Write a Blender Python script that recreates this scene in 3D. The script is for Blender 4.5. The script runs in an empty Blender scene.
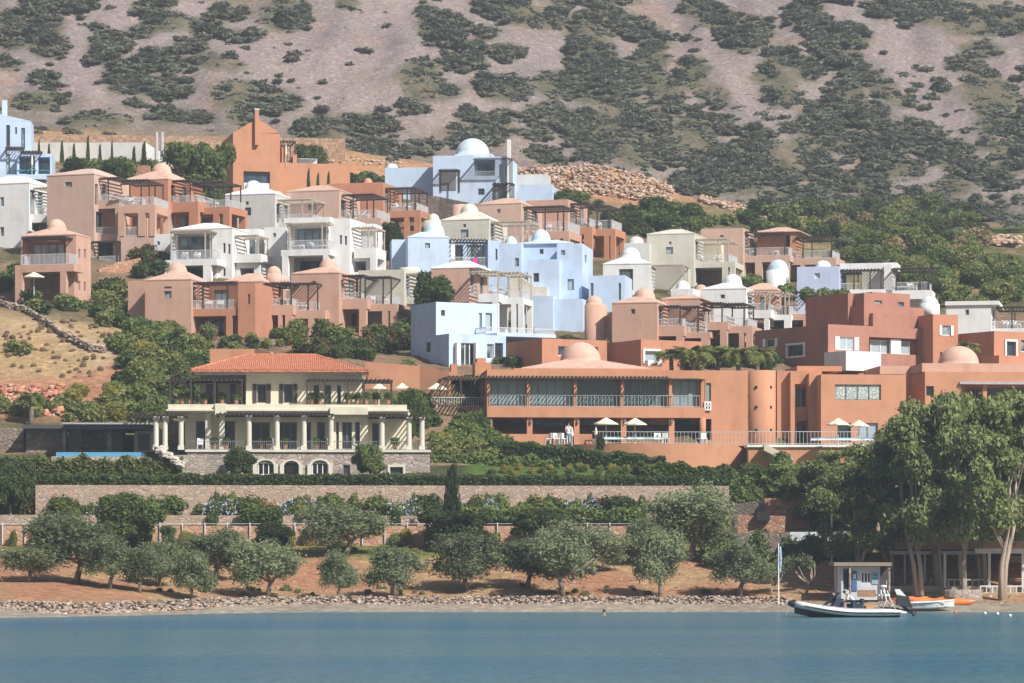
import bpy, math, random
import numpy as np
from mathutils import Vector, Matrix, noise
R = math.radians
F, H, YH = 3200.0, 4.0, 550.0           # focal length in pixels, eye height, horizon row
SC = bpy.context.scene
COL = SC.collection
rnd = random.Random(7)

def P(px, py, D):
    return Vector(((px-512)*D/F, D, H+(YH-py)*D/F))

# ------------------------------------------------------------------ materials
MATS = {}
def nodes(name):
    m = bpy.data.materials.new(name); m.use_nodes = True
    nt = m.node_tree; b = nt.nodes['Principled BSDF']
    return m, nt, b
def N(nt, typ, **kw):
    n = nt.nodes.new(typ)
    for k, v in kw.items():
        if k in ('operation', 'blend_type', 'data_type', 'attribute_name', 'noise_dimensions', 'feature'): setattr(n, k, v)
        else: n.inputs[k].default_value = v
    return n
def ramp(nt, fac, stops):
    r = nt.nodes.new('ShaderNodeValToRGB')
    e = r.color_ramp.elements
    e[0].position, e[0].color = stops[0][0], (*stops[0][1], 1)
    e[1].position, e[1].color = stops[-1][0], (*stops[-1][1], 1)
    for p, c in stops[1:-1]:
        q = e.new(p); q.color = (*c, 1)
    nt.links.new(fac, r.inputs[0])
    return r
def sc(c, k): return tuple(min(1, x*k) for x in c)
def stucco(name, c, rough=.9, var=.13, scale=.6, bump=.15):
    if name in MATS: return MATS[name]
    m, nt, b = nodes(name)
    tc = N(nt, 'ShaderNodeTexCoord')
    n1 = N(nt, 'ShaderNodeTexNoise', Scale=scale, Detail=6.0, Roughness=.65)
    nt.links.new(tc.outputs['Object'], n1.inputs['Vector'])
    mp = N(nt, 'ShaderNodeMapping'); mp.inputs['Scale'].default_value = (.8, .8, .3)
    nt.links.new(tc.outputs['Object'], mp.inputs[0])
    n2 = N(nt, 'ShaderNodeTexNoise', Scale=1.5, Detail=4.0)
    nt.links.new(mp.outputs[0], n2.inputs['Vector'])
    add = N(nt, 'ShaderNodeMath', operation='ADD')
    nt.links.new(n1.outputs[0], add.inputs[0]); nt.links.new(n2.outputs[0], add.inputs[1])
    mul = N(nt, 'ShaderNodeMath', operation='MULTIPLY'); mul.inputs[1].default_value = .5
    nt.links.new(add.outputs[0], mul.inputs[0])
    r = ramp(nt, mul.outputs[0], [(.3, sc(c, 1-var*1.6)), (.5, c), (.7, sc(c, 1+var*.7))])
    nt.links.new(r.outputs[0], b.inputs['Base Color'])
    b.inputs['Roughness'].default_value = rough; b.inputs['Specular IOR Level'].default_value = .25
    n3 = N(nt, 'ShaderNodeTexNoise', Scale=14.0, Detail=4.0)
    nt.links.new(tc.outputs['Object'], n3.inputs['Vector'])
    bp = N(nt, 'ShaderNodeBump', Strength=bump, Distance=.05)
    nt.links.new(n3.outputs[0], bp.inputs['Height']); nt.links.new(bp.outputs[0], b.inputs['Normal'])
    MATS[name] = m
    return m
def plain(name, c, rough=.6, metal=0.0):
    if name in MATS: return MATS[name]
    m, nt, b = nodes(name)
    tc = N(nt, 'ShaderNodeTexCoord')
    n1 = N(nt, 'ShaderNodeTexNoise', Scale=3.0, Detail=3.0)
    nt.links.new(tc.outputs['Object'], n1.inputs['Vector'])
    r = ramp(nt, n1.outputs[0], [(.3, sc(c, .86)), (.7, sc(c, 1.1))])
    nt.links.new(r.outputs[0], b.inputs['Base Color'])
    b.inputs['Roughness'].default_value = rough; b.inputs['Metallic'].default_value = metal
    MATS[name] = m
    return m
def glass(name, dark, light, p=.5):
    if name in MATS: return MATS[name]
    m, nt, b = nodes(name)
    oi = N(nt, 'ShaderNodeObjectInfo')
    tc = N(nt, 'ShaderNodeTexCoord')
    n1 = N(nt, 'ShaderNodeTexNoise', Scale=.9, Detail=1.0)
    nt.links.new(tc.outputs['Object'], n1.inputs['Vector'])
    ad = N(nt, 'ShaderNodeMath', operation='ADD')
    nt.links.new(oi.outputs['Random'], ad.inputs[0]); nt.links.new(n1.outputs[0], ad.inputs[1])
    ml = N(nt, 'ShaderNodeMath', operation='MULTIPLY'); ml.inputs[1].default_value = .5
    nt.links.new(ad.outputs[0], ml.inputs[0])
    r = ramp(nt, ml.outputs[0], [(p-.05, dark), (p+.12, light)])
    nt.links.new(r.outputs[0], b.inputs['Base Color'])
    b.inputs['Roughness'].default_value = .12
    MATS[name] = m
    return m
def stonemat(name, cols, mortar, scale=2.2, zs=1.7, bump=.6):
    if name in MATS: return MATS[name]
    m, nt, b = nodes(name)
    tc = N(nt, 'ShaderNodeTexCoord')
    mp = N(nt, 'ShaderNodeMapping'); mp.inputs['Scale'].default_value = (scale, scale, scale*zs)
    nt.links.new(tc.outputs['Object'], mp.inputs[0])
    v = N(nt, 'ShaderNodeTexVoronoi', Scale=1.0); nt.links.new(mp.outputs[0], v.inputs['Vector'])
    v2 = N(nt, 'ShaderNodeTexVoronoi', feature='DISTANCE_TO_EDGE', Scale=1.0); nt.links.new(mp.outputs[0], v2.inputs['Vector'])
    sp = N(nt, 'ShaderNodeSeparateColor'); nt.links.new(v.outputs['Color'], sp.inputs[0])
    st = [(i/max(1, len(cols)-1), c) for i, c in enumerate(cols)]
    r = ramp(nt, sp.outputs[0], st)
    mk = ramp(nt, v2.outputs['Distance'], [(.0, (0, 0, 0)), (.09, (1, 1, 1))])
    mx = N(nt, 'ShaderNodeMix', data_type='RGBA'); mx.inputs[6].default_value = (*mortar, 1)
    nt.links.new(mk.outputs[0], mx.inputs[0]); nt.links.new(r.outputs[0], mx.inputs[7])
    nt.links.new(mx.outputs[2], b.inputs['Base Color'])
    bp = N(nt, 'ShaderNodeBump', Strength=bump, Distance=.12)
    nt.links.new(mk.outputs[0], bp.inputs['Height']); nt.links.new(bp.outputs[0], b.inputs['Normal'])
    b.inputs['Roughness'].default_value = .95
    MATS[name] = m
    return m
def leafmat(name, dark, light, trans=.35):
    if name in MATS: return MATS[name]
    m, nt, b = nodes(name)
    g = N(nt, 'ShaderNodeNewGeometry'); oi = N(nt, 'ShaderNodeObjectInfo')
    tc = N(nt, 'ShaderNodeTexCoord')
    n1 = N(nt, 'ShaderNodeTexNoise', Scale=1.6, Detail=3.0)
    nt.links.new(tc.outputs['Object'], n1.inputs['Vector'])
    a = N(nt, 'ShaderNodeMath', operation='ADD'); c = N(nt, 'ShaderNodeMath', operation='ADD')
    nt.links.new(g.outputs['Random Per Island'], a.inputs[0]); nt.links.new(oi.outputs['Random'], a.inputs[1])
    nt.links.new(a.outputs[0], c.inputs[0]); nt.links.new(n1.outputs[0], c.inputs[1])
    d = N(nt, 'ShaderNodeMath', operation='MULTIPLY'); d.inputs[1].default_value = .3333
    nt.links.new(c.outputs[0], d.inputs[0])
    r = ramp(nt, d.outputs[0], [(.2, dark), (.8, light)])
    nt.links.new(r.outputs[0], b.inputs['Base Color'])
    b.inputs['Roughness'].default_value = .7; b.inputs['Specular IOR Level'].default_value = .15
    t = N(nt, 'ShaderNodeBsdfTranslucent'); nt.links.new(r.outputs[0], t.inputs[0])
    ms = N(nt, 'ShaderNodeMixShader'); ms.inputs[0].default_value = trans
    nt.links.new(b.outputs[0], ms.inputs[1]); nt.links.new(t.outputs[0], ms.inputs[2])
    nt.links.new(ms.outputs[0], nt.nodes['Material Output'].inputs['Surface'])
    MATS[name] = m
    return m

W = {}
def wallcol(key, c):
    W[key] = stucco('stucco_'+key, c)
    W[key+'_roof'] = stucco('roof_render_'+key, tuple(min(.70, x*1.0+.06) for x in c), var=.16, scale=1.5)
wallcol('pink', (.51, .315, .24))
wallcol('terra', (.455, .215, .135))
wallcol('orange', (.48, .235, .14))
wallcol('maroon', (.36, .175, .13))
wallcol('blue', (.47, .58, .735))
wallcol('lav', (.44, .50, .67))
wallcol('white', (.70, .70, .69))
wallcol('cream', (.55, .525, .45))
wallcol('grey', (.52, .52, .50))
wallcol('pale', (.51, .355, .285))
wallcol('ivory', (.66, .61, .46))
G1 = glass('window_glass', (.03, .05, .06), (.33, .40, .44), .42)  # pale tone stands for curtains and painted-in sky reflections
G2 = glass('hotel_glass', (.07, .11, .12), (.22, .30, .32), .45)
GD = glass('dark_glass', (.012, .015, .018), (.05, .06, .065), .55)
MDARK = plain('dark_timber', (.045, .028, .026), .7)
MBEIGE = plain('beige_timber', (.42, .36, .29), .7)
MWHITE = plain('white_paint', (.74, .74, .73), .5)
MFRAME = plain('grey_frame', (.16, .16, .17), .5)
MRAIL = plain('steel_rail', (.60, .62, .64), .45, 0)
MSHUT = plain('brown_shutter', (.05, .03, .03), .6)
CLOTH = plain('cream_canvas', (.72, .66, .52), .9)
STONE = stonemat('villa_stone', [(.30, .24, .19), (.42, .36, .31), (.24, .20, .18), (.50, .42, .34)], (.36, .32, .28))
STONEP = stonemat('pink_stone', [(.40, .26, .18), (.52, .41, .32), (.34, .26, .21), (.50, .34, .24)], (.43, .34, .27), scale=3.2)
STONEO = stonemat('orange_stone', [(.44, .20, .12), (.50, .28, .18), (.36, .16, .10), (.52, .36, .26)], (.35, .22, .16), scale=2.6)
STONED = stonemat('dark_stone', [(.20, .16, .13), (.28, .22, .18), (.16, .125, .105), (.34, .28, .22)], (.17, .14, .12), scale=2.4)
BARK = stonemat('bark', [(.20, .16, .13), (.30, .25, .21), (.14, .11, .09)], (.12, .1, .08), scale=5, zs=.3)
BARKL = stonemat('pale_bark', [(.34, .26, .20), (.46, .38, .31), (.26, .19, .15)], (.22, .17, .13), scale=4, zs=.3)

# ------------------------------------------------------------------ mesh builder
class MB:
    def __init__(s): s.v = []; s.f = []; s.smooth = False
    def add(s, vs, fs):
        o = len(s.v); s.v += [tuple(v) for v in vs]; s.f += [tuple(i+o for i in f) for f in fs]
        return s
    def quad(s, a, b, c, d): return s.add([a, b, c, d], [(0, 1, 2, 3)])
    def box(s, x0, x1, y0, y1, z0, z1, skip=''):
        v = [(x0, y0, z0), (x1, y0, z0), (x1, y1, z0), (x0, y1, z0), (x0, y0, z1), (x1, y0, z1), (x1, y1, z1), (x0, y1, z1)]
        f = {'F': (0, 1, 5, 4), 'R': (1, 2, 6, 5), 'B': (2, 3, 7, 6), 'L': (3, 0, 4, 7), 'T': (4, 5, 6, 7), 'D': (3, 2, 1, 0)}
        return s.add(v, [q for k, q in f.items() if k not in skip])
    def grid(s, u0, u1, z0, z1, holes, pt):
        us = sorted({u0, u1, *[q for h in holes for q in h[:2]]}); zs = sorted({z0, z1, *[q for h in holes for q in h[2:4]]})
        idx = {}
        vs = []
        for i, u in enumerate(us):
            for j, z in enumerate(zs): idx[i, j] = len(vs); vs.append(pt(u, z, 0))
        fs = []
        for i in range(len(us)-1):
            for j in range(len(zs)-1):
                cu, cz = (us[i]+us[i+1])/2, (zs[j]+zs[j+1])/2
                if any(h[0] < cu < h[1] and h[2] < cz < h[3] for h in holes): continue
                fs.append((idx[i, j], idx[i+1, j], idx[i+1, j+1], idx[i, j+1]))
        s.add(vs, fs)
        for h in holes:
            a, b, c, d, dp = h[:5]
            o = [pt(a, c, 0), pt(b, c, 0), pt(b, d, 0), pt(a, d, 0)]; q = [pt(a, c, dp), pt(b, c, dp), pt(b, d, dp), pt(a, d, dp)]
            s.add(o+q, [(0, 4, 5, 1), (1, 5, 6, 2), (2, 6, 7, 3), (3, 7, 4, 0), (4, 7, 6, 5)])
    def tube(s, pts, rad, n=7):
        pts = [Vector(p) for p in pts]
        vs = []; fs = []
        for i, p in enumerate(pts):
            t = (pts[min(i+1, len(pts)-1)]-pts[max(i-1, 0)]).normalized()
            a = t.orthogonal().normalized() if i == 0 else (a - t*a.dot(t)).normalized()
            b = t.cross(a)
            for k in range(n):
                an = 2*math.pi*k/n
                vs.append(p+(a*math.cos(an)+b*math.sin(an))*rad[i])
        for i in range(len(pts)-1):
            for k in range(n):
                fs.append((i*n+k, i*n+(k+1) % n, (i+1)*n+(k+1) % n, (i+1)*n+k))
        fs.append(tuple(range(n))[::-1]); fs.append(tuple(range((len(pts)-1)*n, len(pts)*n)))
        return s.add(vs, fs)
    def lathe(s, prof, n=24, c=(0, 0, 0), sx=1, sy=1):
        vs = []; fs = []
        for r, z in prof:
            for k in range(n):
                an = 2*math.pi*k/n; vs.append((c[0]+r*sx*math.cos(an), c[1]+r*sy*math.sin(an), c[2]+z))
        for i in range(len(prof)-1):
            for k in range(n):
                fs.append((i*n+k, i*n+(k+1) % n, (i+1)*n+(k+1) % n, (i+1)*n+k))
        fs.append(tuple(range((len(prof)-1)*n, len(prof)*n))); fs.append(tuple(range(n))[::-1])
        return s.add(vs, fs)
    def mesh(s, name, mat, smooth=False, angle=None):
        me = bpy.data.meshes.new(name); me.from_pydata(s.v, [], s.f); me.update()
        if mat: me.materials.append(mat)
        if smooth or s.smooth: me.polygons.foreach_set('use_smooth', [True]*len(me.polygons))
        return me
    def build(s, name, mat, parent=None, smooth=False, loc=None):
        o = bpy.data.objects.new(name, s.mesh(name, mat, smooth)); COL.objects.link(o)
        if parent: o.parent = parent
        if loc is not None: o.location = loc
        return o
def tag(o, label=None, cat=None, group=None, kind=None):
    if label: o['label'] = label
    if cat: o['category'] = cat
    if group: o['group'] = group
    if kind: o['kind'] = kind
    return o
def empty(name, loc, rz=0, label=None, cat=None, group=None):
    o = bpy.data.objects.new(name, None); COL.objects.link(o); o.location = loc; o.rotation_euler = (0, 0, rz)
    o.empty_display_size = .5
    return tag(o, label, cat, group)
def dup(root, loc, rz=0, s=(1, 1, 1), label=None, group=None):
    r = root.copy(); COL.objects.link(r); r.location = loc; r.rotation_euler = (0, 0, rz); r.scale = s
    if label: r['label'] = label
    if group: r['group'] = group
    for ch in root.children:
        c = ch.copy(); COL.objects.link(c); c.parent = r
        for g in ch.children:
            d = g.copy(); COL.objects.link(d); d.parent = c
    return r

# ------------------------------------------------------------------ building kit
FOOT = []      # footprints: (inverse matrix, x0, x1, y0, y1)
BASES = []     # terrain control points from buildings
class Bld:
    def __init__(s, name, label, cat, px, py, D, phi, col, group=None, ctl=True):
        s.o = P(px, py, D); s.phi = R(phi); s.D = D
        s.root = empty(name, s.o, s.phi, label, cat, group)
        s.col = col; s.parts = {}; s.inv = Matrix.Rotation(-s.phi, 3, 'Z')
        s.wl = W[col] if isinstance(col, str) else col
        s.rf = W[col+'_roof'] if isinstance(col, str) else col
        s.ctl = ctl; s.done = False; s.rs = random.Random(int(px*31+py))
        s.M = Matrix.Translation(s.o) @ Matrix.Rotation(s.phi, 4, 'Z')
    def ray(s, px, py):
        c = s.inv @ (Vector((0, 0, H))-s.o); d = s.inv @ Vector(((px-512)/F, 1, (YH-py)/F))
        return c, d
    def loc(s, px, py, y=0.):
        c, d = s.ray(px, py); t = (y-c.y)/d.y; q = c+d*t; return q.x, q.z
    def locs(s, px, py, x):
        c, d = s.ray(px, py); t = (x-c.x)/d.x; q = c+d*t; return q.y, q.z
    def mb(s, key, mat=None, sub=None):
        mat = mat or s.wl; key = key+'|'+mat.name
        if key not in s.parts: s.parts[key] = (MB(), mat)
        return s.parts[key][0]
    def rect(s, l, r, t, b, y):
        x0, _ = s.loc(l, t, y); x1, _ = s.loc(r, t, y); m = (l+r)/2
        z1 = s.loc(m, t, y)[1]; z0 = s.loc(m, b, y)[1] if b is not None else -5.
        return x0, x1, z0, z1
    def blk(s, l, r, t, b=None, y=0., d=8., part='wall', mat=None, ops=(), back=True):
        x0, x1, z0, z1 = s.rect(l, r, t, b, y); y1 = y+d
        if part != 'wall': s.n = getattr(s, 'n', 0)+1; part = part+'|'+str(s.n)
        m = s.mb(part, mat)
        hf, hr, hl = [], [], []
        for op in ops:
            k, a, bb, tt, bt = op[:5]; o = dict(op[5]) if len(op) > 5 else {}
            side = 'F'
            if k[0] in 'RL' and len(k) > 1: side = k[0]; k = k[1:]
            if side == 'F':
                u0 = s.loc(a, tt, y)[0]; u1 = s.loc(bb, tt, y)[0]; mm = (a+bb)/2; v1 = s.loc(mm, tt, y)[1]; v0 = s.loc(mm, bt, y)[1]; lo, hi = x0, x1
            else:
                xx = x1 if side == 'R' else x0
                u0 = s.locs(a, tt, xx)[0]; u1 = s.locs(bb, tt, xx)[0]; mm = (a+bb)/2; v1 = s.locs(mm, tt, xx)[1]; v0 = s.locs(mm, bt, xx)[1]; lo, hi = y, y1
            u0, u1 = min(u0, u1), max(u0, u1)
            u0, u1 = max(u0, lo+.08), min(u1, hi-.08); v0, v1 = max(v0, z0+.05), min(v1, z1-.08)
            if u1-u0 < .15 or v1-v0 < .15: continue
            dp = o.get('dp', {'w': .2, 'd': .25, 'o': 2.5}[k])
            h = (u0, u1, v0, v1, dp)
            if side == 'F': hf.append(h); pt = lambda u, z, q, y=y: (u, y+q, z)
            elif side == 'R': hr.append(h); pt = lambda u, z, q, x=x1: (x-q, u, z)
            else: hl.append(h); pt = lambda u, z, q, x=x0: (x+q, u, z)
            if k in 'wd': s.win(pt, u0, u1, v0, v1, dp, o, side)
            elif k == 'o' and o.get('door', 1):
                n = o.get('n', 1); w = (u1-u0)
                e = .12*w
                s.win(pt, u0+e, u1-e, v0+.02, v0+(v1-v0)*.86, dp-.03, o, side)
        m.grid(x0, x1, z0, z1, hf, lambda u, z, q: (u, y+q, z))
        m.grid(y, y1, z0, z1, hr, lambda u, z, q: (x1-q, u, z))
        m.grid(y, y1, z0, z1, hl, lambda u, z, q: (x0+q, u, z))
        m.add([(x0, y, z1), (x1, y, z1), (x1, y1, z1), (x0, y1, z1), (x0, y1, z0), (x1, y1, z0), (x1, y, z0), (x0, y, z0)], [(0, 1, 2, 3), (3, 2, 5, 4), (4, 5, 6, 7)])
        FOOT.append((s.M.inverted(), x0-.5, x1+.5, y-.5, y1+.5))
        if s.ctl and b is None and not s.done:
            s.done = True
            for q in (x0, x1):
                BASES.append(s.M @ Vector((q, y-1., 0)))
            BASES.append(s.M @ Vector(((x0+x1)/2, y+d*.8, .8)))
        return x0, x1, y, y1, z0, z1
    def win(s, pt, u0, u1, v0, v1, dp, o, side='F'):
        fm = o.get('frame', MFRAME); gm = o.get('glass', G1)
        t = .07; m = MB()
        def bar(a, b, c, d):
            q = [pt(a, c, dp-.09), pt(b, c, dp-.09), pt(b, d, dp-.09), pt(a, d, dp-.09), pt(a, c, dp-.02), pt(b, c, dp-.02), pt(b, d, dp-.02), pt(a, d, dp-.02)]
            m.add(q, [(0, 1, 2, 3), (0, 4, 5, 1), (1, 5, 6, 2), (2, 6, 7, 3), (3, 7, 4, 0)])
        bar(u0, u0+t, v0, v1); bar(u1-t, u1, v0, v1); bar(u0+t, u1-t, v0, v0+t); bar(u0+t, u1-t, v1-t, v1)
        n = o.get('n', max(1, round((u1-u0)/1.0)))
        for i in range(1, n):
            c = u0+(u1-u0)*i/n; bar(c-t/2, c+t/2, v0+t, v1-t)
        w = m.build('window', fm, s.root)
        g = MB().quad(pt(u0, v0, dp-.03), pt(u1, v0, dp-.03), pt(u1, v1, dp-.03), pt(u0, v1, dp-.03)).build('pane', gm, w)
        sh = o.get('shut')
        if sh:
            sw = (u1-u0)*o.get('sw', .5)
            for a, b in ((u0-sw-.02, u0-.02), (u1+.02, u1+sw+.02)):
                q = [pt(a, v0, -.07), pt(b, v0, -.07), pt(b, v1, -.07), pt(a, v1, -.07), pt(a, v0, -.01), pt(b, v0, -.01), pt(b, v1, -.01), pt(a, v1, -.01)]
                MB().add(q, [(0, 1, 2, 3), (0, 4, 5, 1), (1, 5, 6, 2), (2, 6, 7, 3), (3, 7, 4, 0)]).build('shutter', sh, s.root)
        if o.get('surround'):
            a, b, c, d = u0-.18, u1+.18, v0-.15, v1+.18; m2 = MB()
            for (e, f_, g_, h) in ((a, u0, c, d), (u1, b, c, d), (u0, u1, c, v0), (u0, u1, v1, d)):
                q = [pt(e, g_, -.12), pt(f_, g_, -.12), pt(f_, h, -.12), pt(e, h, -.12), pt(e, g_, -.005), pt(f_, g_, -.005), pt(f_, h, -.005), pt(e, h, -.005)]
                m2.add(q, [(0, 1, 2, 3), (0, 4, 5, 1), (1, 5, 6, 2), (2, 6, 7, 3), (3, 7, 4, 0)])
            m2.build('surround', o['surround'], w)
    def roof(s, l, r, pe, pa, y=0., d=8., mat=None, ax=None, over=.04, th=.07):
        x0, x1, _, ze = s.rect(l, r, pe, None, y); cx = (x0+x1)/2
        za = s.loc((l+r)/2 if ax is None else ax, pa, y+d/2)[1]
        if ax is not None: cx = s.loc(ax, pa, y+d/2)[0]
        za = max(za, ze+.3)
        x0 -= over; x1 += over; y0 = y-over; y1 = y+d+over
        k = min(x1-x0, y1-y0)*.12
        m = MB()
        m.box(x0, x1, y0, y1, ze-.02, ze+th, 'T')
        zt = ze+th; c = (cx, (y0+y1)/2)
        v = [(x0, y0, zt), (x1, y0, zt), (x1, y1, zt), (x0, y1, zt)]
        w_ = [(c[0]-k, c[1]-k, za), (c[0]+k, c[1]-k, za), (c[0]+k, c[1]+k, za), (c[0]-k, c[1]+k, za)]
        m.add(v+w_, [(0, 1, 5, 4), (1, 2, 6, 5), (2, 3, 7, 6), (3, 0, 4, 7), (4, 5, 6, 7)])
        return m.build('roof', mat or s.rf, s.root)
    def dome(s, px, pt_, pb, r, y=4., drum=1.2, mat=None, par=None):
        x, zt = s.loc(px, pt_, y); _, zb = s.loc(px, pb, y); rr = r*(s.D+y)/F
        h = zt-zb
        m = MB(); n = 10
        prof = [(rr*1.02, -drum), (rr*1.02, 0)]+[(rr*math.cos(a), h*math.sin(a)) for a in [math.pi/2*i/n for i in range(0, n)]]+[(.02, h)]
        m.lathe(prof, 28, (x, y, zb))
        return m.build('dome', mat or s.rf, s.root, smooth=True)
    def turret(s, l, r, t, b, y, mat=None):
        x0, x1, z0, z1 = s.rect(l, r, t, b, y); rr = (x1-x0)/2
        s.n = getattr(s, 'n', 0)+1
        s.mb('turret|'+str(s.n), mat or s.wl).lathe([(rr, z0), (rr, z1)], 24, ((x0+x1)/2, y+rr, 0))
    def balc(s, l, r, t, b, y=.8, d=4.5, pil=(), low=None, mat=None, sl=.28, pw=.0, lp=None, open_top=False):
        """terrace: slab with parapet; pil = pixel spans of pillars below"""
        x0, x1, z0, z1 = s.rect(l, r, t, b, y); s.n = getattr(s, 'n', 0)+1; m = s.mb('balcony|'+str(s.n), mat); w = .18
        m.box(x0, x1, y, y+d, z0, z0+sl)
        if z1 > z0+sl+.08:
            m.box(x0, x1, y-.004, y+w, z0+sl-.02, z1); m.box(x1-w, x1+.004, y+w, y+d, z0+sl-.02, z1); m.box(x0-.004, x0+w, y+w, y+d, z0+sl-.02, z1)
        FOOT.append((s.M.inverted(), x0-.3, x1+.3, y-.3, y+d+.3))
        for a, c in pil:
            p0 = s.loc(a, b, y)[0]; p1 = s.loc(c, b, y)[0]
            zz = -5. if low is None else s.loc(a, low, y)[1]
            wd = min(p1-p0, .55)
            m.box(p0+.003, p1-.003, y+.006, y+wd, zz, z0+.02)
            m.box(p0+.003, p1-.003, y+d-wd, y+d-.006, zz, z0+.02)
        if lp:   # rear wall beneath
            pass
        return x0, x1, z0, z0+sl, z1
    def rail(s, l, r, t, b, y=.8, d=4.5, sides='R', mat=None, step=.13, glassy=False):
        x0, x1, z0, z1 = s.rect(l, r, t, b, y); y += .08
        x1 -= .08; x0 += .02
        m = MB(); bw = .014
        segs = [((x0, y), (x1, y))]
        if 'R' in sides: segs.append(((x1, y), (x1, y+d-.2)))
        if 'L' in sides: segs.append(((x0, y), (x0, y+d-.2)))
        for (ax, ay), (bx, by) in segs:
            L = math.hypot(bx-ax, by-ay); n = max(2, int(L/step))
            if abs(by-ay) < 1e-6:
                m.box(ax, bx, ay-.025, ay+.025, z1-.05, z1); m.box(ax, bx, ay-.02, ay+.02, z0+.04, z0+.08)
            else:
                m.box(ax-.025, ax+.025, ay, by, z1-.05, z1-.001); m.box(ax-.02, ax+.02, ay, by, z0+.041, z0+.08)
            for i in range(n+1):
                x = ax+(bx-ax)*i/n; yy = ay+(by-ay)*i/n
                m.box(x-bw, x+bw, yy-bw, yy+bw, z0-.1, z1-.02)
        return m.build('railing', mat or MRAIL, s.root)
    def perg(s, l, r, t, y=.8, d=4.5, posts=(), pb=None, mat=None, th=.16, slats=True, posty=None):
        mat = mat or MDARK
        x0, x1, _, z1 = s.rect(l, r, t, None, y); m = MB()
        for yy in (y, y+d-.12): m.box(x0, x1, yy, yy+.12, z1-th, z1)
        for xx in (x0, x1-.12): m.box(xx, xx+.12, y+.12, y+d-.12, z1-th+.001, z1-.001)
        n = max(2, int((x1-x0)/.32))
        for i in range(1, n):
            x = x0+(x1-x0)*i/n; m.box(x-.04, x+.04, y-.15, y+d+.05, z1+.002, z1+.09)
        for p in posts:
            x = s.loc(p, t, y)[0]; zb = s.loc(p, pb, y)[1] if pb is not None else -4
            m.box(x-.06, x+.06, y+.005, y+.125, zb, z1-.01)
            m.box(x-.055, x+.055, y+d-.125, y+d-.005, zb, z1-.01)
        return m.build('pergola', mat, s.root)
    def prism(s, pts, y, d, part='wall', mat=None):
        """pts: pixel outline on the plane y, extruded by d"""
        q = [s.loc(a, b, y) for a, b in pts]; n = len(q)
        v = [(x, y, z) for x, z in q]+[(x, y+d, z) for x, z in q]
        f = [tuple(range(n)), tuple(range(n, 2*n))[::-1]]+[(i, i+n, (i+1) % n+n, (i+1) % n) for i in range(n)]
        s.mb(part, mat).add(v, f)
    def fin(s):
        for k, (m, mat) in s.parts.items():
            o = m.build(k.split('|')[0], mat, s.root)
            if k.startswith('turret'): o.data.polygons.foreach_set('use_smooth', [len(p.vertices) == 4 for p in o.data.polygons])
        return s.root
    def at(s, px, py, y): x, z = s.loc(px, py, y); return s.M @ Vector((x, y, z))
EXPO, DENS = 0.52, 0.00030
SHW = dict(shut=MWHITE, sw=.3, frame=MWHITE)
TER = 'terraced holiday houses on the hillside'
def furn_spots(b, lst, y, lvl_py):  # remember lounger places on a terrace
    for px in lst: LOUNGE.append((b.at(px, lvl_py, y), b.phi))
LOUNGE = []
# ---------- far left
b = Bld('blue_house', 'tall pale blue house with a thin chimney at the left edge of the photo', 'house', 0, 176, 365, 4, 'blue')
b.blk(-30, 31, 121, None, 0, 4, ops=[('w', 6, 10, 125, 147), ('w', 15, 17, 127, 134), ('w', 21, 25, 128, 149), ('d', 6, 10, 154, 172), ('w', -12, -8, 126, 146)])
b.prism([(-30, 107.5), (31, 121), (-30, 121)], .003, 3.99)
b.blk(2, 7, 100, 118, 2, .6, 'chimney')
b.blk(17, 52, 153.5, None, -2.6, 5.2, ops=[('o', 19, 35, 156, 174, dict(dp=2.2, n=3)), ('o', 38, 50, 157, 174, dict(dp=2.2))])
b.perg(5, 24, 147, -1.2, 1.2, (6,), 152); b.perg(20, 42, 151, -3.6, 1.0, (), 152)
b.balc(-20, 46, 174.5, 179, -4.5, 2, mat=W['blue'])
furn_spots(b, (23, 32, 42), -2.2, 173.5)
b.fin()
b = Bld('white_house', 'white house with a beige terrace frame at the left edge below the blue house', 'house', 0, 245, 338, -18, 'white')
b.blk(-28, 29, 184, None, 0, 8, ops=[('w', 0, 4, 197, 206), ('w', 0, 4, 227, 236), ('Rd', 30, 35, 190, 214), ('Rd', 38, 43, 192, 214), ('Rd', 32, 40, 221, 231)])
b.roof(-28, 29, 184, 177.5, 0, 8)
b.balc(29, 78, 214, 222, .8, 4.6, pil=((72, 78),)); b.rail(29, 77, 205, 214.5, .8, 4.6)
b.perg(30, 72, 187.5, .9, 4.2, (62, 71), 214, MBEIGE)
furn_spots(b, (52, 58), 3, 213); b.fin()
b = Bld('pink_house', 'tall pale pink house with stacked terraces right of the white house at the left edge', 'house', 47, 262, 330, -20, 'pale')
b.blk(47, 94, 175, None, 0, 9, ops=[('w', 65, 72, 182, 187), ('Rd', 95, 98, 184, 205), ('Rd', 102, 107, 184, 205), ('Rd', 96, 103, 212, 233, dict(glass=GD)), ('Rd', 98, 106, 245, 262)])
b.roof(47, 94, 175, 170.5, 0, 9)
b.balc(94, 122, 200, 208.5, .9, 6, pil=((115, 122),), low=237); b.rail(94, 121, 194, 201, .9, 6)
b.perg(95, 120, 178, 1, 5, (108,), 201)
b.blk(94, 124, 234, None, .9, 6, part='wall', ops=[('o', 96, 113, 243, 262, dict(glass=GD)), ('o', 96, 113, 275, 298, dict(glass=GD))])
b.rail(94, 114, 227, 235, .9, 4.5)
b.rail(92, 118, 256, 264, -.3, 1.2); b.perg(90, 118, 241.5, -.3, 1.4, (98, 117), 264); b.balc(90, 120, 262.5, 273.5, -.4, 1.6, pil=((112, 120),)); b.fin()
b = Bld('terrace_house', 'pink two storey terrace unit with white chairs beside the orange domed house', 'house', 121, 252, 326, -12, 'pink')
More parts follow.
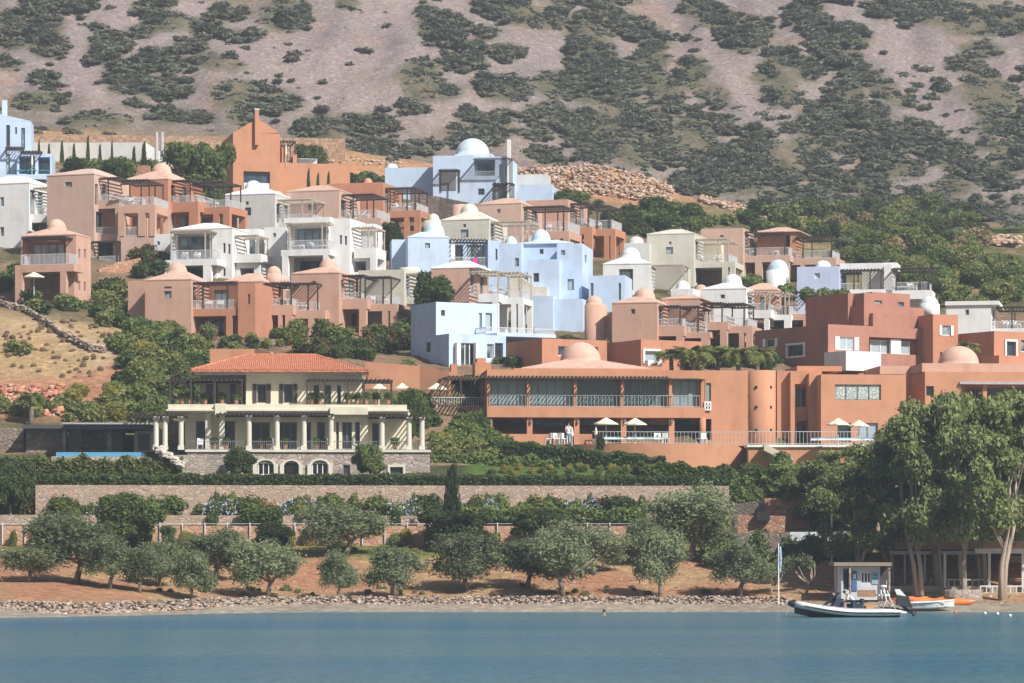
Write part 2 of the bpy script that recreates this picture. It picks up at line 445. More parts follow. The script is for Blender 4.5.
b.blk(121, 154, 236, None, .8, 5, mat=W['pale'], part='base')
b.balc(118, 155, 205, 213, .7, 5, pil=((118, 124), (138, 145), (149.5, 155)), low=236)
b.rail(119, 154, 197, 205.5, .7, 5); b.perg(121, 150, 180, .8, 4.6, (141, 149), 205); b.rail(124, 139, 227, 236, .8, 1)
furn_spots(b, (131, 136), 2.5, 204.5); b.fin()
b = Bld('domed_house', 'pink domed house with a cream parasol on its lower terrace, above the dry field', 'house', 22, 304, 308, -17, 'pink')
b.blk(21, 76, 235.5, None, 0, 3.4, ops=[('o', 23, 66, 239, 266, dict(dp=1.6, n=4, door=0)), ('o', 23, 60, 274, 300, dict(dp=1.8, door=0)), ('Rw', 78.5, 80.5, 249, 258), ('Rw', 84, 86, 249, 258), ('Rw', 78.5, 80.5, 281, 290), ('Rw', 84, 86, 282, 291)])
b.win(lambda u, z, q: (u, 1.6-.25+q, z), *[b.loc(p, 250, 1.6)[0] for p in (34, 65)], *[b.loc(50, p, 1.6)[1] for p in (264, 244)], .2, dict(n=4, glass=glass('bright_glass', (.10, .14, .16), (.42, .47, .50), .3)))
b.roof(21, 76, 235.5, 228.5, 0, 3.4); b.dome(56.5, 219, 229.5, 10, 1.8)
b.balc(15, 74, 264.5, 272, -2.4, 2.4, pil=((15, 22), (60, 66))); b.rail(20, 69, 254, 265, -2.3, 2.2, 'RL'); b.perg(21, 66, 237, -1.6, 1.6, (23,), 264)
b.fin()
b = Bld('domed_house', 'terracotta domed house with two dark pergolas, left of the orange gabled building', 'house', 122, 250, 336, -20, 'terra')
b.blk(121, 168, 180, None, 0, 8, ops=[('Rd', 171, 175, 185, 203), ('Rd', 182, 188, 187, 203, dict(glass=G1)), ('Rd', 171, 175, 214, 232), ('Rd', 181, 188, 215, 226)])
b.roof(121, 168, 180, 172.5, 0, 8, mat=W['pink_roof']); b.dome(161.5, 163, 173, 10, 4, mat=W['pink_roof'])
b.blk(186, 190.5, 183, 206, 2.2, 3)
b.balc(168, 198, 202, 212, .9, 5, pil=((189, 198),)); b.rail(168, 197, 195.5, 203, .9, 5); b.perg(168, 192, 180.5, 1, 5, (190,), 202)
b.balc(198, 229.5, 207, 214, 2.4, 4.5, pil=((213, 219), (223, 229.5))); b.rail(198, 228, 200, 207.5, 2.4, 4.5); b.perg(192, 225, 182, 2.5, 4.2, (214, 224), 207)
furn_spots(b, (207, 211), 4, 206.5); b.fin()
# ---------- back centre left
b = Bld('gabled_house', 'orange gabled building with a tall chimney on its front wall and a shade-painted garage opening', 'house', 233, 196, 372, 13, 'orange')
b.blk(233, 280, 133, None, 0, 9, ops=[('d', 243.5, 270, 171.5, 192, dict(n=1, glass=glass('garage_shade', (.03, .05, .08), (.07, .10, .15), .5), dp=.5))])  # dark pane paints the shade inside the open garage
b.prism([(233, 133), (257, 118.5), (280, 133)], .003, 8.99)
b.blk(255, 259, 109.5, 145, -.5, .49, 'chimney'); b.blk(254.6, 259.4, 108.6, 109.6, -.55, .6, 'chimney_cap', MWHITE)
b.blk(244, 270, 183, 194, .12, .2, 'garage_wall', W['white'])
b.blk(280, 350, 163.5, None, 1.2, 7); b.perg(280.5, 296, 141, 2.5, 4, (287, 295.5), 163); b.blk(282, 286, 146, 164, 3, 2, 'pier'); b.blk(293, 297, 155, 164, 2, .5, 'pier')
b.rail(298, 318, 158.5, 164, 1.3, 4)
b.fin()
b = Bld('domed_house', 'pale grey white domed house directly below the orange gabled building', 'house', 224, 262, 343, -16, 'grey')
b.blk(224, 275, 194.5, None, 0, 6.5, ops=[('w', 244, 251, 207.5, 215.5), ('w', 245.7, 248.6, 201.5, 205), ('Rd', 276.5, 280.5, 204, 223), ('Rd', 284, 288, 206, 223)])
b.roof(224, 275, 194.5, 188.5, 0, 6.5, mat=W['white_roof']); b.dome(253.5, 180.5, 189.5, 9, 3.2, mat=W['white_roof'])
b.balc(275, 312, 222.5, 227, .8, 4, pil=((306, 312),)); b.perg(275, 313, 199.5, .8, 4, (283, 302, 312), 223, MBEIGE); b.rail(275, 311, 214, 223, .8, 4); b.fin()
b = Bld('pink_house', 'pale pink house with a black pergola behind the white front house', 'house', 288, 262, 346, -16, 'pale')
b.blk(287, 339, 191, None, 0, 7, ops=[('w', 308, 316, 202, 210), ('Rd', 341, 346, 200, 217), ('Rd', 350, 353, 201, 217)])
b.roof(287, 339, 191, 186.5, 0, 7, mat=W['pink_roof']); b.dome(277, 191, 197, 7, 2)
b.blk(339, 379, 219, None, 1.4, 5, mat=W['pink'], part='wing', ops=[('o', 352, 372, 229, 246, dict(glass=GD)), ('o', 352, 370, 252, 268)])
b.balc(339, 381, 218.5, 227, .8, 4.8, pil=((373, 381),)); b.rail(339, 377, 210, 219, .8, 4.8); b.perg(338, 375, 194.5, .8, 4.8, (353, 373.5), 219)
furn_spots(b, (346, 357, 361), 3, 218); b.fin()
b = Bld('terracotta_house', 'terracotta house with a wide dark pergola above the lane, left of the blue hilltop villa', 'house', 326, 240, 353, -14, 'terra')
b.blk(326, 383, 183, None, 0, 8, ops=[('Rd', 385, 389, 191, 209), ('Rd', 393, 396, 192, 208)])
b.dome(368, 178, 183, 4.5, 4); b.blk(378, 380.5, 189, 211, .7, .3, 'pier')
b.balc(380, 420, 210.5, 217.5, .8, 5, pil=((404, 409), (414, 420))); b.rail(380, 417, 203, 211, .8, 5); b.perg(378, 416, 188, .8, 5, (390, 407, 415), 211)
furn_spots(b, (388, 398, 403), 3, 210); b.fin()
b = Bld('blue_villa', 'large pale blue domed villa with a tall white chimney on the hilltop', 'house', 433, 204, 372, -7, 'blue')
b.blk(433, 509, 157, None, 0, 8, ops=[('o', 474, 495, 160, 176, dict(dp=1.2, n=4, glass=G1)), ('d', 499, 503, 164.5, 182), ('w', 478, 484.5, 188.5, 195), ('d', 494, 508, 184.5, 200, dict(n=3)), ('w', 505.5, 507, 166, 176)])
b.blk(433, 474, 155.6, 158, .003, 7.9); b.blk(455, 492, 154, 157.5, 1.5, 6, mat=W['blue_roof'], part='dome_base')
b.dome(472.5, 138.5, 154.5, 17, 4.2); b.blk(507, 510.5, 139.5, 200, -.6, .5, 'chimney', W['white'])
b.perg(473, 511, 158.5, -1.7, 1.9, (510,), 200, th=.1); b.perg(492, 513, 183, -1.9, 1.8, (493, 512), 201); b.rail(475, 497, 171, 176.5, -.05, .1, '')
b.blk(385, 434, 167.5, None, 2.5, 5, part='wing'); b.dome(392, 163.5, 171, 7, 4); b.perg(438, 459, 169.5, -1.2, 1.2, (439.5, 458), 191, th=.12)
b.blk(440, 456, 172, 190, -.08, .06, 'door', MFRAME)
b.blk(519, 552, 184.5, None, 1.0, 5, part='wing'); b.blk(514, 548, 174.5, None, 7, 3, mat=W['grey'], part='rear_wall'); b.fin()
b = Bld('domed_house', 'cream domed house with a beige terrace frame behind the blue domed house', 'house', 441, 262, 338, -16, 'cream')
b.blk(441, 489, 220, None, 0, 7, ops=[('w', 460.5, 468.5, 229.5, 237.5), ('w', 463, 466, 224, 227.3), ('Rd', 490.5, 495, 224, 241)])
b.roof(441, 489, 220, 212.5, 0, 7, mat=W['cream_roof']); b.dome(469.5, 203.5, 213, 9, 3.5)
b.turret(421, 439, 220, None, 3); b.dome(433.5, 213.5, 221, 6.2, 3.9)
b.balc(489, 531, 243, 248, .8, 4, pil=((525, 531),)); b.rail(489, 529, 236, 243.5, .8, 4); b.perg(489, 529, 221.5, .8, 4, (515, 521, 528), 243, MBEIGE); b.fin()
b = Bld('pink_house', 'pale pink house with a black pergola below the hilltop rubble bank', 'house', 478, 262, 346, -17, 'pale')
b.blk(478, 521, 204, None, 0, 8, ops=[('w', 497, 500.5, 209, 213), ('Rd', 524, 528, 209, 229), ('Rd', 532, 537, 210, 229)])
b.roof(478, 521, 204, 199, 0, 8, mat=W['pink_roof']); b.turret(450, 467, 204, None, 3)
b.blk(547, 568, 231, None, 1.5, 4, part='wing', mat=W['pink'])
b.balc(521, 569, 231.5, 239, .9, 5, pil=((555, 560), (563, 569)), mat=W['pink']); b.rail(521, 568, 222, 232, .9, 5); b.perg(521, 565, 206.5, .9, 5, (545, 563.5), 232)
furn_spots(b, (549, 556), 3.4, 231); b.fin()
b = Bld('terracotta_house', 'orange house with two terraces and white loungers at the right of the hilltop row', 'house', 526, 262, 353, -17, 'orange')
b.blk(526, 568, 200, None, 0, 8, mat=W['pink'], ops=[('Rd', 571, 575, 206, 226), ('Rd', 580, 584, 207, 226)])
b.balc(568, 592, 227, 234.5, .9, 5, pil=((584, 592),), mat=W['orange']); b.rail(568, 590, 218.5, 227.5, .9, 5); b.perg(563, 589, 203.5, .9, 4, (570, 588), 227)
b.balc(591, 615, 229, 236, 2.4, 4.5, pil=((604, 609), (610.5, 615)), mat=W['orange']); b.rail(591, 612, 220, 229.5, 2.4, 4.5); b.perg(586, 611, 206, 2.4, 4.4, (597, 609.5), 229)
furn_spots(b, (594, 599), 4, 228.5); b.fin()
# ---------- blue group in the centre
b = Bld('domed_house', 'light blue domed house with a magenta towel over its railing', 'house', 408, 285, 321, 6, 'blue')
b.blk(408, 449, 237.5, None, 0, 8, ops=[('w', 425, 430, 243, 248, dict(glass=G1))])
b.roof(408, 449, 237.5, 232.5, 0, 8); b.dome(434, 222, 233, 10.3, 4)
b.blk(392, 408, 239.5, None, 3.5, 4, part='wing')  # block added, set back so the house casts shade on it
b.blk(449, 489, 240, None, 2.4, 5, ops=[('d', 455, 463, 245, 264), ('d', 467, 484, 245, 264, dict(n=3))])
b.blk(488, 501, 240.5, None, 0, 7, ops=[('w', 495.5, 497.5, 249, 260)])
b.blk(451, 455, 241, 266, .5, .5, 'column', W['white']); b.perg(449, 488, 239.6, .2, 2.2, (476,), 266, th=.1)
b.blk(449, 489, 266, None, .2, 2.6, part='terrace'); b.rail(449, 488, 257, 266.3, .2, 1, ''); furn_spots(b, (459,), 1.2, 265.5)
m = b.mb('towel', plain('magenta_cloth', (.6, .04, .3), .9)); q = b.rect(472.5, 478, 258.5, 265, .1); m.box(q[0], q[1], .12, .2, q[2], q[3]); b.fin()
b = Bld('blue_house', 'big light blue cubic house with two domes and an outside stair in the centre', 'house', 528, 330, 309, -10, 'blue')
b.blk(557, 582, 243.5, None, 1.2, 7, ops=[('w', 567.5, 574, 279, 290), ('Rw', 585, 587, 255, 263), ('w', 561, 565, 250, 255)])
b.blk(504, 558, 244.5, None, 3.6, 5, ops=[('w', 539.5, 543.5, 249, 254)])
b.blk(499, 521, 243.5, None, 2, 4, ops=[('w', 515, 519, 258, 266.5)])
b.blk(528, 559, 259.5, None, -.6, 4, ops=[('w', 533.3, 539, 273, 282)])
b.blk(520, 545, 243.4, 245.5, 3.5, 5.2, part='roof_slab', mat=W['blue_roof'])
b.roof(519, 572, 243.5, 240.5, 3.4, 5.5); b.dome(541, 229.3, 241.2, 9.7, 6.2); b.dome(511, 236.2, 243.6, 6.2, 4)
b.blk(521, 553, 296, None, -2.6, 3); b.blk(553, 583, 299, None, -1.8, 2.4); b.blk(508, 547, 287, None, -1.6, 2, mat=W['cream'], part='stair_wall')
m = b.mb('stair', W['cream'])
for i in range(11):
    q = b.rect(511+i*2.9, 514.1+i*2.9, 271+i*2.0, 292, -1.4-.02*i); m.box(q[0], q[1], -1.4-.02*i, -.7, q[2], q[3])
b.blk(589, 625, 275.5, None, .4, 5, ops=[('w', 590.5, 593.5, 283, 297), ('w', 618.5, 621, 283, 300)]); b.fin()
b = Bld('white_terrace_house', 'white roofed house with beige frames and white parapets, wrapped by a dark hedge', 'house', 430, 332, 299, -14, 'white')
b.roof(430, 480, 268, 261.5, 2, 7); b.blk(431, 469, 268, None, 2, 7, mat=W['pink'], part='wall', ops=[('Rd', 470, 474, 275, 294), ('Rd', 480, 484, 276, 294)])
b.balc(478, 499, 293.5, 302, -1.4, 3.6, pil=((492, 498),)); b.balc(498, 523, 298, 304, -.2, 4, pil=((511, 516), (518, 523)))
b.rail(470, 498, 285.5, 294, .8, 3); b.rail(499, 522, 290, 298.5, -.1, 3.5); b.perg(468, 500, 271.5, .3, 4, (488, 498), 294, MBEIGE); b.perg(499, 522, 272.5, .3, 4, (509, 521), 298, MBEIGE)
b.blk(452, 495, 303, None, .6, 5, part='base'); b.fin()
b = Bld('cream_house', 'plain cream flat roofed house with loungers under beige frames, left of the dark hedge', 'house', 358, 335, 307, -16, 'cream')
b.blk(358, 404, 270, None, 0, 8, ops=[('Rd', 406, 410, 276, 297), ('Rd', 416, 420, 277, 297)])
b.turret(397, 416, 267, 274, 3.2, W['cream_roof'])
b.blk(404, 452, 303, None, 1, 5, part='base')
b.balc(404, 454, 297.5, 303.5, .8, 5); b.rail(404, 453, 289.5, 298, .8, 5); b.perg(404, 454, 273.5, .8, 5, (426, 430, 449), 298, MBEIGE)
furn_spots(b, (437, 443), 3, 297); b.fin()
b = Bld('blue_house', 'bright pale blue house with shaded left side, frontmost of the blue group', 'house', 436, 370, 284, 28, 'blue')
b.blk(436, 497, 303, None, 0, 5, ops=[('w', 441, 445, 310, 316), ('w', 479, 482, 313, 330.5), ('w', 485.5, 492, 313, 331), ('Lw', 426, 432, 342, 352)])
b.blk(449, 506, 334.5, None, -2.8, 3.6, ops=[('d', 461, 475, 343, 366, dict(n=3, frame=MWHITE)), ('w', 487, 494, 344, 359, dict(frame=MWHITE)), ('d', 495, 503, 343, 358, dict(glass=GD)), ])
b.blk(497, 556, 333.5, 337, -2.4, 5, part='roof_slab'); b.rail(486, 556, 328, 334, -2.0, 3.5, 'RL', step=.1)
for a in (458.5, 477.5): b.blk(a-1.6, a+1.6, 342.5, 364, -3.3, .45, 'column', W['white'])
b.blk(505, 530, 338, None, 2.4, 4, part='rear_wall'); b.fin()
# ---------- second row left
b = Bld('white_house', 'white house with a round window wing and glazed terrace, above the terracotta domed house', 'house', 170, 284, 323, -15, 'white')
b.blk(172, 232, 229, None, 0, 6, ops=[('o', 173, 212, 231, 260, dict(dp=1.7, door=0)), ('o', 176, 204, 266, 281, dict(dp=1.7, n=3)), ('w', 223, 225.5, 243, 253), ('w', 228, 230.5, 244, 254), ('w', 223, 225.5, 268, 276)])
b.win(lambda u, z, q: (u, 1.5+q, z), *[b.loc(p, 250, 1.7)[0] for p in (180, 211)], *[b.loc(190, p, 1.7)[1] for p in (258, 237)], .15, dict(n=4, glass=G1))
b.roof(172, 232, 229, 224, 0, 6)
b.balc(164, 217, 259.5, 265.5, -2.2, 2.2, pil=((164, 171), (203, 211))); b.rail(170, 214, 250, 260, -2.1, 2.1, 'RL'); b.perg(170, 212, 230.5, -1.6, 1.6, (171, 205), 260, MBEIGE, slats=True)
b.blk(150, 171, 234, None, 2.5, 4, part='wing', ops=[('w', 157, 160, 241.5, 245)])
b.blk(236, 260, 262, None, 1, 3, part='wing', ops=[('o', 240, 254, 268, 280)]); b.balc(234, 261, 254, 262.5, .6, 3.4)
b.blk(234, 259, 229, None, 5, 3, part='wing', ops=[('d', 239.5, 255, 236, 254, dict(n=3))]); b.perg(233, 259, 235.5, .7, 3, (234, 258), 255, MBEIGE); furn_spots(b, (185, 197), -1, 259); b.fin()
b = Bld('white_house', 'bright white flat roofed house with two glazed balconies, in front of the pink house', 'house', 282, 282, 321, -14, 'white')
b.blk(287, 329, 222.5, None, 0, 6, ops=[('o', 290, 328, 227, 250, dict(dp=1.7, door=0)), ('o', 291, 328, 257, 274, dict(dp=1.7, n=3))])
b.win(lambda u, z, q: (u, 1.5+q, z), *[b.loc(p, 240, 1.7)[0] for p in (298, 327)], *[b.loc(310, p, 1.7)[1] for p in (248, 229.5)], .15, dict(n=4, glass=G1))
b.blk(284, 330, 217.5, 222.6, -.3, 6.4, part='roof'); b.blk(329, 350, 218.5, None, .2, 6, ops=[('w', 339.5, 342, 235, 244), ('w', 344.5, 347, 236, 245)])
b.balc(281, 330, 249.5, 255.5, -2.2, 2.2, pil=((282, 288), (323, 328))); b.rail(288, 328, 240, 250, -2.1, 2.1, 'RL'); b.perg(288, 329, 223.3, -1.9, 1.6, (289, 322), 250, MBEIGE)
b.blk(264, 286, 227, None, 3, 4, part='wing', ops=[('w', 273, 276, 233, 237)])
b.balc(354, 376, 248, 258, .6, 3.6, pil=((370, 376),)); b.blk(350, 374, 224, None, 4.2, 3, part='wing', ops=[('d', 354, 362, 230, 248)]); b.perg(350, 376, 227.5, .7, 3.4, (368, 375), 248, MBEIGE)
b.blk(350, 371, 258, None, 1, 3, part='wing', ops=[('o', 353, 366, 261, 272)]); furn_spots(b, (296, 318), -1, 249); b.fin()
b = Bld('domed_house', 'terracotta domed house behind the bougainvillea, above the tiled villa', 'house', 146, 330, 299, -14, 'pink')
b.blk(145, 191, 280, None, 0, 7, ops=[('w', 164, 171.5, 291, 298), ('w', 164, 171.5, 286.5, 288.5), ('Rd', 193, 196, 287, 307), ('Rd', 199, 204, 287, 307)])
b.roof(145, 191, 280, 272, 0, 7, mat=W['pink_roof']); b.dome(177, 262.5, 272.5, 10.3, 3.4, mat=W['pink_roof'])
b.blk(128, 146, 281, None, 2.5, 4, part='wing')
b.blk(190, 240, 310, None, 1.5, 4.4, part='wing', mat=W['terra'], ops=[('o', 192, 224, 317, 336, dict(n=3, glass=G1)),])
b.blk(206, 238, 281, 311, 5, 3, part='wing', mat=W['terra'], ops=[('d', 214, 229, 290, 309, dict(n=2))])
b.blk(238, 255, 283, None, .4, 7, mat=W['terra'], part='wing', ops=[('w', 247.5, 250, 294, 304)])
b.balc(190, 239, 308.5, 316, .6, 5, pil=((226, 232),), mat=W['terra']); b.rail(190, 238, 300, 309, .6, 5, ''); b.perg(191, 237, 282.5, .6, 5, (203, 227), 309)
b.blk(196, 200, 284, 309, 1.6, .4, 'column'); furn_spots(b, (209, 220), 3, 308); b.fin()
b = Bld('domed_house', 'pink domed house squeezed between two terracotta houses, above the tiled villa', 'house', 222, 335, 302, -14, 'pink')
b.blk(222, 263, 282, None, .8, 7, ops=[('Rd', 265, 269, 288, 306), ('Rd', 273, 276, 288, 306)])
b.roof(222, 263, 282, 274, .8, 7, mat=W['pink_roof']); b.dome(274, 266, 274.5, 7.5, 4, mat=W['pink_roof']); b.turret(264, 285, 275.5, 284, 4, W['pink_roof'])
b.balc(263, 293, 305, 315, .7, 5, pil=((278, 282), (285, 292))); b.rail(263, 292, 298.5, 305.5, .7, 5); b.perg(263, 292, 283, .7, 5, (282, 291), 305)
b.blk(291, 300, 284, 318, 3.5, 3, part='wing'); b.blk(263, 284, 316, None, 3.5, 3, part='wing', ops=[('d', 267, 275, 318, 332)])
b.balc(293, 325, 310, 318.5, 1.5, 4.6, pil=((308, 314), (319, 325))); b.rail(293, 316, 302, 310.5, 1.5, 4.6); b.perg(290, 318, 283.4, 1.5, 4.4, (308, 317.5), 310)
furn_spots(b, (298, 303), 3, 309.5); b.fin()
b = Bld('domed_house', 'pale pink domed house with white loungers beneath a dark pergola, left of the cream house', 'house', 292, 336, 304, -15, 'pink')
b.blk(291, 339, 273.5, None, -.6, 8, ops=[('Rd', 341, 344, 280, 297), ('Rd', 348, 355, 280, 297), ('w', 312, 316, 281, 283)])
b.roof(291, 339, 273.5, 268, -.6, 8, mat=W['pink_roof']); b.dome(328.5, 258.5, 268.5, 9.6, 3.4, mat=W['pink_roof'])
b.balc(339, 367, 298.5, 309, .4, 5, pil=((359, 366),)); b.rail(339, 360, 292.5, 299, .4, 5); b.perg(339, 366, 275.5, .4, 5, (360, 365), 299)
b.blk(343, 362, 309.5, None, 3, 3, part='wing', mat=W['terra'], ops=[('d', 350, 357, 313, 326)])
b.balc(367, 397, 304, 311, 1.4, 4.6, pil=((382, 388), (390, 397))); b.rail(367, 391, 295, 304.5, 1.4, 4.6); b.perg(365, 391.5, 277, 1.4, 4.4, (383, 391), 304)
furn_spots(b, (372, 379), 3, 303.5); b.fin()
# ---------- right of centre
b = Bld('domed_house', 'white domed house with a dark glazed door, right of the big blue house', 'house', 603, 292, 325, -10, 'white')
b.blk(603, 651, 264, None, 0, 6, ops=[('d', 619, 633, 269, 290, dict(n=2))])
b.roof(603, 651, 264, 257, 0, 6); b.dome(630.5, 247.5, 256.5, 9.7, 3); b.blk(624, 649, 243, None, 8, 4, part='rear_wing', mat=W['grey']); b.dome(636, 236.5, 243.2, 8, 10, mat=W['grey_roof'])
b.blk(651, 686, 267, None, 3, 4, mat=W['cream'], part='wing'); b.perg(651, 686, 265, .2, 3, (657, 684), 288, MBEIGE); b.fin()
b = Bld('cream_house', 'tall cream house with low pyramid roof, beside the house with three dark pergolas', 'house', 647, 285, 334, -15, 'cream')
b.blk(647, 694, 234, None, 0, 7.5, ops=[('w', 666, 673, 247, 254), ('w', 669, 671.4, 241.5, 244.5), ('Rd', 695.5, 698.5, 241, 260), ('Rd', 704, 708, 242, 260), ('Rd', 696, 704, 270, 284)])
b.roof(647, 694, 234, 230, 0, 7.5); b.blk(700, 720, 242, 262, 5.5, 2, part='wing', mat=W['ivory'])
b.blk(696, 727, 266, None, 5, 2.5, part='wing', mat=W['pink'])
b.balc(694, 735, 262, 267.5, .6, 5, pil=((722, 728), (730, 735))); b.rail(694, 729, 254, 262.5, .6, 5); b.perg(694, 729, 239, .6, 5, (718, 728), 262, MBEIGE)
furn_spots(b, (708, 720), 3, 261.5); b.fin()
b = Bld('pink_house', 'pink house with three dark pergolas, right of the tall cream house', 'house', 701, 285, 341, -17, 'pale')
b.blk(701, 743, 228.5, None, 0, 8, ops=[('w', 720, 723.5, 235, 237), ('Rd', 745, 749, 234, 253), ('Rd', 754, 757, 234, 253)])
b.blk(757, 786, 230, 258, 3.5, 5, part='wing', mat=W['orange']); b.roof(755, 800, 232, 228, 2.6, 6, mat=W['pink_roof'])
b.blk(790, 796, 232, 258, 2.8, 3, part='wing', mat=W['orange'], ops=[])
b.balc(743, 790, 255.5, 262, .8, 5, pil=((755, 762), (782, 789))); b.rail(743, 789, 247.5, 256, .8, 5); b.perg(743, 757, 231.6, .8, 5, (755,), 256); b.perg(757.5, 786, 232.6, .8, 5, (785,), 256)
b.blk(743, 783, 264, None, 4.5, 3, part='wing', mat=W['orange'], ops=[('d', 749, 753, 266, 278), ('d', 764, 774, 266, 278)])
b.balc(789, 836, 258, 264.5, 2.6, 5, pil=((800, 805), (830, 836))); b.rail(790, 832, 250.5, 258.5, 2.6, 5); b.perg(795, 832.5, 236.6, 2.6, 4.8, (803, 831.5), 258)
furn_spots(b, (747, 752, 775), 3.4, 255); b.fin()
b = Bld('domed_house', 'white domed house with beige frames and red flowers, above the long terracotta domed house', 'house', 702, 330, 314, -15, 'white')
b.blk(702, 746, 289, None, 0, 7, ops=[('w', 720.5, 725, 294.5, 298.5), ('Rd', 748, 753, 297, 315), ('Rd', 760, 764, 297, 315)])
b.roof(702, 746, 289, 283, 0, 7); b.dome(732.5, 274, 284, 9.6, 3.4)
b.blk(671, 693, 288.5, None, 2, 4, part='wing'); b.dome(683, 280.5, 289, 7, 4); b.dome(701, 284.5, 290, 6, 6, mat=W['pink_roof'])
b.roof(743, 777, 290, 283.5, 4, 5, mat=W['pink_roof']); b.blk(745, 777, 290, None, 4, 5, part='rear_wall', mat=W['pink'], ops=[('w', 760, 766, 297, 310)])
b.balc(753, 771, 310, 318, -.6, 3, pil=((764, 769),)); b.balc(769, 791, 315, 320, 1, 4, pil=((784, 791),)); b.rail(746, 769, 303, 311, .8, 3); b.rail(771, 790, 306, 315.5, 1, 4)
b.perg(746, 771, 292, .6, 4, (765, 770), 311, MBEIGE); b.perg(771, 790, 292.6, 1, 4, (785, 789), 315, MBEIGE)
b.balc(790, 813, 314, 320, 2, 4, pil=((803, 808), (809, 813)), mat=W['pink']); b.rail(790, 808, 306, 314.5, 2, 4); b.perg(789, 808, 291.5, 2.6, 3.6, (806,), 314); b.fin()
b = Bld('domed_house', 'long terracotta domed house with three pillared terraces above the palm trees', 'house', 612, 350, 297, -16, 'pink')
b.blk(612, 657, 303, None, 0, 7, ops=[('w', 631, 635, 309, 314), ('Rd', 659, 663, 309, 330, dict(glass=GD)), ('Rd', 668, 674, 309, 330, dict(glass=GD))])
b.roof(612, 657, 303, 296.5, 0, 7, mat=W['pink_roof']); b.dome(644.5, 288, 297.5, 10.6, 3.4, mat=W['pink_roof'])
b.roof(661, 702, 299, 295, 5, 6, mat=W['pink_roof']); b.blk(662, 700, 299, None, 5, 6, part='rear_wall', mat=W['pink'], ops=[('Rd', 703, 707, 303, 320), ('Rd', 710, 714, 303, 320)])
b.balc(657, 684, 325.5, 336, .6, 4.6, pil=((676, 683),)); b.rail(657, 683, 318.5, 326, .6, 4.6); b.perg(657, 681, 306, .6, 4.6, (680,), 326)
b.balc(682, 710, 332, 338, 1.4, 4.6, pil=((701, 709),)); b.rail(682, 706, 323, 332.5, 1.4, 4.6); b.perg(680, 700.5, 306.5, 1.4, 4.6, (698,), 332)
b.balc(706, 728, 322, 330, 2.2, 4.6, pil=((720, 727),)); b.rail(704, 725, 315, 323, 2.2, 4.6); b.perg(700, 724, 303, 2.2, 4.6, (722,), 323)
b.balc(727, 752, 326, 333, 2.8, 4.6, pil=((739, 744), (746, 752))); b.rail(727, 748, 318, 326.5, 2.8, 4.6); b.perg(722, 746, 303.6, 2.8, 4.4, (744,), 326)
b.blk(713, 740, 334, None, 6, 3, part='rear_wall', ops=[('d', 716, 722, 338, 350)])
b.turret(582, 604, 304.5, None, 1.0, W['pink']); b.dome(594, 295.5, 304, 8.4, 2.1, mat=W['pink_roof']); b.blk(602, 613, 312, None, 2, 3, part='wing'); furn_spots(b, (689, 735), 4, 331.5); b.fin()
# ---------- flat maroon row in front
b = Bld('flat_roofed_house', 'low brown terracotta flat roofed house behind the hotel dome', 'house', 542, 366, 277, 28, 'terra')
b.blk(542, 607, 339.5, None, 0, 6.5, ops=[('w', 558, 566, 346, 356, dict(frame=MWHITE)), ('w', 592, 598, 347, 353)]); b.fin()
b = Bld('flat_roofed_house', 'low brown flat roofed house with a white framed glass door behind the palms', 'house', 641, 366, 276, 28, 'terra')
b.blk(641, 702, 340.5, None, 0, 6, ops=[('d', 644.5, 658.5, 351, 362, dict(frame=MWHITE, surround=MWHITE))])
b.blk(648, 662, 360.5, 366, -1.5, .6, 'canopy', MWHITE); b.fin()
b = Bld('flat_roofed_house', 'large brown cubic house with white shutters and a white corner balcony', 'house', 828, 372, 279, 33, 'maroon')
b.blk(828, 925, 326.5, None, 0, 10.5, ops=[('w', 839.5, 854, 337, 350, SHW), ('o', 869, 921, 338, 354, dict(dp=.8, n=4, glass=G1, frame=MWHITE)), ('Lw', 766, 775, 338.5, 347, SHW), ('Lw', 788, 804, 345, 356, dict(surround=MWHITE, glass=GD))])
b.blk(891, 901, 339, 354, .25, .2, 'screen_panel', MWHITE)
b.blk(846, 881, 351.5, 371, -3.0, 3.0, 'balcony', W['white'])
b.blk(864, 872, 293, 327, 1.2, 5, part='upper_wall'); b.blk(872, 910, 293, 327, 1.8, 5, part='upper_wall', ops=[('w', 874.5, 882, 300.5, 304), ('w', 898, 904, 302, 306.5)])
b.blk(864, 924, 306.5, 327, .7, 3.4, part='upper_wall', ops=[('w', 916, 920.5, 322, 330)]); b.blk(873, 909, 314, 327.5, .2, .48, part='upper_wall')
b.blk(848, 866, 293.5, 327, 2.6, 6, part='upper_wall', ops=[('w', 853.5, 859.5, 301, 311)]); b.fin()
b = Bld('flat_roofed_house', 'narrow brown cubic house with one white shuttered window, next to the white corner balcony', 'house', 933, 372, 283, 22, 'terra')
b.blk(933, 958, 314.5, None, 0, 6, ops=[('w', 942, 950.5, 325.5, 335.5, SHW), ('w', 940, 942, 352, 359)]); b.fin()
b = Bld('flat_roofed_house', 'brown cubic house with a white framed door at the right edge', 'house', 994, 370, 281, 32, 'terra')
b.blk(994, 1019, 331.5, None, 0, 8, ops=[('d', 1006, 1015.5, 341.5, 356, dict(surround=MWHITE))]); b.blk(999, 1035, 356, None, -2.5, 2.4, part='terrace_wall'); b.blk(1017, 1060, 333, None, 3, 6, part='wing', ops=[('d', 1021, 1030, 340, 352, dict(frame=MWHITE))]); b.fin()
b = Bld('lavender_house', 'lavender blue house with white flat roofed wings, behind the large brown cubic house', 'house', 797, 330, 317, -12, 'lav')
b.blk(797, 839, 266.5, None, 0, 7, ops=[('w', 814.5, 820, 273, 278.5, dict(frame=MWHITE)), ('Rd', 841, 847, 271, 291)]); b.dome(823, 260.5, 267, 8, 4, mat=W['white_roof'])
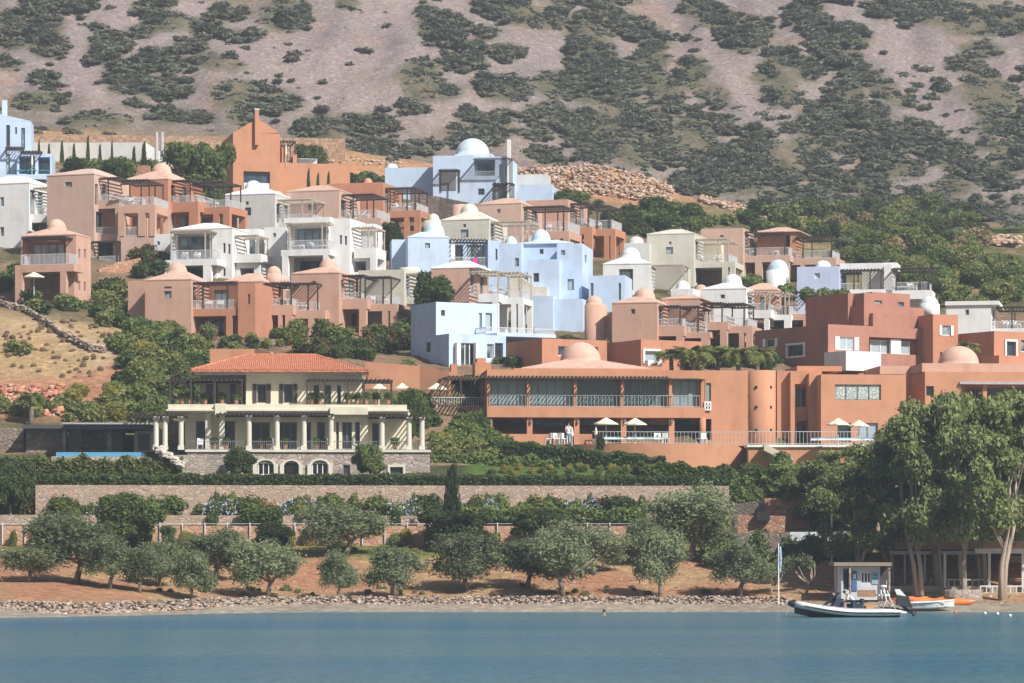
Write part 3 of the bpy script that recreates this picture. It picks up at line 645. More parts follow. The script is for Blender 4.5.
b.blk(840, 897, 263, 270, 4.5, 4, part='wing', mat=W['white']); b.blk(862, 884, 270, 296, 4.6, 3.8, part='wing', mat=W['cream']); b.blk(884, 892, 264, 296, 3.4, 4, part='wing', mat=W['white'], ops=[('Rd', 894, 897, 270, 288)])
b.balc(839, 884, 289.5, 296, 1, 4, mat=W['white']); b.rail(839, 860, 283, 290, 1, 3, ''); b.perg(840, 882, 269.5, 1, 4, (854, 870, 881), 290)
b.balc(892, 932, 290.5, 299, 2, 4, mat=W['white']); b.rail(893, 929, 282, 291, 2, 4); b.perg(891, 930, 268, 2, 4, (896, 920, 929), 291)
b.blk(839, 930, 296, None, 4.8, 3, part='base', mat=W['white']); b.turret(920, 939, 303.5, 325, -1, W['white']); b.dome(929, 296, 304, 9.3, -.1, mat=W['white_roof']); furn_spots(b, (900, 912), 4, 290); b.fin()
b = Bld('white_house', 'white flat roofed house with a dark pergola at the right edge of the photo', 'house', 946, 345, 300, -12, 'white')
b.blk(946, 991, 303, None, 0, 7, ops=[('w', 965.5, 969, 309.5, 315), ('Rd', 993, 997, 308, 328)]); b.blk(945, 999, 301, 305, -.2, 7.3, part='roof')
b.balc(991, 1040, 328.5, 334, .8, 5); b.rail(993, 1040, 321, 329, .8, 5); b.perg(996, 1040, 306.5, .8, 5, (1012, 1036), 329); b.blk(991, 1040, 334, None, 3, 4, part='base'); furn_spots(b, (1008, 1016), 3, 328); b.fin()
b = Bld('domed_turret', 'small bluish white domed turret beside the lavender house', 'house', 767, 285, 329, 0, 'white')
b.turret(767, 789, 270, None, 0); b.dome(778, 259.5, 271, 10.6, 1.2, mat=W['blue_roof']); b.fin()
# ---------- hotel
b = Bld('hotel_building', 'long orange hotel building with glazed dining terrace, round tower and two pink domes', 'hotel', 487, 445, 262, 5, 'orange', ctl=False)
FR = plain('green_grey_frame', (.20, .25, .25), .5)
b.blk(487, 705, 407, 417.5, 0, 13, part='floor_band')
b.blk(487, 705, 370, 378.5, 0, 13, part='floor_band')
b.blk(487, 705, 378.5, 407, .8, 12.2, ops=[('d', 489, 527, 380, 406, dict(n=4, glass=G2, frame=FR)), ('d', 530, 573, 380, 406, dict(n=5, glass=G2, frame=FR)), ('d', 577, 620, 380, 406, dict(n=5, glass=G2, frame=FR)), ('d', 624, 666, 380, 406, dict(n=5, glass=G2, frame=FR)), ('d', 673, 697, 380, 406, dict(n=3, glass=G2, frame=FR))])
b.blk(487, 705, 417.5, 446, 3.2, 9.8, ops=[('d', 493, 524, 419, 437, dict(n=3, glass=GD)), ('d', 532, 570, 419, 437, dict(n=4, glass=GD)), ('d', 580, 617, 419, 440, dict(n=4, glass=GD)), ('d', 627, 650, 419, 443, dict(n=3, glass=G1)), ('d', 675, 690, 419, 443, dict(n=2, glass=GD))])
for a in (487, 527, 574, 621, 669):
    b.blk(a, a+3, 378.3, 407.2, .25, .4, 'column')
    b.blk(a, a+5.5, 417.3, 446, .22, .5, 'column')
b.blk(701, 704.5, 378.3, 407.2, .25, .35, 'column'); b.turret(700, 706, 417, 446, -.05)
for a in (490, 530, 577, 624, 671): 
    q = b.rect(a+.2, a+1.8, 419.5, 423.5, .05); b.mb('wall_lamp', MFRAME).box(q[0], q[1], .02, .21, q[2], q[3])
b.rail(489, 701, 395, 407, .1, 9, 'L', mat=plain('rail_grey', (.36, .40, .41), .4, 0), step=.3)
b.perg(446, 671, 376.8, -1.0, 2.4, (), 378, mat=plain('reed_brown', (.12, .08, .055), .9), th=.12)
b.blk(487.2, 700, 377.9, 379.2, -.15, 1.2, 'pergola_beam', MDARK)
# recessed left wing
b.blk(433, 487, 407, 417, 3.2, 9, part='floor_band'); b.rail(432, 487, 397, 407, 3.2, 8, 'L', step=.2); b.perg(440, 487, 378.5, 3.4, 8, (440, 447, 461, 475, 484), 407, th=.14)
b.blk(458, 487, 417, None, 3.0, 9, part='wing', mat=W['orange']); b.blk(430, 459, 408.5, 416, 8, 4, 'wing')
b.blk(470, 488, 378.5, 407, 9.5, 3, part='wing', ops=[('d', 472, 484, 380, 405, dict(n=2, glass=GD))])
b.blk(422, 489, 374.5, 379, 9, 6, part='roof_slab'); b.blk(451, 457.5, 364, 376, 7, 1.6, 'chimney'); b.blk(475, 491, 362.5, 376, 6, 3, 'chimney'); b.blk(477, 486, 358, 363, 6.5, 2, 'chimney'); b.blk(430, 445, 371, 376, 10, 3, 'chimney')
b.blk(514, 652, 368.5, 371, 1.2, 11, part='roof_slab'); b.roof(522, 651, 368.5, 360, 2.5, 9.5, mat=W['pink_roof'], th=.05); b.dome(580.5, 342, 361.5, 20.5, 7, mat=W['pink_roof'], drum=1)
# solid right part
b.blk(705, 752, 370.5, 446, .3, 12, ops=[('w', 705.5, 711, 383, 401, dict(glass=G2)), ('o', 705.5, 711.5, 419, 440, dict(glass=GD))])
m = b.mb('lattice', MWHITE)
for (l, r, t, bb) in ((704.5, 711.5, 401.5, 403), (704.5, 711.5, 405, 406), (704.5, 711.5, 409, 410.3), (704.5, 706, 403, 409), (707.5, 708.7, 403, 409), (710.2, 711.5, 403, 409)):
    q = b.rect(l, r, t, bb, 0); m.box(q[0], q[1], .1, .28, q[2], q[3])
b.turret(750, 778, 370, None, -.5)
m = b.mb('round_vent', GD)
for py in (387, 407, 430):
    for px in (757, 771):
        x, z = b.loc(px, py, -.5); rr = 28*262/F/2; cx = (b.loc(750, py, -.5)[0]+b.loc(778, py, -.5)[0])/2
        yy = -.5+rr-math.sqrt(max(0, rr*rr-(x-cx)**2))
        m.box(x-.11, x+.11, yy-.03, yy+.12, z-.11, z+.11)
b.blk(777, 822, 371, 446, 1.6, 10, ops=[('o', 794, 809, 384, 407, dict(dp=.6, n=2, glass=GD)), ('o', 797, 808, 421, 446, dict(dp=.8, n=2, glass=GD))])
b.blk(797, 842, 366, 371.2, 3, 6, 'roof_slab')
b.blk(790.5, 795, 372, 446, .8, .79, 'pier')
b.blk(821, 906, 374.5, 446, -1.4, 12, ops=[('w', 835, 881, 384.5, 400, dict(n=4, frame=MFRAME, glass=stonemat('glass_block', [(.38, .44, .40), (.50, .55, .50), (.44, .46, .42)], (.25, .30, .28), scale=3.5, zs=1))), ('d', 837, 851, 423, 442, dict(glass=GD)), ('d', 858, 878, 423, 442, dict(glass=G1))])
b.blk(809, 822, 373.5, 446, .6, 9, 'wall_return')
b.blk(905, 926, 374, 446, 5, 7, 'wall_return'); b.blk(925, 1075, 372, 446, -.4, 13, ops=[('w', 926, 934, 386, 396, dict(glass=GD)), ('o', 961, 1060, 384, 408, dict(dp=2.2, n=9, glass=GD)), ('d', 930, 945, 425, 442)])
b.blk(960, 1072, 382, 384.3, -.7, .5, 'lintel', plain('grey_lintel', (.35, .37, .4), .6)); b.blk(983, 987, 384, 408, -.2, .4, 'column')
b.blk(922, 1080, 363.5, 372.2, 1.5, 12, 'roof_slab', W['pink']); b.blk(880, 930, 366, 374.2, 6, 7, 'roof_slab', W['pink'])
b.dome(958.5, 346, 364, 20.5, 7, mat=W['pink_roof'])
# low parapets and terrace
b.blk(492, 555, 434, 447, -1.2, .5, 'terrace_wall'); b.blk(574, 592, 434, 447, -.8, .5, 'terrace_wall')
b.rail(592, 748, 431.5, 443.5, -1.5, .5, '', step=.3, mat=MATS['rail_grey']); b.rail(748, 1010, 431.5, 444.5, -4.2, .5, '', step=.3, mat=MATS['rail_grey'])
b.fin()
# curved terrace retaining wall
tw = MB(); pts = []
for i in range(41):
    t = i/40; px = 560+(760-560)*t
    bulge = 5.2*math.sin(math.pi*min(1, t*1.0))**.6
    D = 262.5-bulge; pts.append((px, D))
top = [P(px, 443.6+0*D, D) for px, D in pts]
zt = P(600, 444.0, 259).z
rows = []
for (px, D) in pts:
    x = (px-512)*D/F; rows.append((x, D))
vs = []; fs = []
for x, D in rows: vs += [(x, D, zt), (x, D, zt-6), (x, D+.3, zt), (x, D+.3, zt-6)]
n = len(rows)
for i in range(n-1):
    a, c = i*4, i*4+4
    fs += [(a, c, c+1, a+1), (a, a+2, c+2, c), (a+2, a+3, c+3, c+2)]
tw.add(vs, fs)
fl = [(x, D+.3, zt-.12) for x, D in rows]+[(P(752, 0, 260).x, 260, zt-.12), (P(752, 0, 268).x, 268, zt-.12), (P(486, 0, 268).x, 268, zt-.12), (P(486, 0, 262).x, 262, zt-.12)]
o = tw.build('terrace_wall', W['orange']); tag(o, 'curved orange retaining wall below the hotel terrace', 'wall')
o = MB().add(fl, [tuple(range(len(fl)))]).build('terrace_paving', stucco('paving', (.42, .34, .27))); tag(o, kind='structure')
w2 = MB(); zb = P(850, 444.6, 256).z
xa, xb = P(748, 444, 257).x, P(1080, 444, 257).x
w2.box(xa, xb, 256.6, 258.5, zb-6, zb-.18); 
o = w2.build('terrace_wall', W['orange']); tag(o, 'straight orange terrace wall with a white edge, behind the big eucalyptus trees', 'wall')
MB().box(xa-.1, xb, 256.4, 261.2, zb-.18, zb).build('coping', MWHITE, o)
# diagonal stair
st = MB()
for i in range(16):
    p = P(763+i*1.75, 445+i*.85, 256.2-.02*i); st.box(p.x, p.x+.25, 255.0-.002*i, 256.3, p.z-.5, p.z)
o = st.build('stairs', stucco('stair_stone', (.55, .48, .38))); tag(o, 'pale stone stairs running down beside the hotel terrace', 'stairs')

# ---------- tiled villa
b = Bld('villa', 'cream villa with terracotta tiled hip roof, white columns and a stone basement', 'villa', 187, 474, 243, 3, 'ivory')
CW = stucco('column_white', (.60, .57, .49))
SH = dict(shut=MSHUT, sw=.42, glass=GD, surround=None, frame=MFRAME)
SH.pop('surround')
b.blk(187, 430, 451, None, 0, 13, 'basement', STONE, ops=[('w', 258, 274, 463, 475, dict(n=3, glass=GD, frame=MWHITE)), ('o', 284, 299, 463, 475, dict(dp=1)), ('w', 312, 328, 463, 475, dict(n=3, glass=GD, frame=MWHITE)), ('w', 343, 350, 465, 475, dict(glass=GD)), ('w', 390, 403, 467, 474, dict(surround=CW))])
# arches: stone surrounds
m = b.mb('arch', CW)
for c, r in ((265.5, 10.5), (291.5, 9.5), (320, 10.5)):
    x, z = b.loc(c, 464.5, 0); rr = r*.0759; k = 14
    vs = []
    for i in range(k+1):
        a = math.pi*i/k
        for q in (rr, rr-.22):
            for yy in (-.14, -.01): vs.append((x+q*math.cos(a), yy, z+q*.55*math.sin(a)))
    m.add(vs, [f for i in range(k) for f in ((i*4, i*4+4, i*4+5, i*4+1), (i*4+2, i*4+3, i*4+7, i*4+6), (i*4, i*4+2, i*4+6, i*4+4))])
    for sgn in (-1, 1): m.box(x+sgn*rr-.16, x+sgn*rr+.16, -.2, -.015, z-1.0, z+.02)
b.blk(160, 190, 455, None, -1.5, 6, 'basement', STONE)
b.blk(185, 431, 449.8, 452, -.15, 4, 'cornice', CW)
b.blk(185, 255, 412, 451, 3.6, 9, ops=[('d', 196, 206, 421, 449, dict(glass=GD)), ('d', 222, 235, 421, 449, dict(glass=GD)), ('w', 173, 178, 424, 446)])
b.blk(250, 410, 412, 451, 3.0, 9.6, ops=[('d', 252, 270, 422, 449, dict(n=2, glass=GD)), ('d', 277, 297, 422, 449, dict(n=3, glass=GD)), ('d', 303, 311, 422, 449, dict(n=1, glass=GD)), ('d', 317, 325, 422, 449, dict(n=1, glass=GD)), ('d', 372, 379, 423, 447, dict(n=1, glass=GD))])
b.blk(332, 368, 412, 451, 1.6, 1.4, part='bay', ops=[('d', 336, 339, 422, 449, dict(glass=GD)), ('d', 342, 352, 422, 449, dict(n=2, glass=GD)), ('d', 355, 360, 422, 449, dict(glass=GD))])
b.blk(168, 407, 404.5, 412.3, .9, 12, 'parapet', stucco('stucco_parapet', (.62, .58, .46))); b.blk(166, 409, 409.5, 411, .7, 12.4, 'cornice', CW)
b.blk(330, 368, 407, 414.5, .5, 1, 'parapet', stucco('stucco_parapet', (.62, .58, .46))); b.blk(215, 226, 403.5, 415, .6, 1, 'parapet', stucco('stucco_parapet', (.62, .58, .46)))
for c in (156, 165, 181, 249, 277, 304, 331, 382, 409, 422):
    x0, z0 = b.loc(c, 449.8, .3); _, z1 = b.loc(c, 415.8, .3); x0 -= .0
    m = MB(); m.box(x0-.23, x0+.23, .1, .56, z0, z0+.3); m.lathe([(.2, z0+.3), (.19, z1-.25)], 12, (x0, .33, 0)); m.box(x0-.24, x0+.24, .09, .57, z1-.25, z1); m.build('column', CW, b.root)
for c in (208, 222):
    x0, z0 = b.loc(c, 449.8, 1.5); _, z1 = b.loc(c, 412, 1.5); m = MB(); m.box(x0-.2, x0+.2, 1.3, 1.7, z0, z1); m.build('column', CW, b.root)
b.perg(216, 334, 413.5, -.2, 3.2, (), th=.14); b.perg(368, 425, 415.2, -.2, 3.2, (), th=.14); b.perg(128, 186, 414.5, -.2, 3.2, (), th=.14)
b.rail(188, 430, 441, 450, .35, 2, '', mat=MFRAME, step=.16)
b.blk(246, 362, 373, 405, 2.4, 10, part='upper_wall', ops=[('w', 257, 266.5, 384, 403, SH), ('w', 283.5, 293, 384, 403, SH), ('w', 313.5, 319, 385, 404, dict(glass=GD)), ('w', 324, 331, 385, 404, dict(glass=GD)), ('w', 337, 341, 385, 404, dict(glass=GD))])
b.blk(200, 247, 375, 405, 5.2, 7.2, part='upper_wall', mat=stucco('stucco_recess', (.50, .47, .40)), ops=[('w', 206, 213, 384, 404, dict(glass=GD)), ('w', 230, 236, 384, 403, dict(glass=GD))])
b.blk(194, 366, 371, 374, 1.8, 11.4, 'eaves', MWHITE)
# hip roof
TILE = stonemat('roof_tile', [(.52, .19, .10), (.60, .25, .14), (.46, .16, .09)], (.40, .15, .09), scale=3.2, zs=1.0, bump=.5)
x0, ze = b.loc(191, 371.4, 1.2); x1, _ = b.loc(369, 371.4, 1.2); y0, y1 = 1.2, 13.8
xr0, zr = b.loc(247, 355.5, 7.5); xr1, _ = b.loc(316, 355.5, 7.5); zt = ze+.12
m = MB(); m.box(x0, x1, y0, y1, ze-.02, zt, 'T'); m.add([(x0, y0, zt), (x1, y0, zt), (x1, y1, zt), (x0, y1, zt), (xr0, 7.5, zr), (xr1, 7.5, zr)], [(0, 1, 5, 4), (1, 2, 5), (2, 3, 4, 5), (3, 0, 4)])
rf = m.build('roof', TILE, b.root)
m = MB()
n = 90
for i in range(n):      # tile rolls on the front slope
    x = x0+(x1-x0)*(i+.5)/n
    if x < xr0: f = (x-x0)/(xr0-x0)
    elif x > xr1: f = (x1-x)/(x1-xr1)
    else: f = 1
    a = Vector((x, y0-.02, zt+.02)); c = Vector((x, y0+(7.5-y0)*f, zt+(zr-zt)*f+.02))
    m.tube([a, c], [.06, .06], 5)
m.build('tile_ridges', TILE, rf)
m = MB(); m.tube([(x0, y0, zt), (xr0, 7.5, zr+.05)], [.11, .11], 6); m.tube([(xr0, 7.5, zr+.05), (xr1, 7.5, zr+.05)], [.11, .11], 6); m.tube([(xr1, 7.5, zr+.05), (x1, y0, zt)], [.11, .11], 6); m.build('ridge', TILE, rf)
b.perg(168, 243, 378.8, 1.6, 3.4, (170, 191, 215, 242), 405); b.perg(306, 393, 379.5, .9, 3.2, (307, 324.5, 347.5, 364, 391.5), 405)
b.fin()
# pool pavilion at left
b = Bld('pool_pavilion', 'dark flat roofed stone pavilion beside the pool, left of the tiled villa', 'pavilion', 22, 452, 246, 3, STONED)
b.blk(64, 150, 424, 428.5, -2.2, 10, 'roof', plain('dark_slab', (.07, .06, .06), .8)); b.blk(62, 152, 422.6, 424.2, -2.5, 10.6, 'roof_edge', plain('grey_slab', (.33, .33, .32), .8)); b.blk(22, 64, 424.5, 428.5, 0, 8, 'roof', plain('dark_slab', (.07, .06, .06), .8))
b.blk(0, 24, 428, None, 3, 2, 'wall', STONED); b.blk(26, 62, 428.5, None, 1.4, 5, 'wall', STONED); b.blk(68, 82, 428.5, None, 2.0, 5, 'wall', STONED, ops=[]); b.blk(82, 122, 428.5, None, 2.8, 4, 'wall', STONED)
b.blk(134, 160, 428.5, 452, 3, 5, 'wall', W['ivory'], ops=[('d', 138, 150, 434, 451, dict(glass=GD))]); b.turret(62, 66, 428.5, 452, .5, STONE); b.turret(106, 112, 430, 452, .8, STONE)
b.fin()
# pool
mW, nt, bs = nodes('pool_water'); bs.inputs['Base Color'].default_value = (.10, .32, .52, 1); bs.inputs['Roughness'].default_value = .08
p0, p1 = P(56, 452.2, 241.5), P(141, 452.2, 241.5)
o = MB().box(p0.x, p1.x, 241.5, 245, p0.z-.7, p0.z).build('swimming_pool', mW); tag(o, kind='structure')
MB().box(p0.x-.3, p1.x+.3, 241.1, 241.49, p0.z-1.2, p0.z-.32).build('pool_edge', STONE, o)
# steps of pale boulders beside pool
m = MB()
for i in range(70):
    t = i/70; p = P(157+25*t+rnd.uniform(-3, 3), 448+19*t+rnd.uniform(-3, 2), 241.5-.8*t+rnd.uniform(-.4, .4)); k = rnd.uniform(.4, .75)
    m.lathe([(.1*k, -.2*k), (.34*k, -.1*k), (.3*k, .12*k), (.1*k, .2*k)], 5, p, rnd.uniform(.7, 1.6), .9)
tag(m.build('rock_steps', stucco('pale_rock', (.55, .5, .44))), 'flight of pale boulders stepping down left of the tiled villa', 'steps')

# ---------- garden walls
def wallrun(pts, h, th, mat, name, label, cap=None, down=1.5, copemat=None):
    m = MB(); vs = []; fs = []
    q = [P(*p) for p in pts]
    for i, p in enumerate(q):
        t = (q[min(i+1, len(q)-1)]-q[max(i-1, 0)]); t.z = 0; t.normalize(); nn = Vector((-t.y, t.x, 0))*th/2
        vs += [p-nn+Vector((0, 0, -h-down)), p-nn, p+nn, p+nn+Vector((0, 0, -h-down))]
    for i in range(len(q)-1):
        a, c = i*4, i*4+4
        fs += [(a, c, c+1, a+1), (a+1, c+1, c+2, a+2), (a+2, c+2, c+3, a+3)]
    e = (len(q)-1)*4
    fs += [(0, 1, 2, 3), (e+3, e+2, e+1, e)]
    m.add(vs, fs); o = m.build(name, mat); tag(o, label, 'wall')
    return o
def seg(l, r, t0, t1, D0, D1, n=12): return [(l+(r-l)*i/n, t0+(t1-t0)*i/n, D0+(D1-D0)*i/n) for i in range(n+1)]
wallrun(seg(36, 729, 485, 486, 238.5, 238.5), 2, .5, STONEP, 'retaining_wall', 'long pinkish stone retaining wall below the clipped hedge')
wallrun(seg(-120, 640, 514.5, 516.5, 235.5, 235.5), 1, .4, STONEP, 'stone_wall', 'low pinkish stone wall of the lower flower terrace, above the orange fence')
fw = wallrun(seg(-120, 640, 525, 526, 232.8, 232.8), .8, .2, stonemat('rammed_orange', [(.44, .25, .16), (.50, .31, .21), (.40, .21, .13), (.52, .36, .26)], (.40, .25, .17), scale=1.6, bump=.4), 'fence_wall', 'low orange boundary wall with thin metal posts behind the olive trees')
m = MB()
for i in range(34):
    p = P(-110+i*22.5, 522.5, 232.6); m.box(p.x-.035, p.x+.035, 232.55, 232.65, p.z-1.6, p.z)
m.build('post', MRAIL, fw)
m = MB(); a, c = P(-120, 523.5, 232.6), P(640, 524.5, 232.6); m.box(a.x, c.x, 232.58, 232.62, a.z-.03, a.z); m.build('rail', MRAIL, fw)
wallrun([(98, 270, 321), (118, 262, 322), (140, 258, 323)], 2.5, .5, STONEO, 'stone_wall', 'orange natural stone bank wall between the two pink houses at left')
wallrun([(560, 447.5, 255), (590, 449, 254), (620, 453, 252.5), (655, 461, 250)], .2, .35, STONEO, 'garden_wall', 'low sloping garden wall of orange stone below the hotel terrace', down=.5)
wallrun(seg(765, 809, 498, 499, 234, 233.5, 3), 3, .5, STONEO, 'stone_wall', 'tall orange stone block wall right of the olive grove')
wallrun(seg(738, 785, 515, 516, 231.5, 231, 3), 3, .5, STONEO, 'stone_wall', 'lower orange stone wall with a small dark opening')
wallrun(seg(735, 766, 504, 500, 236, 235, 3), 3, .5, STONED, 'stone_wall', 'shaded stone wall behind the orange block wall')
wallrun(seg(735, 850, 533, 531, 229, 228, 5), 1.3, .3, STONED, 'stone_wall', 'long grey stone wall behind the beach hut and dead trees')
o = MB().box(P(790, 535, 227.6).x, P(845, 535, 227.6).x, 227.5, 227.7, P(0, 541, 227.6).z, P(0, 532, 227.6).z).build('painted_panel', stucco('white_blue_paint', (.55, .58, .62), var=.5, scale=1.5)); tag(o, 'faded white painted panel above the beach hut', 'panel')
o = MB().box(P(757, 520, 230.6).x, P(770, 520, 230.6).x, 230.5, 230.9, P(0, 520.5, 230.6).z, P(0, 512, 230.6).z).build('dark_opening', plain('opening_shade', (.02, .018, .016), .9)); tag(o, 'small opening with painted-in shade in the orange stone wall', 'hatch')  # near-black block painted for the shade inside the opening
# white building with cypresses
b = Bld('white_wall_building', 'long low white building behind a row of small cypresses at upper left', 'building', 33, 168, 388, 0, 'grey')
b.blk(33, 146, 142.5, 200, 0, 7); b.prism([(146, 142.5), (152, 146.5), (168, 156), (168, 200), (146, 200)], .003, 6.99, mat=W['white']); b.fin()
wallrun(seg(66, 150, 161, 166, 380, 378, 4), 1.5, .5, STONEO, 'garden_wall', 'short orange stone wall with bougainvillea below the white building')
wallrun(seg(-20, 345, 133, 139, 402, 400, 8), 1.6, .6, stonemat('bank_stone', [(.42, .26, .17), (.50, .36, .26), (.34, .19, .12), (.30, .24, .16)], (.36, .25, .17), scale=2.4), 'roadside_bank_wall', 'long orange rubble wall along the road above the upper left houses')
wallrun([(412, 193, 360), (440, 197, 359), (470, 203, 357)], 1, .5, STONED, 'stone_wall', 'dark stone garden wall below the blue hilltop villa')
wallrun([(545, 352, 284), (570, 352, 283.5), (600, 355, 283)], 1, .4, STONEO, 'garden_wall', 'short orange stone garden wall in front of the big blue house')
wallrun([(210, 349, 272), (255, 349, 272), (272, 352, 271)], 1, .4, W['orange'], 'garden_wall', 'low orange rendered wall behind the tiled roof')
wallrun([(365, 362, 268), (420, 366, 268), (450, 372, 267)], 1, .4, W['orange'], 'garden_wall', 'low orange rendered wall between tiled villa and hotel')
wallrun([(255, 338, 285), (300, 341, 284), (340, 344, 284)], .6, .4, STONEP, 'garden_wall', 'low pale stone wall below the pink domed houses')
wallrun([(720, 212, 392), (745, 214, 391), (775, 222, 390)], 1.3, .6, STONEO, 'stone_wall', 'broken orange stone wall on the green ridge at right')

# ---------- beach hut
b = Bld('beach_hut', 'small white beach hut with blue signs and a reed roof', 'hut', 866, 597, 211, 0, W['white'], ctl=False)
HW = stucco('hut_white', (.55, .57, .60), var=.25)
b.blk(838, 880, 566.5, 600, 0, 2.6, 'wall', HW, ops=[('d', 843, 849.5, 568.5, 590, dict(glass=GD)), ('w', 861, 871, 572, 583, dict(n=3, glass=G1, frame=MWHITE))])
b.blk(880, 889, 566.5, 600, .8, 1.8, 'wall', plain('shed_dark', (.06, .05, .05), .9))
b.blk(834, 892, 562.5, 566, -.8, 3.8, 'roof', plain('reed', (.26, .21, .16), .95))
BL = plain('sign_blue', (.05, .13, .30), .6)
b.blk(852, 857, 571, 591, -.06, .05, 'sign', BL); b.blk(853.3, 855.8, 574, 579, -.075, .014, 'sign_mark', MWHITE)
b.blk(872, 878.5, 572, 584, -.06, .05, 'sign', plain('sign_pale', (.25, .38, .48), .6)); b.blk(873, 877.5, 574, 575.5, -.075, .014, 'sign_mark', BL); b.blk(873, 877.5, 578, 579.3, -.075, .014, 'sign_mark', BL)
for a in (850, 889.5): b.blk(a-.8, a+.8, 563, 600, -.7, .13, 'post', BARKL)
b.blk(858, 876, 590, 597, -.9, .35, 'counter', plain('counter_wood', (.3, .18, .11), .8)); b.fin()
# ---------- beach restaurant
b = Bld('beach_restaurant', 'open fronted beach taverna with white posts and low white railing at the right edge', 'restaurant', 925, 597, 215, 0, W['white'], ctl=False)
RW = stucco('rest_white', (.60, .59, .56))
b.blk(888, 1060, 586, 612, 1.2, 12, 'deck', stucco('deck', (.35, .30, .25)))
b.blk(975, 1062, 548.5, 553.5, .8, .35, 'beam', RW); b.blk(890, 980, 551, 554.5, 4.5, .35, 'beam', RW)
b.blk(888, 1064, 541, 549.5, 5.5, 8, 'roof', stucco('rest_roof', (.50, .33, .22))); b.blk(930, 944, 536, 545, 6.5, 3, 'roof', stucco('rest_roof', (.50, .33, .22)))
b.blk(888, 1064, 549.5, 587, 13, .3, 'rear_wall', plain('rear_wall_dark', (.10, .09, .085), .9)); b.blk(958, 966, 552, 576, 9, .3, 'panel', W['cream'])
b.blk(1000, 1035, 556, 580, 11.5, .3, 'panel', stucco('tan_panel', (.40, .30, .20)))
for a in (945, 989.5, 1023, 1050): b.blk(a-1.3, a+1.3, 553.5, 588, .9, .2, 'post', RW)
for a in (905, 925, 960): b.blk(a-.9, a+.9, 554.5, 588, 4.7, .15, 'post', RW)
for (l, r, t, y) in ((980, 1060, 585.5, .6), (930, 984, 579, 3.6)):
    m = b.mb('fence|%d' % l, RW); q = b.rect(l, r, t, t+1.4, y); m.box(q[0], q[1], y, y+.08, q[2], q[3]); q = b.rect(l, r, t+7, t+8, y); m.box(q[0], q[1], y+.01, y+.07, q[2], q[3])
    k = int((r-l)/6)
    for i in range(k+1):
        q = b.rect(l+i*6, l+i*6+1.1, t+1, t+12, y); m.box(q[0], q[1], y-.005, y+.085, q[2], q[3])
b.blk(985, 1060, 597, 600, .2, 1, 'step', RW); b.fin()
m = MB()
p = P(965, 601, 212); m.lathe([(.9, -.6), (1.0, .1), (.95, .62), (.85, .68)], 18, (P(963, 600, 212).x, 212, P(963, 600, 212).z), 1.3, .8)
tag(m.build('stone_planter', STONE), 'round stone planter under the eucalyptus at the beach', 'planter')
m = MB(); p = P(778.5, 600, 209); m.tube([p-Vector((0, 0, .6)), p+Vector((0, 0, 3.7))], [.05, .04], 8)
o = m.build('flag_pole', MWHITE); tag(o, 'white pole with a furled blue and white flag standing at the waterline', 'flag pole')
m = MB(); m.tube([p+Vector((.09, 0, 1.8)), p+Vector((.13, 0, 2.7)), p+Vector((.1, 0, 3.5))], [.05, .11, .07], 8); m.build('flag', stucco('flag_cloth', (.35, .45, .62), var=.8, scale=4), o)
m = MB(); p = P(831.7, 540, 226); m.tube([p+Vector((0, 0, -2)), P(831.7, 504, 226)], [.07, .05], 8); tag(m.build('lamp_post', MWHITE), 'thin white post among the trees above the beach hut', 'post')
for px, lab in ((156.5, 'left'), (162, 'right')):
    m = MB(); p = P(px, 160, 384); m.tube([p, P(px, 132, 384)], [.22, .2], 8); tag(m.build('concrete_post', stucco('concrete', (.42, .43, .45))), lab+' one of two grey concrete posts at the end of the white building', 'post')
# ------------------------------------------------------------------ terrain
XS = np.array([-60., -15., 10., 30., 60.])
DS = np.array([190, 206, 209, 213, 222, 230, 234.2, 236, 238.9, 240.5, 245, 256, 263, 275, 284, 300, 320, 340, 372, 385, 400, 440])
TAB = np.array([[z]*5 for z in (-2.2, 0, .45, .7, 2.05, 4.0, 4.5, 5.9, 6.6, 8.9, 9.6, 11.2, 12.4, 16.6, 20, 24.3, 29.8, 35.0)], float).tolist()
TAB[-1] = [35.5, 35.2, 35.2, 34.6, 33.5]
TAB += [[47, 44.5, 44.0, 41.5, 38.3], [50.5, 48, 47, 43.5, 40.5], [54.5, 52, 50, 46.2, 42.8], [61.7, 57.6, 54, 51.4, 48.7]]
TAB = np.array(TAB)
XO = XS; XS = np.array([-60., -15., -6., 0., 10., 30., 60.])
TAB = np.stack([np.interp(XS, XO, r_) for r_ in TAB])
for D_, z_ in ((256, 9.7), (263, 10.2)): TAB[list(DS).index(D_), 3:] = z_
def shore(x, y):
    t = np.clip((-11-x)/21, 0, 1); sh = 17*t*t*(3-2*t)
    return y+sh*np.clip((232-y)/30, 0, 1)
def unshore(x, y2):
    t = min(1, max(0, (-11-x)/21)); sh = 17*t*t*(3-2*t)
    return y2-sh if y2-sh <= 202 else (y2-sh*232/30)/(1-sh/30)
CTL = [(0, 309, 294), (45, 326, 289), (85, 348, 282), (0, 345, 284), (60, 350, 280), (0, 385, 272), (60, 382, 272), (140, 384, 270), (0, 410, 262), (80, 402, 264),
       (150, 402, 264), (-60, 300, 296), (-60, 350, 284), (860, 300, 325), (900, 275, 345), (1000, 298, 328), (950, 262, 360), (1050, 300, 325), (1000, 245, 395),
       (870, 235, 395), (300, 352, 278), (350, 358, 276), (390, 372, 268), (440, 400, 268), (470, 425, 258), (440, 440, 254), (620, 470, 246), (500, 462, 247), (700, 480, 244), (740, 478, 243), (780, 505, 238), (840, 520, 236),
       (760, 535, 229), (900, 500, 240), (1000, 480, 245), (600, 200, 380), (680, 210, 380), (560, 470, 245.5), (460, 472, 246)]
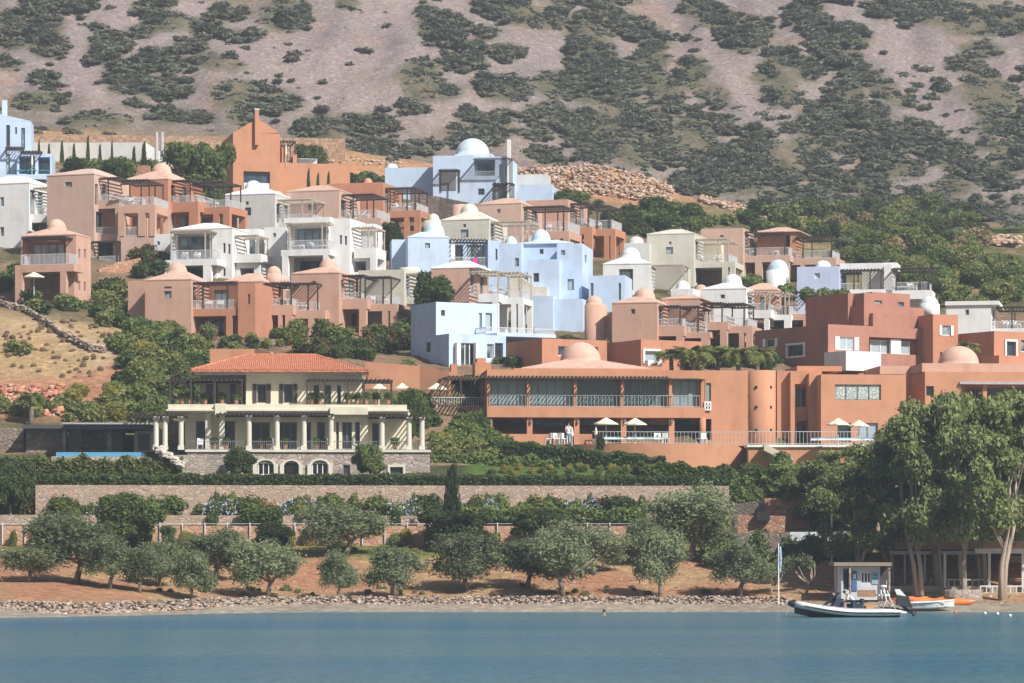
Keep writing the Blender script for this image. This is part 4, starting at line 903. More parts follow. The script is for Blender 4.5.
cp = np.array([tuple(P(*c)) for c in CTL]+[tuple(v) for v in BASES])
def base_h(x, y):
    x = np.asarray(x, float); y = np.asarray(y, float)
    y = shore(x, y)
    ix = np.clip(np.searchsorted(XS, x)-1, 0, len(XS)-2); tx = np.clip((x-XS[ix])/(XS[ix+1]-XS[ix]), 0, 1)
    iy = np.clip(np.searchsorted(DS, y)-1, 0, len(DS)-2); ty = np.clip((y-DS[iy])/(DS[iy+1]-DS[iy]), -3, 1)
    a = TAB[iy, ix]*(1-tx)+TAB[iy, ix+1]*tx; b = TAB[iy+1, ix]*(1-tx)+TAB[iy+1, ix+1]*tx
    z = a*(1-ty)+b*ty
    far = np.clip(y-440, 0, None)
    zz = z+np.clip(far, 0, 110)*.60+np.clip(far-110, 0, None)*.28
    ridge = (np.sin(x*.055+y*.021)*2.2+np.sin(x*.11-y*.035+1)*1.0)*np.clip(far/60, 0, 1)
    zz = zz+ridge
    return np.where(y < 206, np.maximum((y-206)*.14, -3), zz)
res = cp[:, 2]-base_h(cp[:, 0], cp[:, 1])
def hgt(x, y):
    x = np.atleast_1d(np.asarray(x, float)); y = np.atleast_1d(np.asarray(y, float))
    z = base_h(x, y)
    out = z.copy()
    near = (y > 236) & (y < 440) & (np.abs(x) < 120)
    if near.any():
        xn, yn = x[near], y[near]; add = np.zeros(len(xn))
        for i in range(0, len(xn), 8000):
            d2 = (xn[i:i+8000, None]-cp[None, :, 0])**2*.6+(yn[i:i+8000, None]-cp[None, :, 1])**2
            w = np.exp(-d2/(2*36.)); add[i:i+8000] = (w*res).sum(1)/(w.sum(1)+.12)
        fade = np.clip((yn-240)/6, 0, 1)
        out[near] += add*fade
    out += 1.7*np.exp(-((x-12)/9.)**2-((y-404)/11.)**2)
    w = np.clip((y-212)/10, 0, 1)*np.clip((y-240)/25, .25, 1)
    out += w*(.22*np.sin(x*.9+np.sin(y*.7)*1.3)*np.sin(y*1.1+.4*x)+.15*np.sin(x*.37+2)*np.sin(y*.41))
    return out
def ground_at(px, py, d0=207., d1=1000.):
    ds = np.concatenate([np.arange(d0, 450, .5), np.arange(450, d1, 1.5)])
    x = (px-512)*ds/F; z = H+(YH-py)*ds/F; g = hgt(x, ds); k = np.where(z <= g)[0]
    if len(k) == 0: return None
    D = ds[k[0]]; return Vector(((px-512)*D/F, D, float(g[k[0]])))
def inside(x, y):
    for inv, x0, x1, y0, y1 in FOOT:
        q = inv @ Vector((x, y, 0))
        if x0 < q.x < x1 and y0 < q.y < y1: return True
    return False
def at_depth(px, D):
    x = (px-512)*D/F; return Vector((x, D, float(hgt(x, D)[0])))

# scrub patches on the mountain (centre and radii as seen, degrees)
ELL = [(40,5,22,7,0),(78,3,20,8,0),(12,20,12,12,0),(35,25,28,14,0),(48,45,20,14,0),(15,40,12,10,0),(10,66,11,5,0),(46,78,13,7,0),(40,101,27,9,0),(97,28,8,4,0),
(150,8,20,8,0),(165,22,20,10,0),(142,32,15,7,0),(205,28,18,12,0),(230,12,20,10,0),(285,15,25,18,0),(240,35,25,6,0),(165,3,12,5,0),(110,45,20,12,0),(105,57,15,7,0),(125,72,20,12,0),(160,60,25,12,0),
(215,62,27,8,10),(165,88,28,12,0),(125,85,18,10,0),(190,45,18,8,0),(255,98,42,15,8),(75,120,12,5,0),(95,118,12,6,0),(117,122,15,6,0),(170,115,20,9,0),(133,104,8,5,0),(200,118,18,6,0),(240,118,12,8,0),
(318,122,18,8,0),(320,138,27,13,10),(40,133,14,6,0),(85,133,20,5,0),(347,3,12,6,0),(424,12,9,8,0),(443,30,25,17,15),(475,48,11,9,0),(485,33,12,8,0),(505,52,18,9,0),(460,63,24,8,0),(418,75,22,14,0),
(432,92,28,10,0),(412,108,16,6,0),(468,115,12,8,0),(500,118,14,8,0),(502,88,29,13,10),(493,130,20,10,0),(495,5,20,12,0),(520,15,25,10,0),(545,22,20,8,0),(560,12,12,10,0),(585,30,20,15,0),(610,20,25,15,20),
(640,30,32,12,25),(590,55,25,20,0),(605,72,20,10,0),(560,85,25,15,0),(600,92,36,15,10),(620,75,25,15,0),(650,60,20,12,0),(655,82,20,12,20),(545,115,25,12,0),(575,122,25,12,0),(600,130,40,20,0),(640,125,35,18,20),
(640,155,30,12,10),(600,152,22,10,0),(668,100,15,20,0),(535,133,15,8,0),(545,155,12,8,0),(360,125,36,12,0),(355,145,32,10,0),(380,152,30,8,0),(425,147,12,8,0),(470,138,26,12,10),
(700,8,20,10,0),(722,20,30,12,20),(738,40,22,12,20),(760,30,15,14,0),(782,67,20,20,0),(780,95,20,13,10),(808,70,12,12,0),(760,78,10,6,0),(805,12,18,15,0),(820,30,20,15,20),(850,35,20,12,20),(835,50,26,12,25),
(857,72,27,10,30),(882,87,22,11,35),(903,101,14,7,10),(845,95,18,14,0),(850,112,26,12,20),(820,122,22,12,20),(830,137,27,15,20),(800,128,13,8,0),(870,115,15,12,0),(885,140,27,20,25),(922,137,27,15,30),
(952,157,32,15,30),(982,173,20,12,20),(892,165,32,12,10),(860,182,32,10,0),(800,150,15,11,0),(815,165,20,15,20),(832,182,20,12,0),(690,75,15,15,20),(715,97,16,11,20),(702,125,27,12,0),(760,135,15,6,0),
(690,150,32,15,0),(720,162,32,15,0),(750,152,30,12,0),(770,170,30,15,10),(740,182,32,12,0),(700,182,32,10,0),(800,197,32,10,0),(910,8,42,12,0),(950,15,36,12,0),(1000,20,30,15,0),(990,30,42,7,0),(890,12,20,8,0),
(980,50,22,10,0),(965,65,20,6,0),(987,92,26,20,20),(1000,112,26,25,0),(1007,140,20,13,0),(1017,162,22,10,0),(992,142,16,10,0),(955,187,20,8,0),(960,207,22,8,0),(988,212,20,8,0),(1012,222,20,8,0),
(943,91,6,4,0),(686,64,6,4,0),(705,68,6,4,0),(850,207,42,10,0),(900,217,32,8,0),(930,197,22,10,0),(880,202,22,8,0),(60,-14,50,10,0),(250,-12,60,12,0),(520,-14,50,14,0),(600,-10,50,16,0),(820,-14,40,16,0),(960,-14,60,14,0),
(-40,30,40,40,0),(-60,100,40,30,0),(1070,60,40,40,20),(1075,150,40,40,20)]
def ell_mask(px, py, grow=1.0):
    m = np.zeros(px.shape)
    for cx, cy, rx, ry, a in ELL:
        c, s = math.cos(R(a)), math.sin(R(a)); dx, dy = px-cx, py-cy
        u, v = (dx*c+dy*s)/(rx*grow), (-dx*s+dy*c)/(ry*grow)
        m = np.maximum(m, np.clip(1.6-1.3*np.sqrt(u*u+v*v), 0, 1))
    return m
def vnoise(x, y, s, seed=0):
    return np.array([noise.noise(Vector((a*s+seed, b*s, seed*.7))) for a, b in zip(x, y)])

def sheet(name, xs, ys, colfn, mat):
    X, Y = np.meshgrid(xs, ys); x, y = X.ravel(), Y.ravel(); z = hgt(x, y)
    m = y > 375
    if m.any():
        z[m] += np.clip((y[m]-375)/60, 0, 1)*(vnoise(x[m], y[m], .11, 3)*1.3+vnoise(x[m], y[m], .4, 5)*.45+np.clip((y[m]-430)/20, 0, 1)*vnoise(x[m], y[m]*.35, .25, 8)*.8)
    nx, ny = len(xs), len(ys)
    me = bpy.data.meshes.new(name)
    idx = np.arange(nx*ny).reshape(ny, nx)
    fq = np.stack([idx[:-1, :-1], idx[:-1, 1:], idx[1:, 1:], idx[1:, :-1]], -1).reshape(-1, 4)
    me.from_pydata(np.stack([x, y, z], 1).tolist(), [], fq.tolist()); me.update()
    me.polygons.foreach_set('use_smooth', [True]*len(me.polygons))
    col = colfn(x, y, z); ca = me.color_attributes.new('ground', 'FLOAT_COLOR', 'POINT')
    ca.data.foreach_set('color', np.concatenate([np.clip(col, 0, 1), np.ones((len(x), 1))], 1).astype(np.float32).ravel())
    me.materials.append(mat)
    o = bpy.data.objects.new(name, me); COL.objects.link(o); o['kind'] = 'structure'; return o
def gcol(x, y, z):
    px = 512+x*F/y; py = YH-(z-H)*F/y
    n = vnoise(x, y, .16, 1)+.5*vnoise(x, y, .6, 2); n2 = vnoise(x, y, .07, 9)
    C = lambda *c: np.array(c)
    c = np.zeros((len(x), 3))
    earth, green, tan, orange, sand, dgreen = C(.25, .17, .11), C(.11, .105, .05), C(.42, .29, .155), C(.40, .205, .12), C(.34, .29, .23), C(.055, .07, .03)
    def mix(a, b, t): t = np.clip(t, 0, 1)[:, None]; return a*(1-t)+b*t
    c[:] = mix(np.tile(earth, (len(x), 1)), green, .35+n*1.5)
    # shore band
    y_ = y; y = shore(x, y)
    t = (y < 212.5); c[t] = sand*(1+n[t, None]*.15)
    s = (y >= 210.5) & (y < 231); oc = mix(np.tile(orange, (len(x), 1)), tan, .35+n*1.2); c[s] = oc[s]
    gg = mix(oc, C(.15, .165, .045)*np.ones((len(x), 1)), np.clip((y-226.5)/3, 0, 1)*(.8+n*.8)); s = (y >= 225) & (y < 232.8); c[s] = gg[s]
    s = (y >= 232.8) & (y < 246); c[s] = mix(np.tile(dgreen, (len(x), 1)), green, .5+n)[s]
    s = (y > 240.6) & (y < 262) & (px > 470); c[s] = mix(np.tile(C(.09, .15, .035), (len(x), 1)), green, n)[s]
    y = y_
    # dry field left
    w = np.clip((165-px)/25, 0, 1)*np.clip((y-258)/4, 0, 1)*np.clip((300-y)/6, 0, 1)
    fc = mix(np.tile(tan, (len(x), 1)), C(.44, .33, .22), .2+n*1.5); fc = mix(fc, orange*np.ones((len(x), 1)), (276-y)/4+n*1.5)
    c = mix(c, fc, w)
    # orange banks at the foot of the mountain
    w = np.clip((y-374)/10, 0, 1)*np.clip((445-y)/20+n*.8, 0, 1)*np.clip((720-px)/60, 0, 1)
    c = mix(c, mix(np.tile(C(.47, .24, .13), (len(x), 1)), tan, .3+n*1.3), w)
    w = np.clip((y-325)/10, 0, 1)*np.clip((px-690)/60, 0, 1)*np.clip((450-y)/15, 0, 1)
    c = mix(c, mix(np.tile(C(.10, .11, .045), (len(x), 1)), C(.30, .21, .12), .25+n*1.5), w)
    # mountain
    w = np.clip((y-428)/14, 0, 1)
    scree = mix(np.tile(C(.265, .215, .205), (len(x), 1)), C(.222, .185, .18), .5+n2*1.5)
    scree = mix(scree, C(.34, .22, .16), np.clip(n2*2.0-.5+n*.7, 0, .45))
    em = ell_mask(px, py, 1.12)
    scrub = mix(np.tile(C(.105, .10, .06), (len(x), 1)), C(.17, .14, .10), .2+n*1.3)
    mt = mix(scree, scrub, em*2.0+n*.5-.15)
    low = np.clip((y-425)/10, 0, 1)*np.clip((452-y)/12, 0, 1)
    mt = mix(mt, scrub, low*.6)
    return mix(c, mt, w)
gm, nt, bs = nodes('ground_earth')
at = N(nt, 'ShaderNodeVertexColor'); at.layer_name = 'ground'
tc = N(nt, 'ShaderNodeTexCoord')
n1 = N(nt, 'ShaderNodeTexNoise', Scale=1.6, Detail=8.0, Roughness=.75); nt.links.new(tc.outputs['Object'], n1.inputs['Vector'])
r1 = ramp(nt, n1.outputs[0], [(.3, (.62, .62, .62)), (.5, (1, 1, 1)), (.72, (1.0, 1.0, 1.0))])
r1.color_ramp.elements[2].color = (1.35, 1.32, 1.28, 1)
mx = N(nt, 'ShaderNodeMix', data_type='RGBA', blend_type='MULTIPLY'); mx.inputs[0].default_value = 1
nt.links.new(at.outputs['Color'], mx.inputs[6]); nt.links.new(r1.outputs[0], mx.inputs[7])
vr = N(nt, 'ShaderNodeTexVoronoi', Scale=2.2); nt.links.new(tc.outputs['Object'], vr.inputs['Vector'])
vc = N(nt, 'ShaderNodeSeparateColor'); nt.links.new(vr.outputs['Color'], vc.inputs[0])
r2 = ramp(nt, vc.outputs[0], [(.0, (.80, .80, .80)), (.8, (1.05, 1.05, 1.05)), (1., (1.3, 1.28, 1.25))])
mx2 = N(nt, 'ShaderNodeMix', data_type='RGBA', blend_type='MULTIPLY'); mx2.inputs[0].default_value = .8
nt.links.new(mx.outputs[2], mx2.inputs[6]); nt.links.new(r2.outputs[0], mx2.inputs[7])
nt.links.new(mx2.outputs[2], bs.inputs['Base Color']); bs.inputs['Roughness'].default_value = 1; bs.inputs['Specular IOR Level'].default_value = .1
bp = N(nt, 'ShaderNodeBump', Strength=.7, Distance=.5); nt.links.new(n1.outputs[0], bp.inputs['Height']); nt.links.new(bp.outputs[0], bs.inputs['Normal'])
sheet('ground', np.arange(-125, 125.1, 1.1), np.concatenate([np.arange(150, 204, 6), np.arange(204, 262, .7), np.arange(262, 425.5, 1.25)]), gcol, gm)
sheet('mountain', np.arange(-125, 125.1, .95), np.arange(421, 551, .62), gcol, gm)
for sx, nm in ((-1, 'hillside'), (1, 'hillside')):
    xs = np.sort(np.concatenate([np.arange(124.5, 160, 8), np.arange(160, 620, 20)])*sx)
    sheet(nm, xs, np.concatenate([np.arange(150, 425, 6), np.arange(425, 1000, 12)]), gcol, gm)
sheet('mountain_top', np.arange(-125, 126, 10.), np.arange(549.5, 1000, 10.), gcol, gm)

# ------------------------------------------------------------------ water
wm, nt, bs = nodes('sea_water')
bs.inputs['Base Color'].default_value = (.035, .105, .15, 1); bs.inputs['Roughness'].default_value = .22; bs.inputs['IOR'].default_value = 1.33
tc = N(nt, 'ShaderNodeTexCoord')
def wn(sx, sy, scale, det=4.):
    mp = N(nt, 'ShaderNodeMapping'); mp.inputs['Scale'].default_value = (sx, sy, 1); nt.links.new(tc.outputs['Object'], mp.inputs[0])
    n = N(nt, 'ShaderNodeTexNoise', Scale=scale, Detail=det, Roughness=.6); nt.links.new(mp.outputs[0], n.inputs['Vector']); return n
na, nb = wn(1, 1.6, 1.3), wn(.35, .8, .35, 3.)
ad = N(nt, 'ShaderNodeMath', operation='ADD'); nt.links.new(na.outputs[0], ad.inputs[0]); nt.links.new(nb.outputs[0], ad.inputs[1])
bp = N(nt, 'ShaderNodeBump', Strength=1.0, Distance=.55); nt.links.new(ad.outputs[0], bp.inputs['Height']); nt.links.new(bp.outputs[0], bs.inputs['Normal'])
nc = wn(.012, .05, 1.0, 4.)
r = ramp(nt, nc.outputs[0], [(.35, (.028, .130, .215)), (.65, (.075, .170, .205))]); nt.links.new(r.outputs[0], bs.inputs['Base Color'])
o = MB().quad((-620, -60, 0), (620, -60, 0), (620, 208, 0), (-620, 208, 0)).build('sea_water', wm); tag(o, kind='structure')
# ------------------------------------------------------------------ foliage
LM = {
 'mid': leafmat('leaf_mid', (.050, .082, .022), (.23, .29, .095)),
 'dark': leafmat('leaf_dark', (.026, .046, .015), (.115, .155, .055)),
 'light': leafmat('leaf_light', (.10, .13, .035), (.29, .31, .11)),
 'olive': leafmat('leaf_olive', (.080, .104, .050), (.32, .37, .205)),
 'euca': leafmat('leaf_eucalyptus', (.095, .125, .042), (.41, .45, .19)),
 'scrub': leafmat('leaf_scrub', (.115, .125, .090), (.190, .198, .145)),  # both scrub tones paled to carry distance haze in the colour
 'scrubd': leafmat('leaf_scrub_dark', (.075, .088, .066), (.135, .150, .108)),
 'dry': leafmat('leaf_dry', (.26, .19, .11), (.42, .32, .20)),
 'red': plain('petal_red', (.50, .03, .05), .8), 'magenta': plain('petal_magenta', (.50, .06, .28), .8), 'plumb': plain('petal_blue', (.36, .42, .58), .8), 'yellow': leafmat('leaf_yellow', (0.203, 0.203, 0.043), (0.390, 0.351, 0.091)),
}
def leaves(seed, n, size, blobs, rmin=.55, up=.35, hang=0., core=True, asp=.6, coresc=.62):
    """numpy leaf-card cloud; blobs = (cx,cy,cz,rx,ry,rz)"""
    g = np.random.default_rng(seed); bl = np.array(blobs, float)
    vol = bl[:, 3]*bl[:, 4]*bl[:, 5]; w = vol**.72; k = g.choice(len(bl), n, p=w/w.sum())
    d = g.normal(size=(n, 3)); d /= np.linalg.norm(d, axis=1)[:, None]
    r = rmin+(1.04-rmin)*g.random(n)**.6
    if hang > 0: r = r+g.exponential(.13, n)
    lump = 1+.16*np.sin(d[:, 0]*5+seed)*np.sin(d[:, 1]*6+seed*2)*np.sin(d[:, 2]*5+1)
    p = bl[k, :3]+d*bl[k, 3:]*(r*lump)[:, None]
    nrm = d*up+g.normal(size=(n, 3))*.6; nrm[:, 2] += .25; nrm /= np.linalg.norm(nrm, axis=1)[:, None]
    t = g.normal(size=(n, 3)); t[:, 2] -= hang*2; t -= nrm*(t*nrm).sum(1)[:, None]; t /= np.linalg.norm(t, axis=1)[:, None]
    b = np.cross(nrm, t); s = size*(.6+.8*g.random(n))
    a1 = t*s[:, None]; b1 = b*(s*asp)[:, None]
    V = np.stack([p-a1, p+b1*.9-a1*.1, p+a1, p-b1*.9+a1*.1], 1).reshape(-1, 3)
    Fq = np.arange(n*4).reshape(n, 4)
    if core:
        cv, cf = [], []
        for q in bl:
            o = len(cv)
            for i, (lr, lz) in enumerate([(0, -1), (.72, -.68), (1, -.1), (.85, .5), (.45, .88), (0, 1)]):
                for j in range(7):
                    an = j*2*math.pi/7+i*.4; f = coresc*(1+.18*math.sin(j*2.3+i*1.7+seed))
                    cv.append((q[0]+lr*q[3]*f*math.cos(an), q[1]+lr*q[4]*f*math.sin(an), q[2]+lz*q[5]*f))
            for i in range(5):
                for j in range(7): cf.append((o+i*7+j, o+i*7+(j+1) % 7, o+(i+1)*7+(j+1) % 7, o+(i+1)*7+j))
        Fq = np.concatenate([Fq, np.array(cf)+len(V)]); V = np.concatenate([V, np.array(cv)])
    return V, Fq
def npmesh(name, V, Fq, mat):
    me = bpy.data.meshes.new(name); nv, nf = len(V), len(Fq)
    me.vertices.add(nv); me.vertices.foreach_set('co', V.astype(np.float32).ravel())
    me.loops.add(nf*4); me.loops.foreach_set('vertex_index', Fq.astype(np.int32).ravel())
    me.polygons.add(nf); me.polygons.foreach_set('loop_start', np.arange(0, nf*4, 4, dtype=np.int32))
    me.update(calc_edges=True); me.materials.append(mat); return me
g0 = random.Random(5)
def rblobs(n, rad, r0, zc=1., zs=.7, seed=0):
    q = random.Random(seed); out = []
    for i in range(n):
        a = q.uniform(0, 6.28); d = rad*math.sqrt(q.random()); s = q.uniform(.7, 1.25)*r0
        out.append((d*math.cos(a), d*math.sin(a), zc+q.uniform(-1, 1)*zs*(1-.5*d/max(rad, .01)), s, s, s*q.uniform(.7, .95)))
    return out
# unit bush: radius 1, height 2 (z 0..2)
BUSH = {}
for kind in ('mid', 'dark', 'light', 'olive', 'dry', 'yellow'):
    BUSH[kind] = [npmesh('bush_'+kind, *leaves(i*7+len(kind), 1500, .105, [(0, 0, .8, .78, .78, .85)]+rblobs(6, .62, .42, .95, .6, i+3), rmin=.6), LM[kind]) for i in range(3)]
FL = {c: [npmesh('flowers_'+c, *leaves(90+i, 130 if c != 'plumb' else 420, .055 if c != 'plumb' else .085, [(0, 0, .85, .95, .95, 1.0)]+rblobs(4, .6, .45, 1., .5, i+3), rmin=.93, core=False), LM[c]) for i in range(2)] for c in ('red', 'magenta', 'plumb')}
SCR = [npmesh('scrub_clump', *leaves(200+i, 420, .17, [(0, 0, .7, .8, .8, .75)]+rblobs(4, .6, .42, .85, .4, i+31), rmin=.6), LM['scrubd']) for i in range(4)]
def mkobj(name, me, parent=None):
    o = bpy.data.objects.new(name, me); COL.objects.link(o)
    if parent: o.parent = parent
    return o
NB = [0]; REG = []
def bush(kind, px, top, bot, w, D=None, label=None, group=None, flower=None, name='bush', cat='bush', free=False, tree=False):
    g = ground_at(px, bot) if D is None else at_depth(px, D)
    if g is None: return None
    D = g.y
    if not free and D is not None and inside(g.x, g.y): return None
    s = D/F; zt = H+(YH-top)*s; zb = min(g.z, H+(YH-bot)*s) if abs(g.z-(H+(YH-bot)*s)) < 3 else H+(YH-bot)*s
    h = max(.5, zt-zb+.15); r = w*s/2
    NB[0] += 1; i = NB[0]
    o = mkobj(name, BUSH[kind][i % 3]); o.location = (g.x, g.y+r*.3, zb-.15); o.scale = (r/1.02, min(r, 2.6)/1.02, h/1.95); o.rotation_euler = (0, 0, 0 if r > 3 else rnd.uniform(0, 6.28) if w*s < 4 else rnd.choice((0, math.pi)))
    tag(o, label or 'leafy green shrub', cat, group)
    if name == 'bush': REG.append((w*max(4, bot-top), o, kind, i))
    if flower:
        f = mkobj('flowers', FL[flower][i % 2], o)
    return o
def fill(kinds, cx, cy, rx, ry, n, sz, label, group, D=None, flower=None, name='bush', cat='bush', asp=.8):
    for i in range(n):
        a = rnd.uniform(0, 6.28); d = math.sqrt(rnd.random()); px = cx+rx*d*math.cos(a); py = cy+ry*d*math.sin(a)
        w = sz*rnd.uniform(.65, 1.35); k = rnd.choice(kinds)
        bush(k, px, py-w*asp, py, w, D=None if D is None else D+rnd.uniform(-1.5, 1.5), label=label, group=group, flower=flower if flower and rnd.random() < .6 else None, name=name, cat=cat)

# ---- tree prototypes: unit trees, total height 1, crown radius 0.5 in x/y
def limb_tree(seed, fork, ctr, r0, lean=.0, nl=4, mat=BARK):
    q = random.Random(seed); m = MB()
    p0 = Vector((0, 0, -.05)); p1 = Vector((lean*.5+q.uniform(-.02, .02), 0, fork*.55)); p2 = Vector((lean, q.uniform(-.02, .02), fork))
    m.tube([p0, p1, p2], [r0*1.3, r0, r0*.85], 8)
    for i in range(nl):
        a = 6.28*i/nl+q.uniform(-.5, .5); rr = q.uniform(.15, .34)
        e = Vector((math.cos(a)*rr, math.sin(a)*rr, ctr+q.uniform(-.05, .22)))
        mid = p2.lerp(e, .5)+Vector((math.cos(a)*.05, math.sin(a)*.05, -.02))
        m.tube([p2-Vector((0, 0, .03)), mid, e], [r0*.7, r0*.5, r0*.2], 6)
    return m
OL = []
for i in range(5):
    V, Fq = leaves(300+i, 8000, .024, [(0, 0, .60, .27, .27, .27)]+[(math.cos(a)*d, math.sin(a)*d*.9, z, s, s, s*1.0) for a, d, z, s in [(g0.uniform(0, 6.28), g0.uniform(.10, .36), g0.uniform(.34, .86), g0.uniform(.11, .18)) for _ in range(22)]], rmin=.35, hang=.3, asp=.42, coresc=.5)
    OL.append((npmesh('olive_crown', V, Fq, LM['olive']), limb_tree(40+i, .30, .55, .028, g0.uniform(-.06, .06), 4).mesh('olive_trunk', BARK, True)))
EU = []
for i in range(4):
    q = random.Random(600+i); bl = []
    for _ in range(34):
        z = q.uniform(.30, .96); mr = .46*math.sin(math.pi*min(1, (z-.18)/.86))**.6
        a = q.uniform(0, 6.28); d = mr*math.sqrt(q.random())*1.05; s = q.uniform(.04, .092)
        bl.append((math.cos(a)*d, math.sin(a)*d, z, s*1.15, s*1.15, s*.85))
    V, Fq = leaves(700+i, 15000, .0165, bl, rmin=.3, hang=.15, up=.6, asp=.6, coresc=.5)
    m = MB(); tops = []
    for t in range(2):
        lx = q.uniform(-.12, .12); m.tube([(t*.03, 0, -.03), (t*.03+lx*.3, 0, .18), (lx, q.uniform(-.05, .05), .42), (lx*1.3, 0, .75)], [.022, .018, .013, .004], 8)
    for _ in range(12):
        c = q.choice(bl); m.tube([(0, 0, .30+q.uniform(-.06, .2)), ((c[0])*.5, c[1]*.5, c[2]*.5+.22), c[:3]], [.008, .006, .003], 5)
    EU.append((npmesh('eucalyptus_crown', V, Fq, LM['euca']), m.mesh('eucalyptus_trunk', BARKL, True)))
DT = []
for i in range(3):
    bl = [(0, 0, .58, .36, .36, .34)]+[(math.cos(a)*d, math.sin(a)*d, z, s, s, s*.85) for a, d, z, s in [(g0.uniform(0, 6.28), g0.uniform(.2, .4), g0.uniform(.28, .84), g0.uniform(.10, .17)) for _ in range(16)]]
    DT.append((npmesh('dense_crown', *leaves(800+i, 8500, .028, bl, rmin=.5), LM['mid']), npmesh('dense_crown', *leaves(830+i, 8500, .028, bl, rmin=.5), LM['dark']), limb_tree(60+i, .28, .5, .03, 0, 3).mesh('dense_trunk', BARK, True)))
NT = [0]
def tree(kind, px, top, bot, w, label, D=None, group=None, name=None, cat='tree', depth=None):
    g = ground_at(px, bot) if D is None else at_depth(px, D)
    s = g.y/F; h = H+(YH-top)*s-g.z; ww = w*s; i = NT[0] = NT[0]+1
    if kind == 'olive': c, t = OL[i % 5]; name = name or 'olive_tree'; cn = 'crown'
    elif kind == 'euca': c, t = EU[i % 4]; name = name or 'eucalyptus_tree'
    elif kind == 'dark': c, t = DT[i % 3][1], DT[i % 3][2]; name = name or 'round_tree'
    else: c, t = DT[i % 3][0], DT[i % 3][2]; name = name or 'round_tree'
    r = empty(name, g, rnd.choice((0, 1.3, 2.4, 3.1, 4.3)) if kind != 'euca' else rnd.uniform(0, 6), label, cat, group)
    r.scale = (ww*1.02, min(ww, h*1.3)*1.02, h)
    if abs(math.sin(r.rotation_euler.z)) > .5 and ww > h*1.3: r.rotation_euler.z = 0
    mkobj('crown', c, r); mkobj('trunk', t, r); return r

# ---- olive grove (front and middle rows, left to right)
for a in [
 (28, 549, 607, 74, 'olive tree at the far left of the shore row, crown touching the photo edge', 214), (75, 521, 583, 98, 'tall spreading olive tree behind the far left shore tree', 221), (110, 543, 606, 66, 'forked pale trunked olive tree, third from the left on the shore', 214.5),
 (140, 552, 596, 60, 'small olive tree between the forked one and the thin shore sapling', 218), (192, 554, 604, 52, 'slim olive sapling with a thin straight trunk near the rock edge at left', 214), (214, 535, 580, 84, 'dense olive tree casting a wide shadow behind the slim sapling', 223),
 (266, 545, 599, 80, 'open branched olive tree left of the shore centre, with pale forked trunk', 216), (338, 556, 600, 44, 'short olive tree leaning near the shore, left of the double trunked one', 215), (392, 552, 599, 68, 'olive tree with two separate thin pale trunks', 215.5),
 (466, 536, 590, 80, 'dark trunked spreading olive tree below the conifer', 218), (527, 540, 588, 74, 'olive tree with a short thick trunk at the centre of the grove', 219.5), (563, 527, 599, 90, 'broad olive tree with a v-shaped trunk above the pale rocks', 215.5),
 (594, 532, 575, 76, 'low wide olive tree behind the v-trunked one', 224), (660, 534, 597, 62, 'olive tree with thin white stems right of the grove centre', 216), (641, 524, 565, 50, 'small grey olive tree by the orange wall end', 226),
 (690, 490, 560, 104, 'largest dark olive tree at the right side of the grove', 227), (345, 510, 557, 98, 'big olive tree standing high on the yellow-green bank', 229), (740, 545, 597, 72, 'thin dry looking olive tree beside the beach pole', 214),
 (60, 518, 560, 70, 'grey green olive tree behind the far left pair', 228), (160, 545, 585, 50, 'olive tree half hidden behind two front row olives at left', 224)]:
    tree('olive', a[0], a[1]-6, a[2]+1, a[3]*1.08, a[4], group='olive trees of the grove above the shore')
for a in [(125, 489, 546, 78, 'large round dark tree standing before the low pink wall at left', 230, 'mid'), (10, 452, 525, 52, 'very dark tree at the left edge beside the hedge', 237, 'dark'), (168, 524, 549, 18, 'tiny round tree in the grass before the orange wall', 230, 'mid'),
          (272, 520, 551, 44, 'small twin crowned dark tree before the orange wall', 230, 'dark'), (543, 505, 545, 72, 'round green tree poking above the low pink wall at the centre', 230.5, 'mid'), (455, 508, 550, 78, 'wide dark tree under the conifer', 230, 'dark'),
          (370, 441, 474, 36, 'light round headed tree in front of the villa basement', 241.2, 'mid'), (238, 445, 476, 36, 'dark round tree in front of the stone arches', 241.2, 'dark'), (200, 137, 197, 74, 'large dense dark green tree left of the orange gabled building', 356, 'mid'),
          (312, 142, 168, 44, 'round green tree right of the orange gabled building', 386, 'mid'), (437, 266, 305, 62, 'domed dark hedge tree swallowing a beige frame', 302, 'dark'), (825, 284, 328, 52, 'airy grey green tree in front of the lavender house', 300, 'mid'),
          (393, 218, 266, 26, 'narrow dark tree between terracotta house and blue domed house', 333, 'dark'), (700, 474, 505, 44, 'dark bushy tree above the stone block walls', 241, 'dark'), (845, 488, 535, 74, 'grey green tree over the painted panel', 231, 'mid'),
          (600, 432, 446, 10, 'small dark clipped cypress at the hotel terrace', 257, 'dark'), (965, 222, 254, 66, 'broad brownish tree on the ridge at the upper right', 420, 'dark'), (1005, 228, 262, 52, 'round green tree on the ridge at the right edge', 415, 'mid'),
          (410, 384, 412, 36, 'round green tree right of the upper villa pergola', 252, 'mid')]:
    tree(a[6], *a[:5], D=a[5], name='dark_tree' if a[6] == 'dark' else 'round_tree')
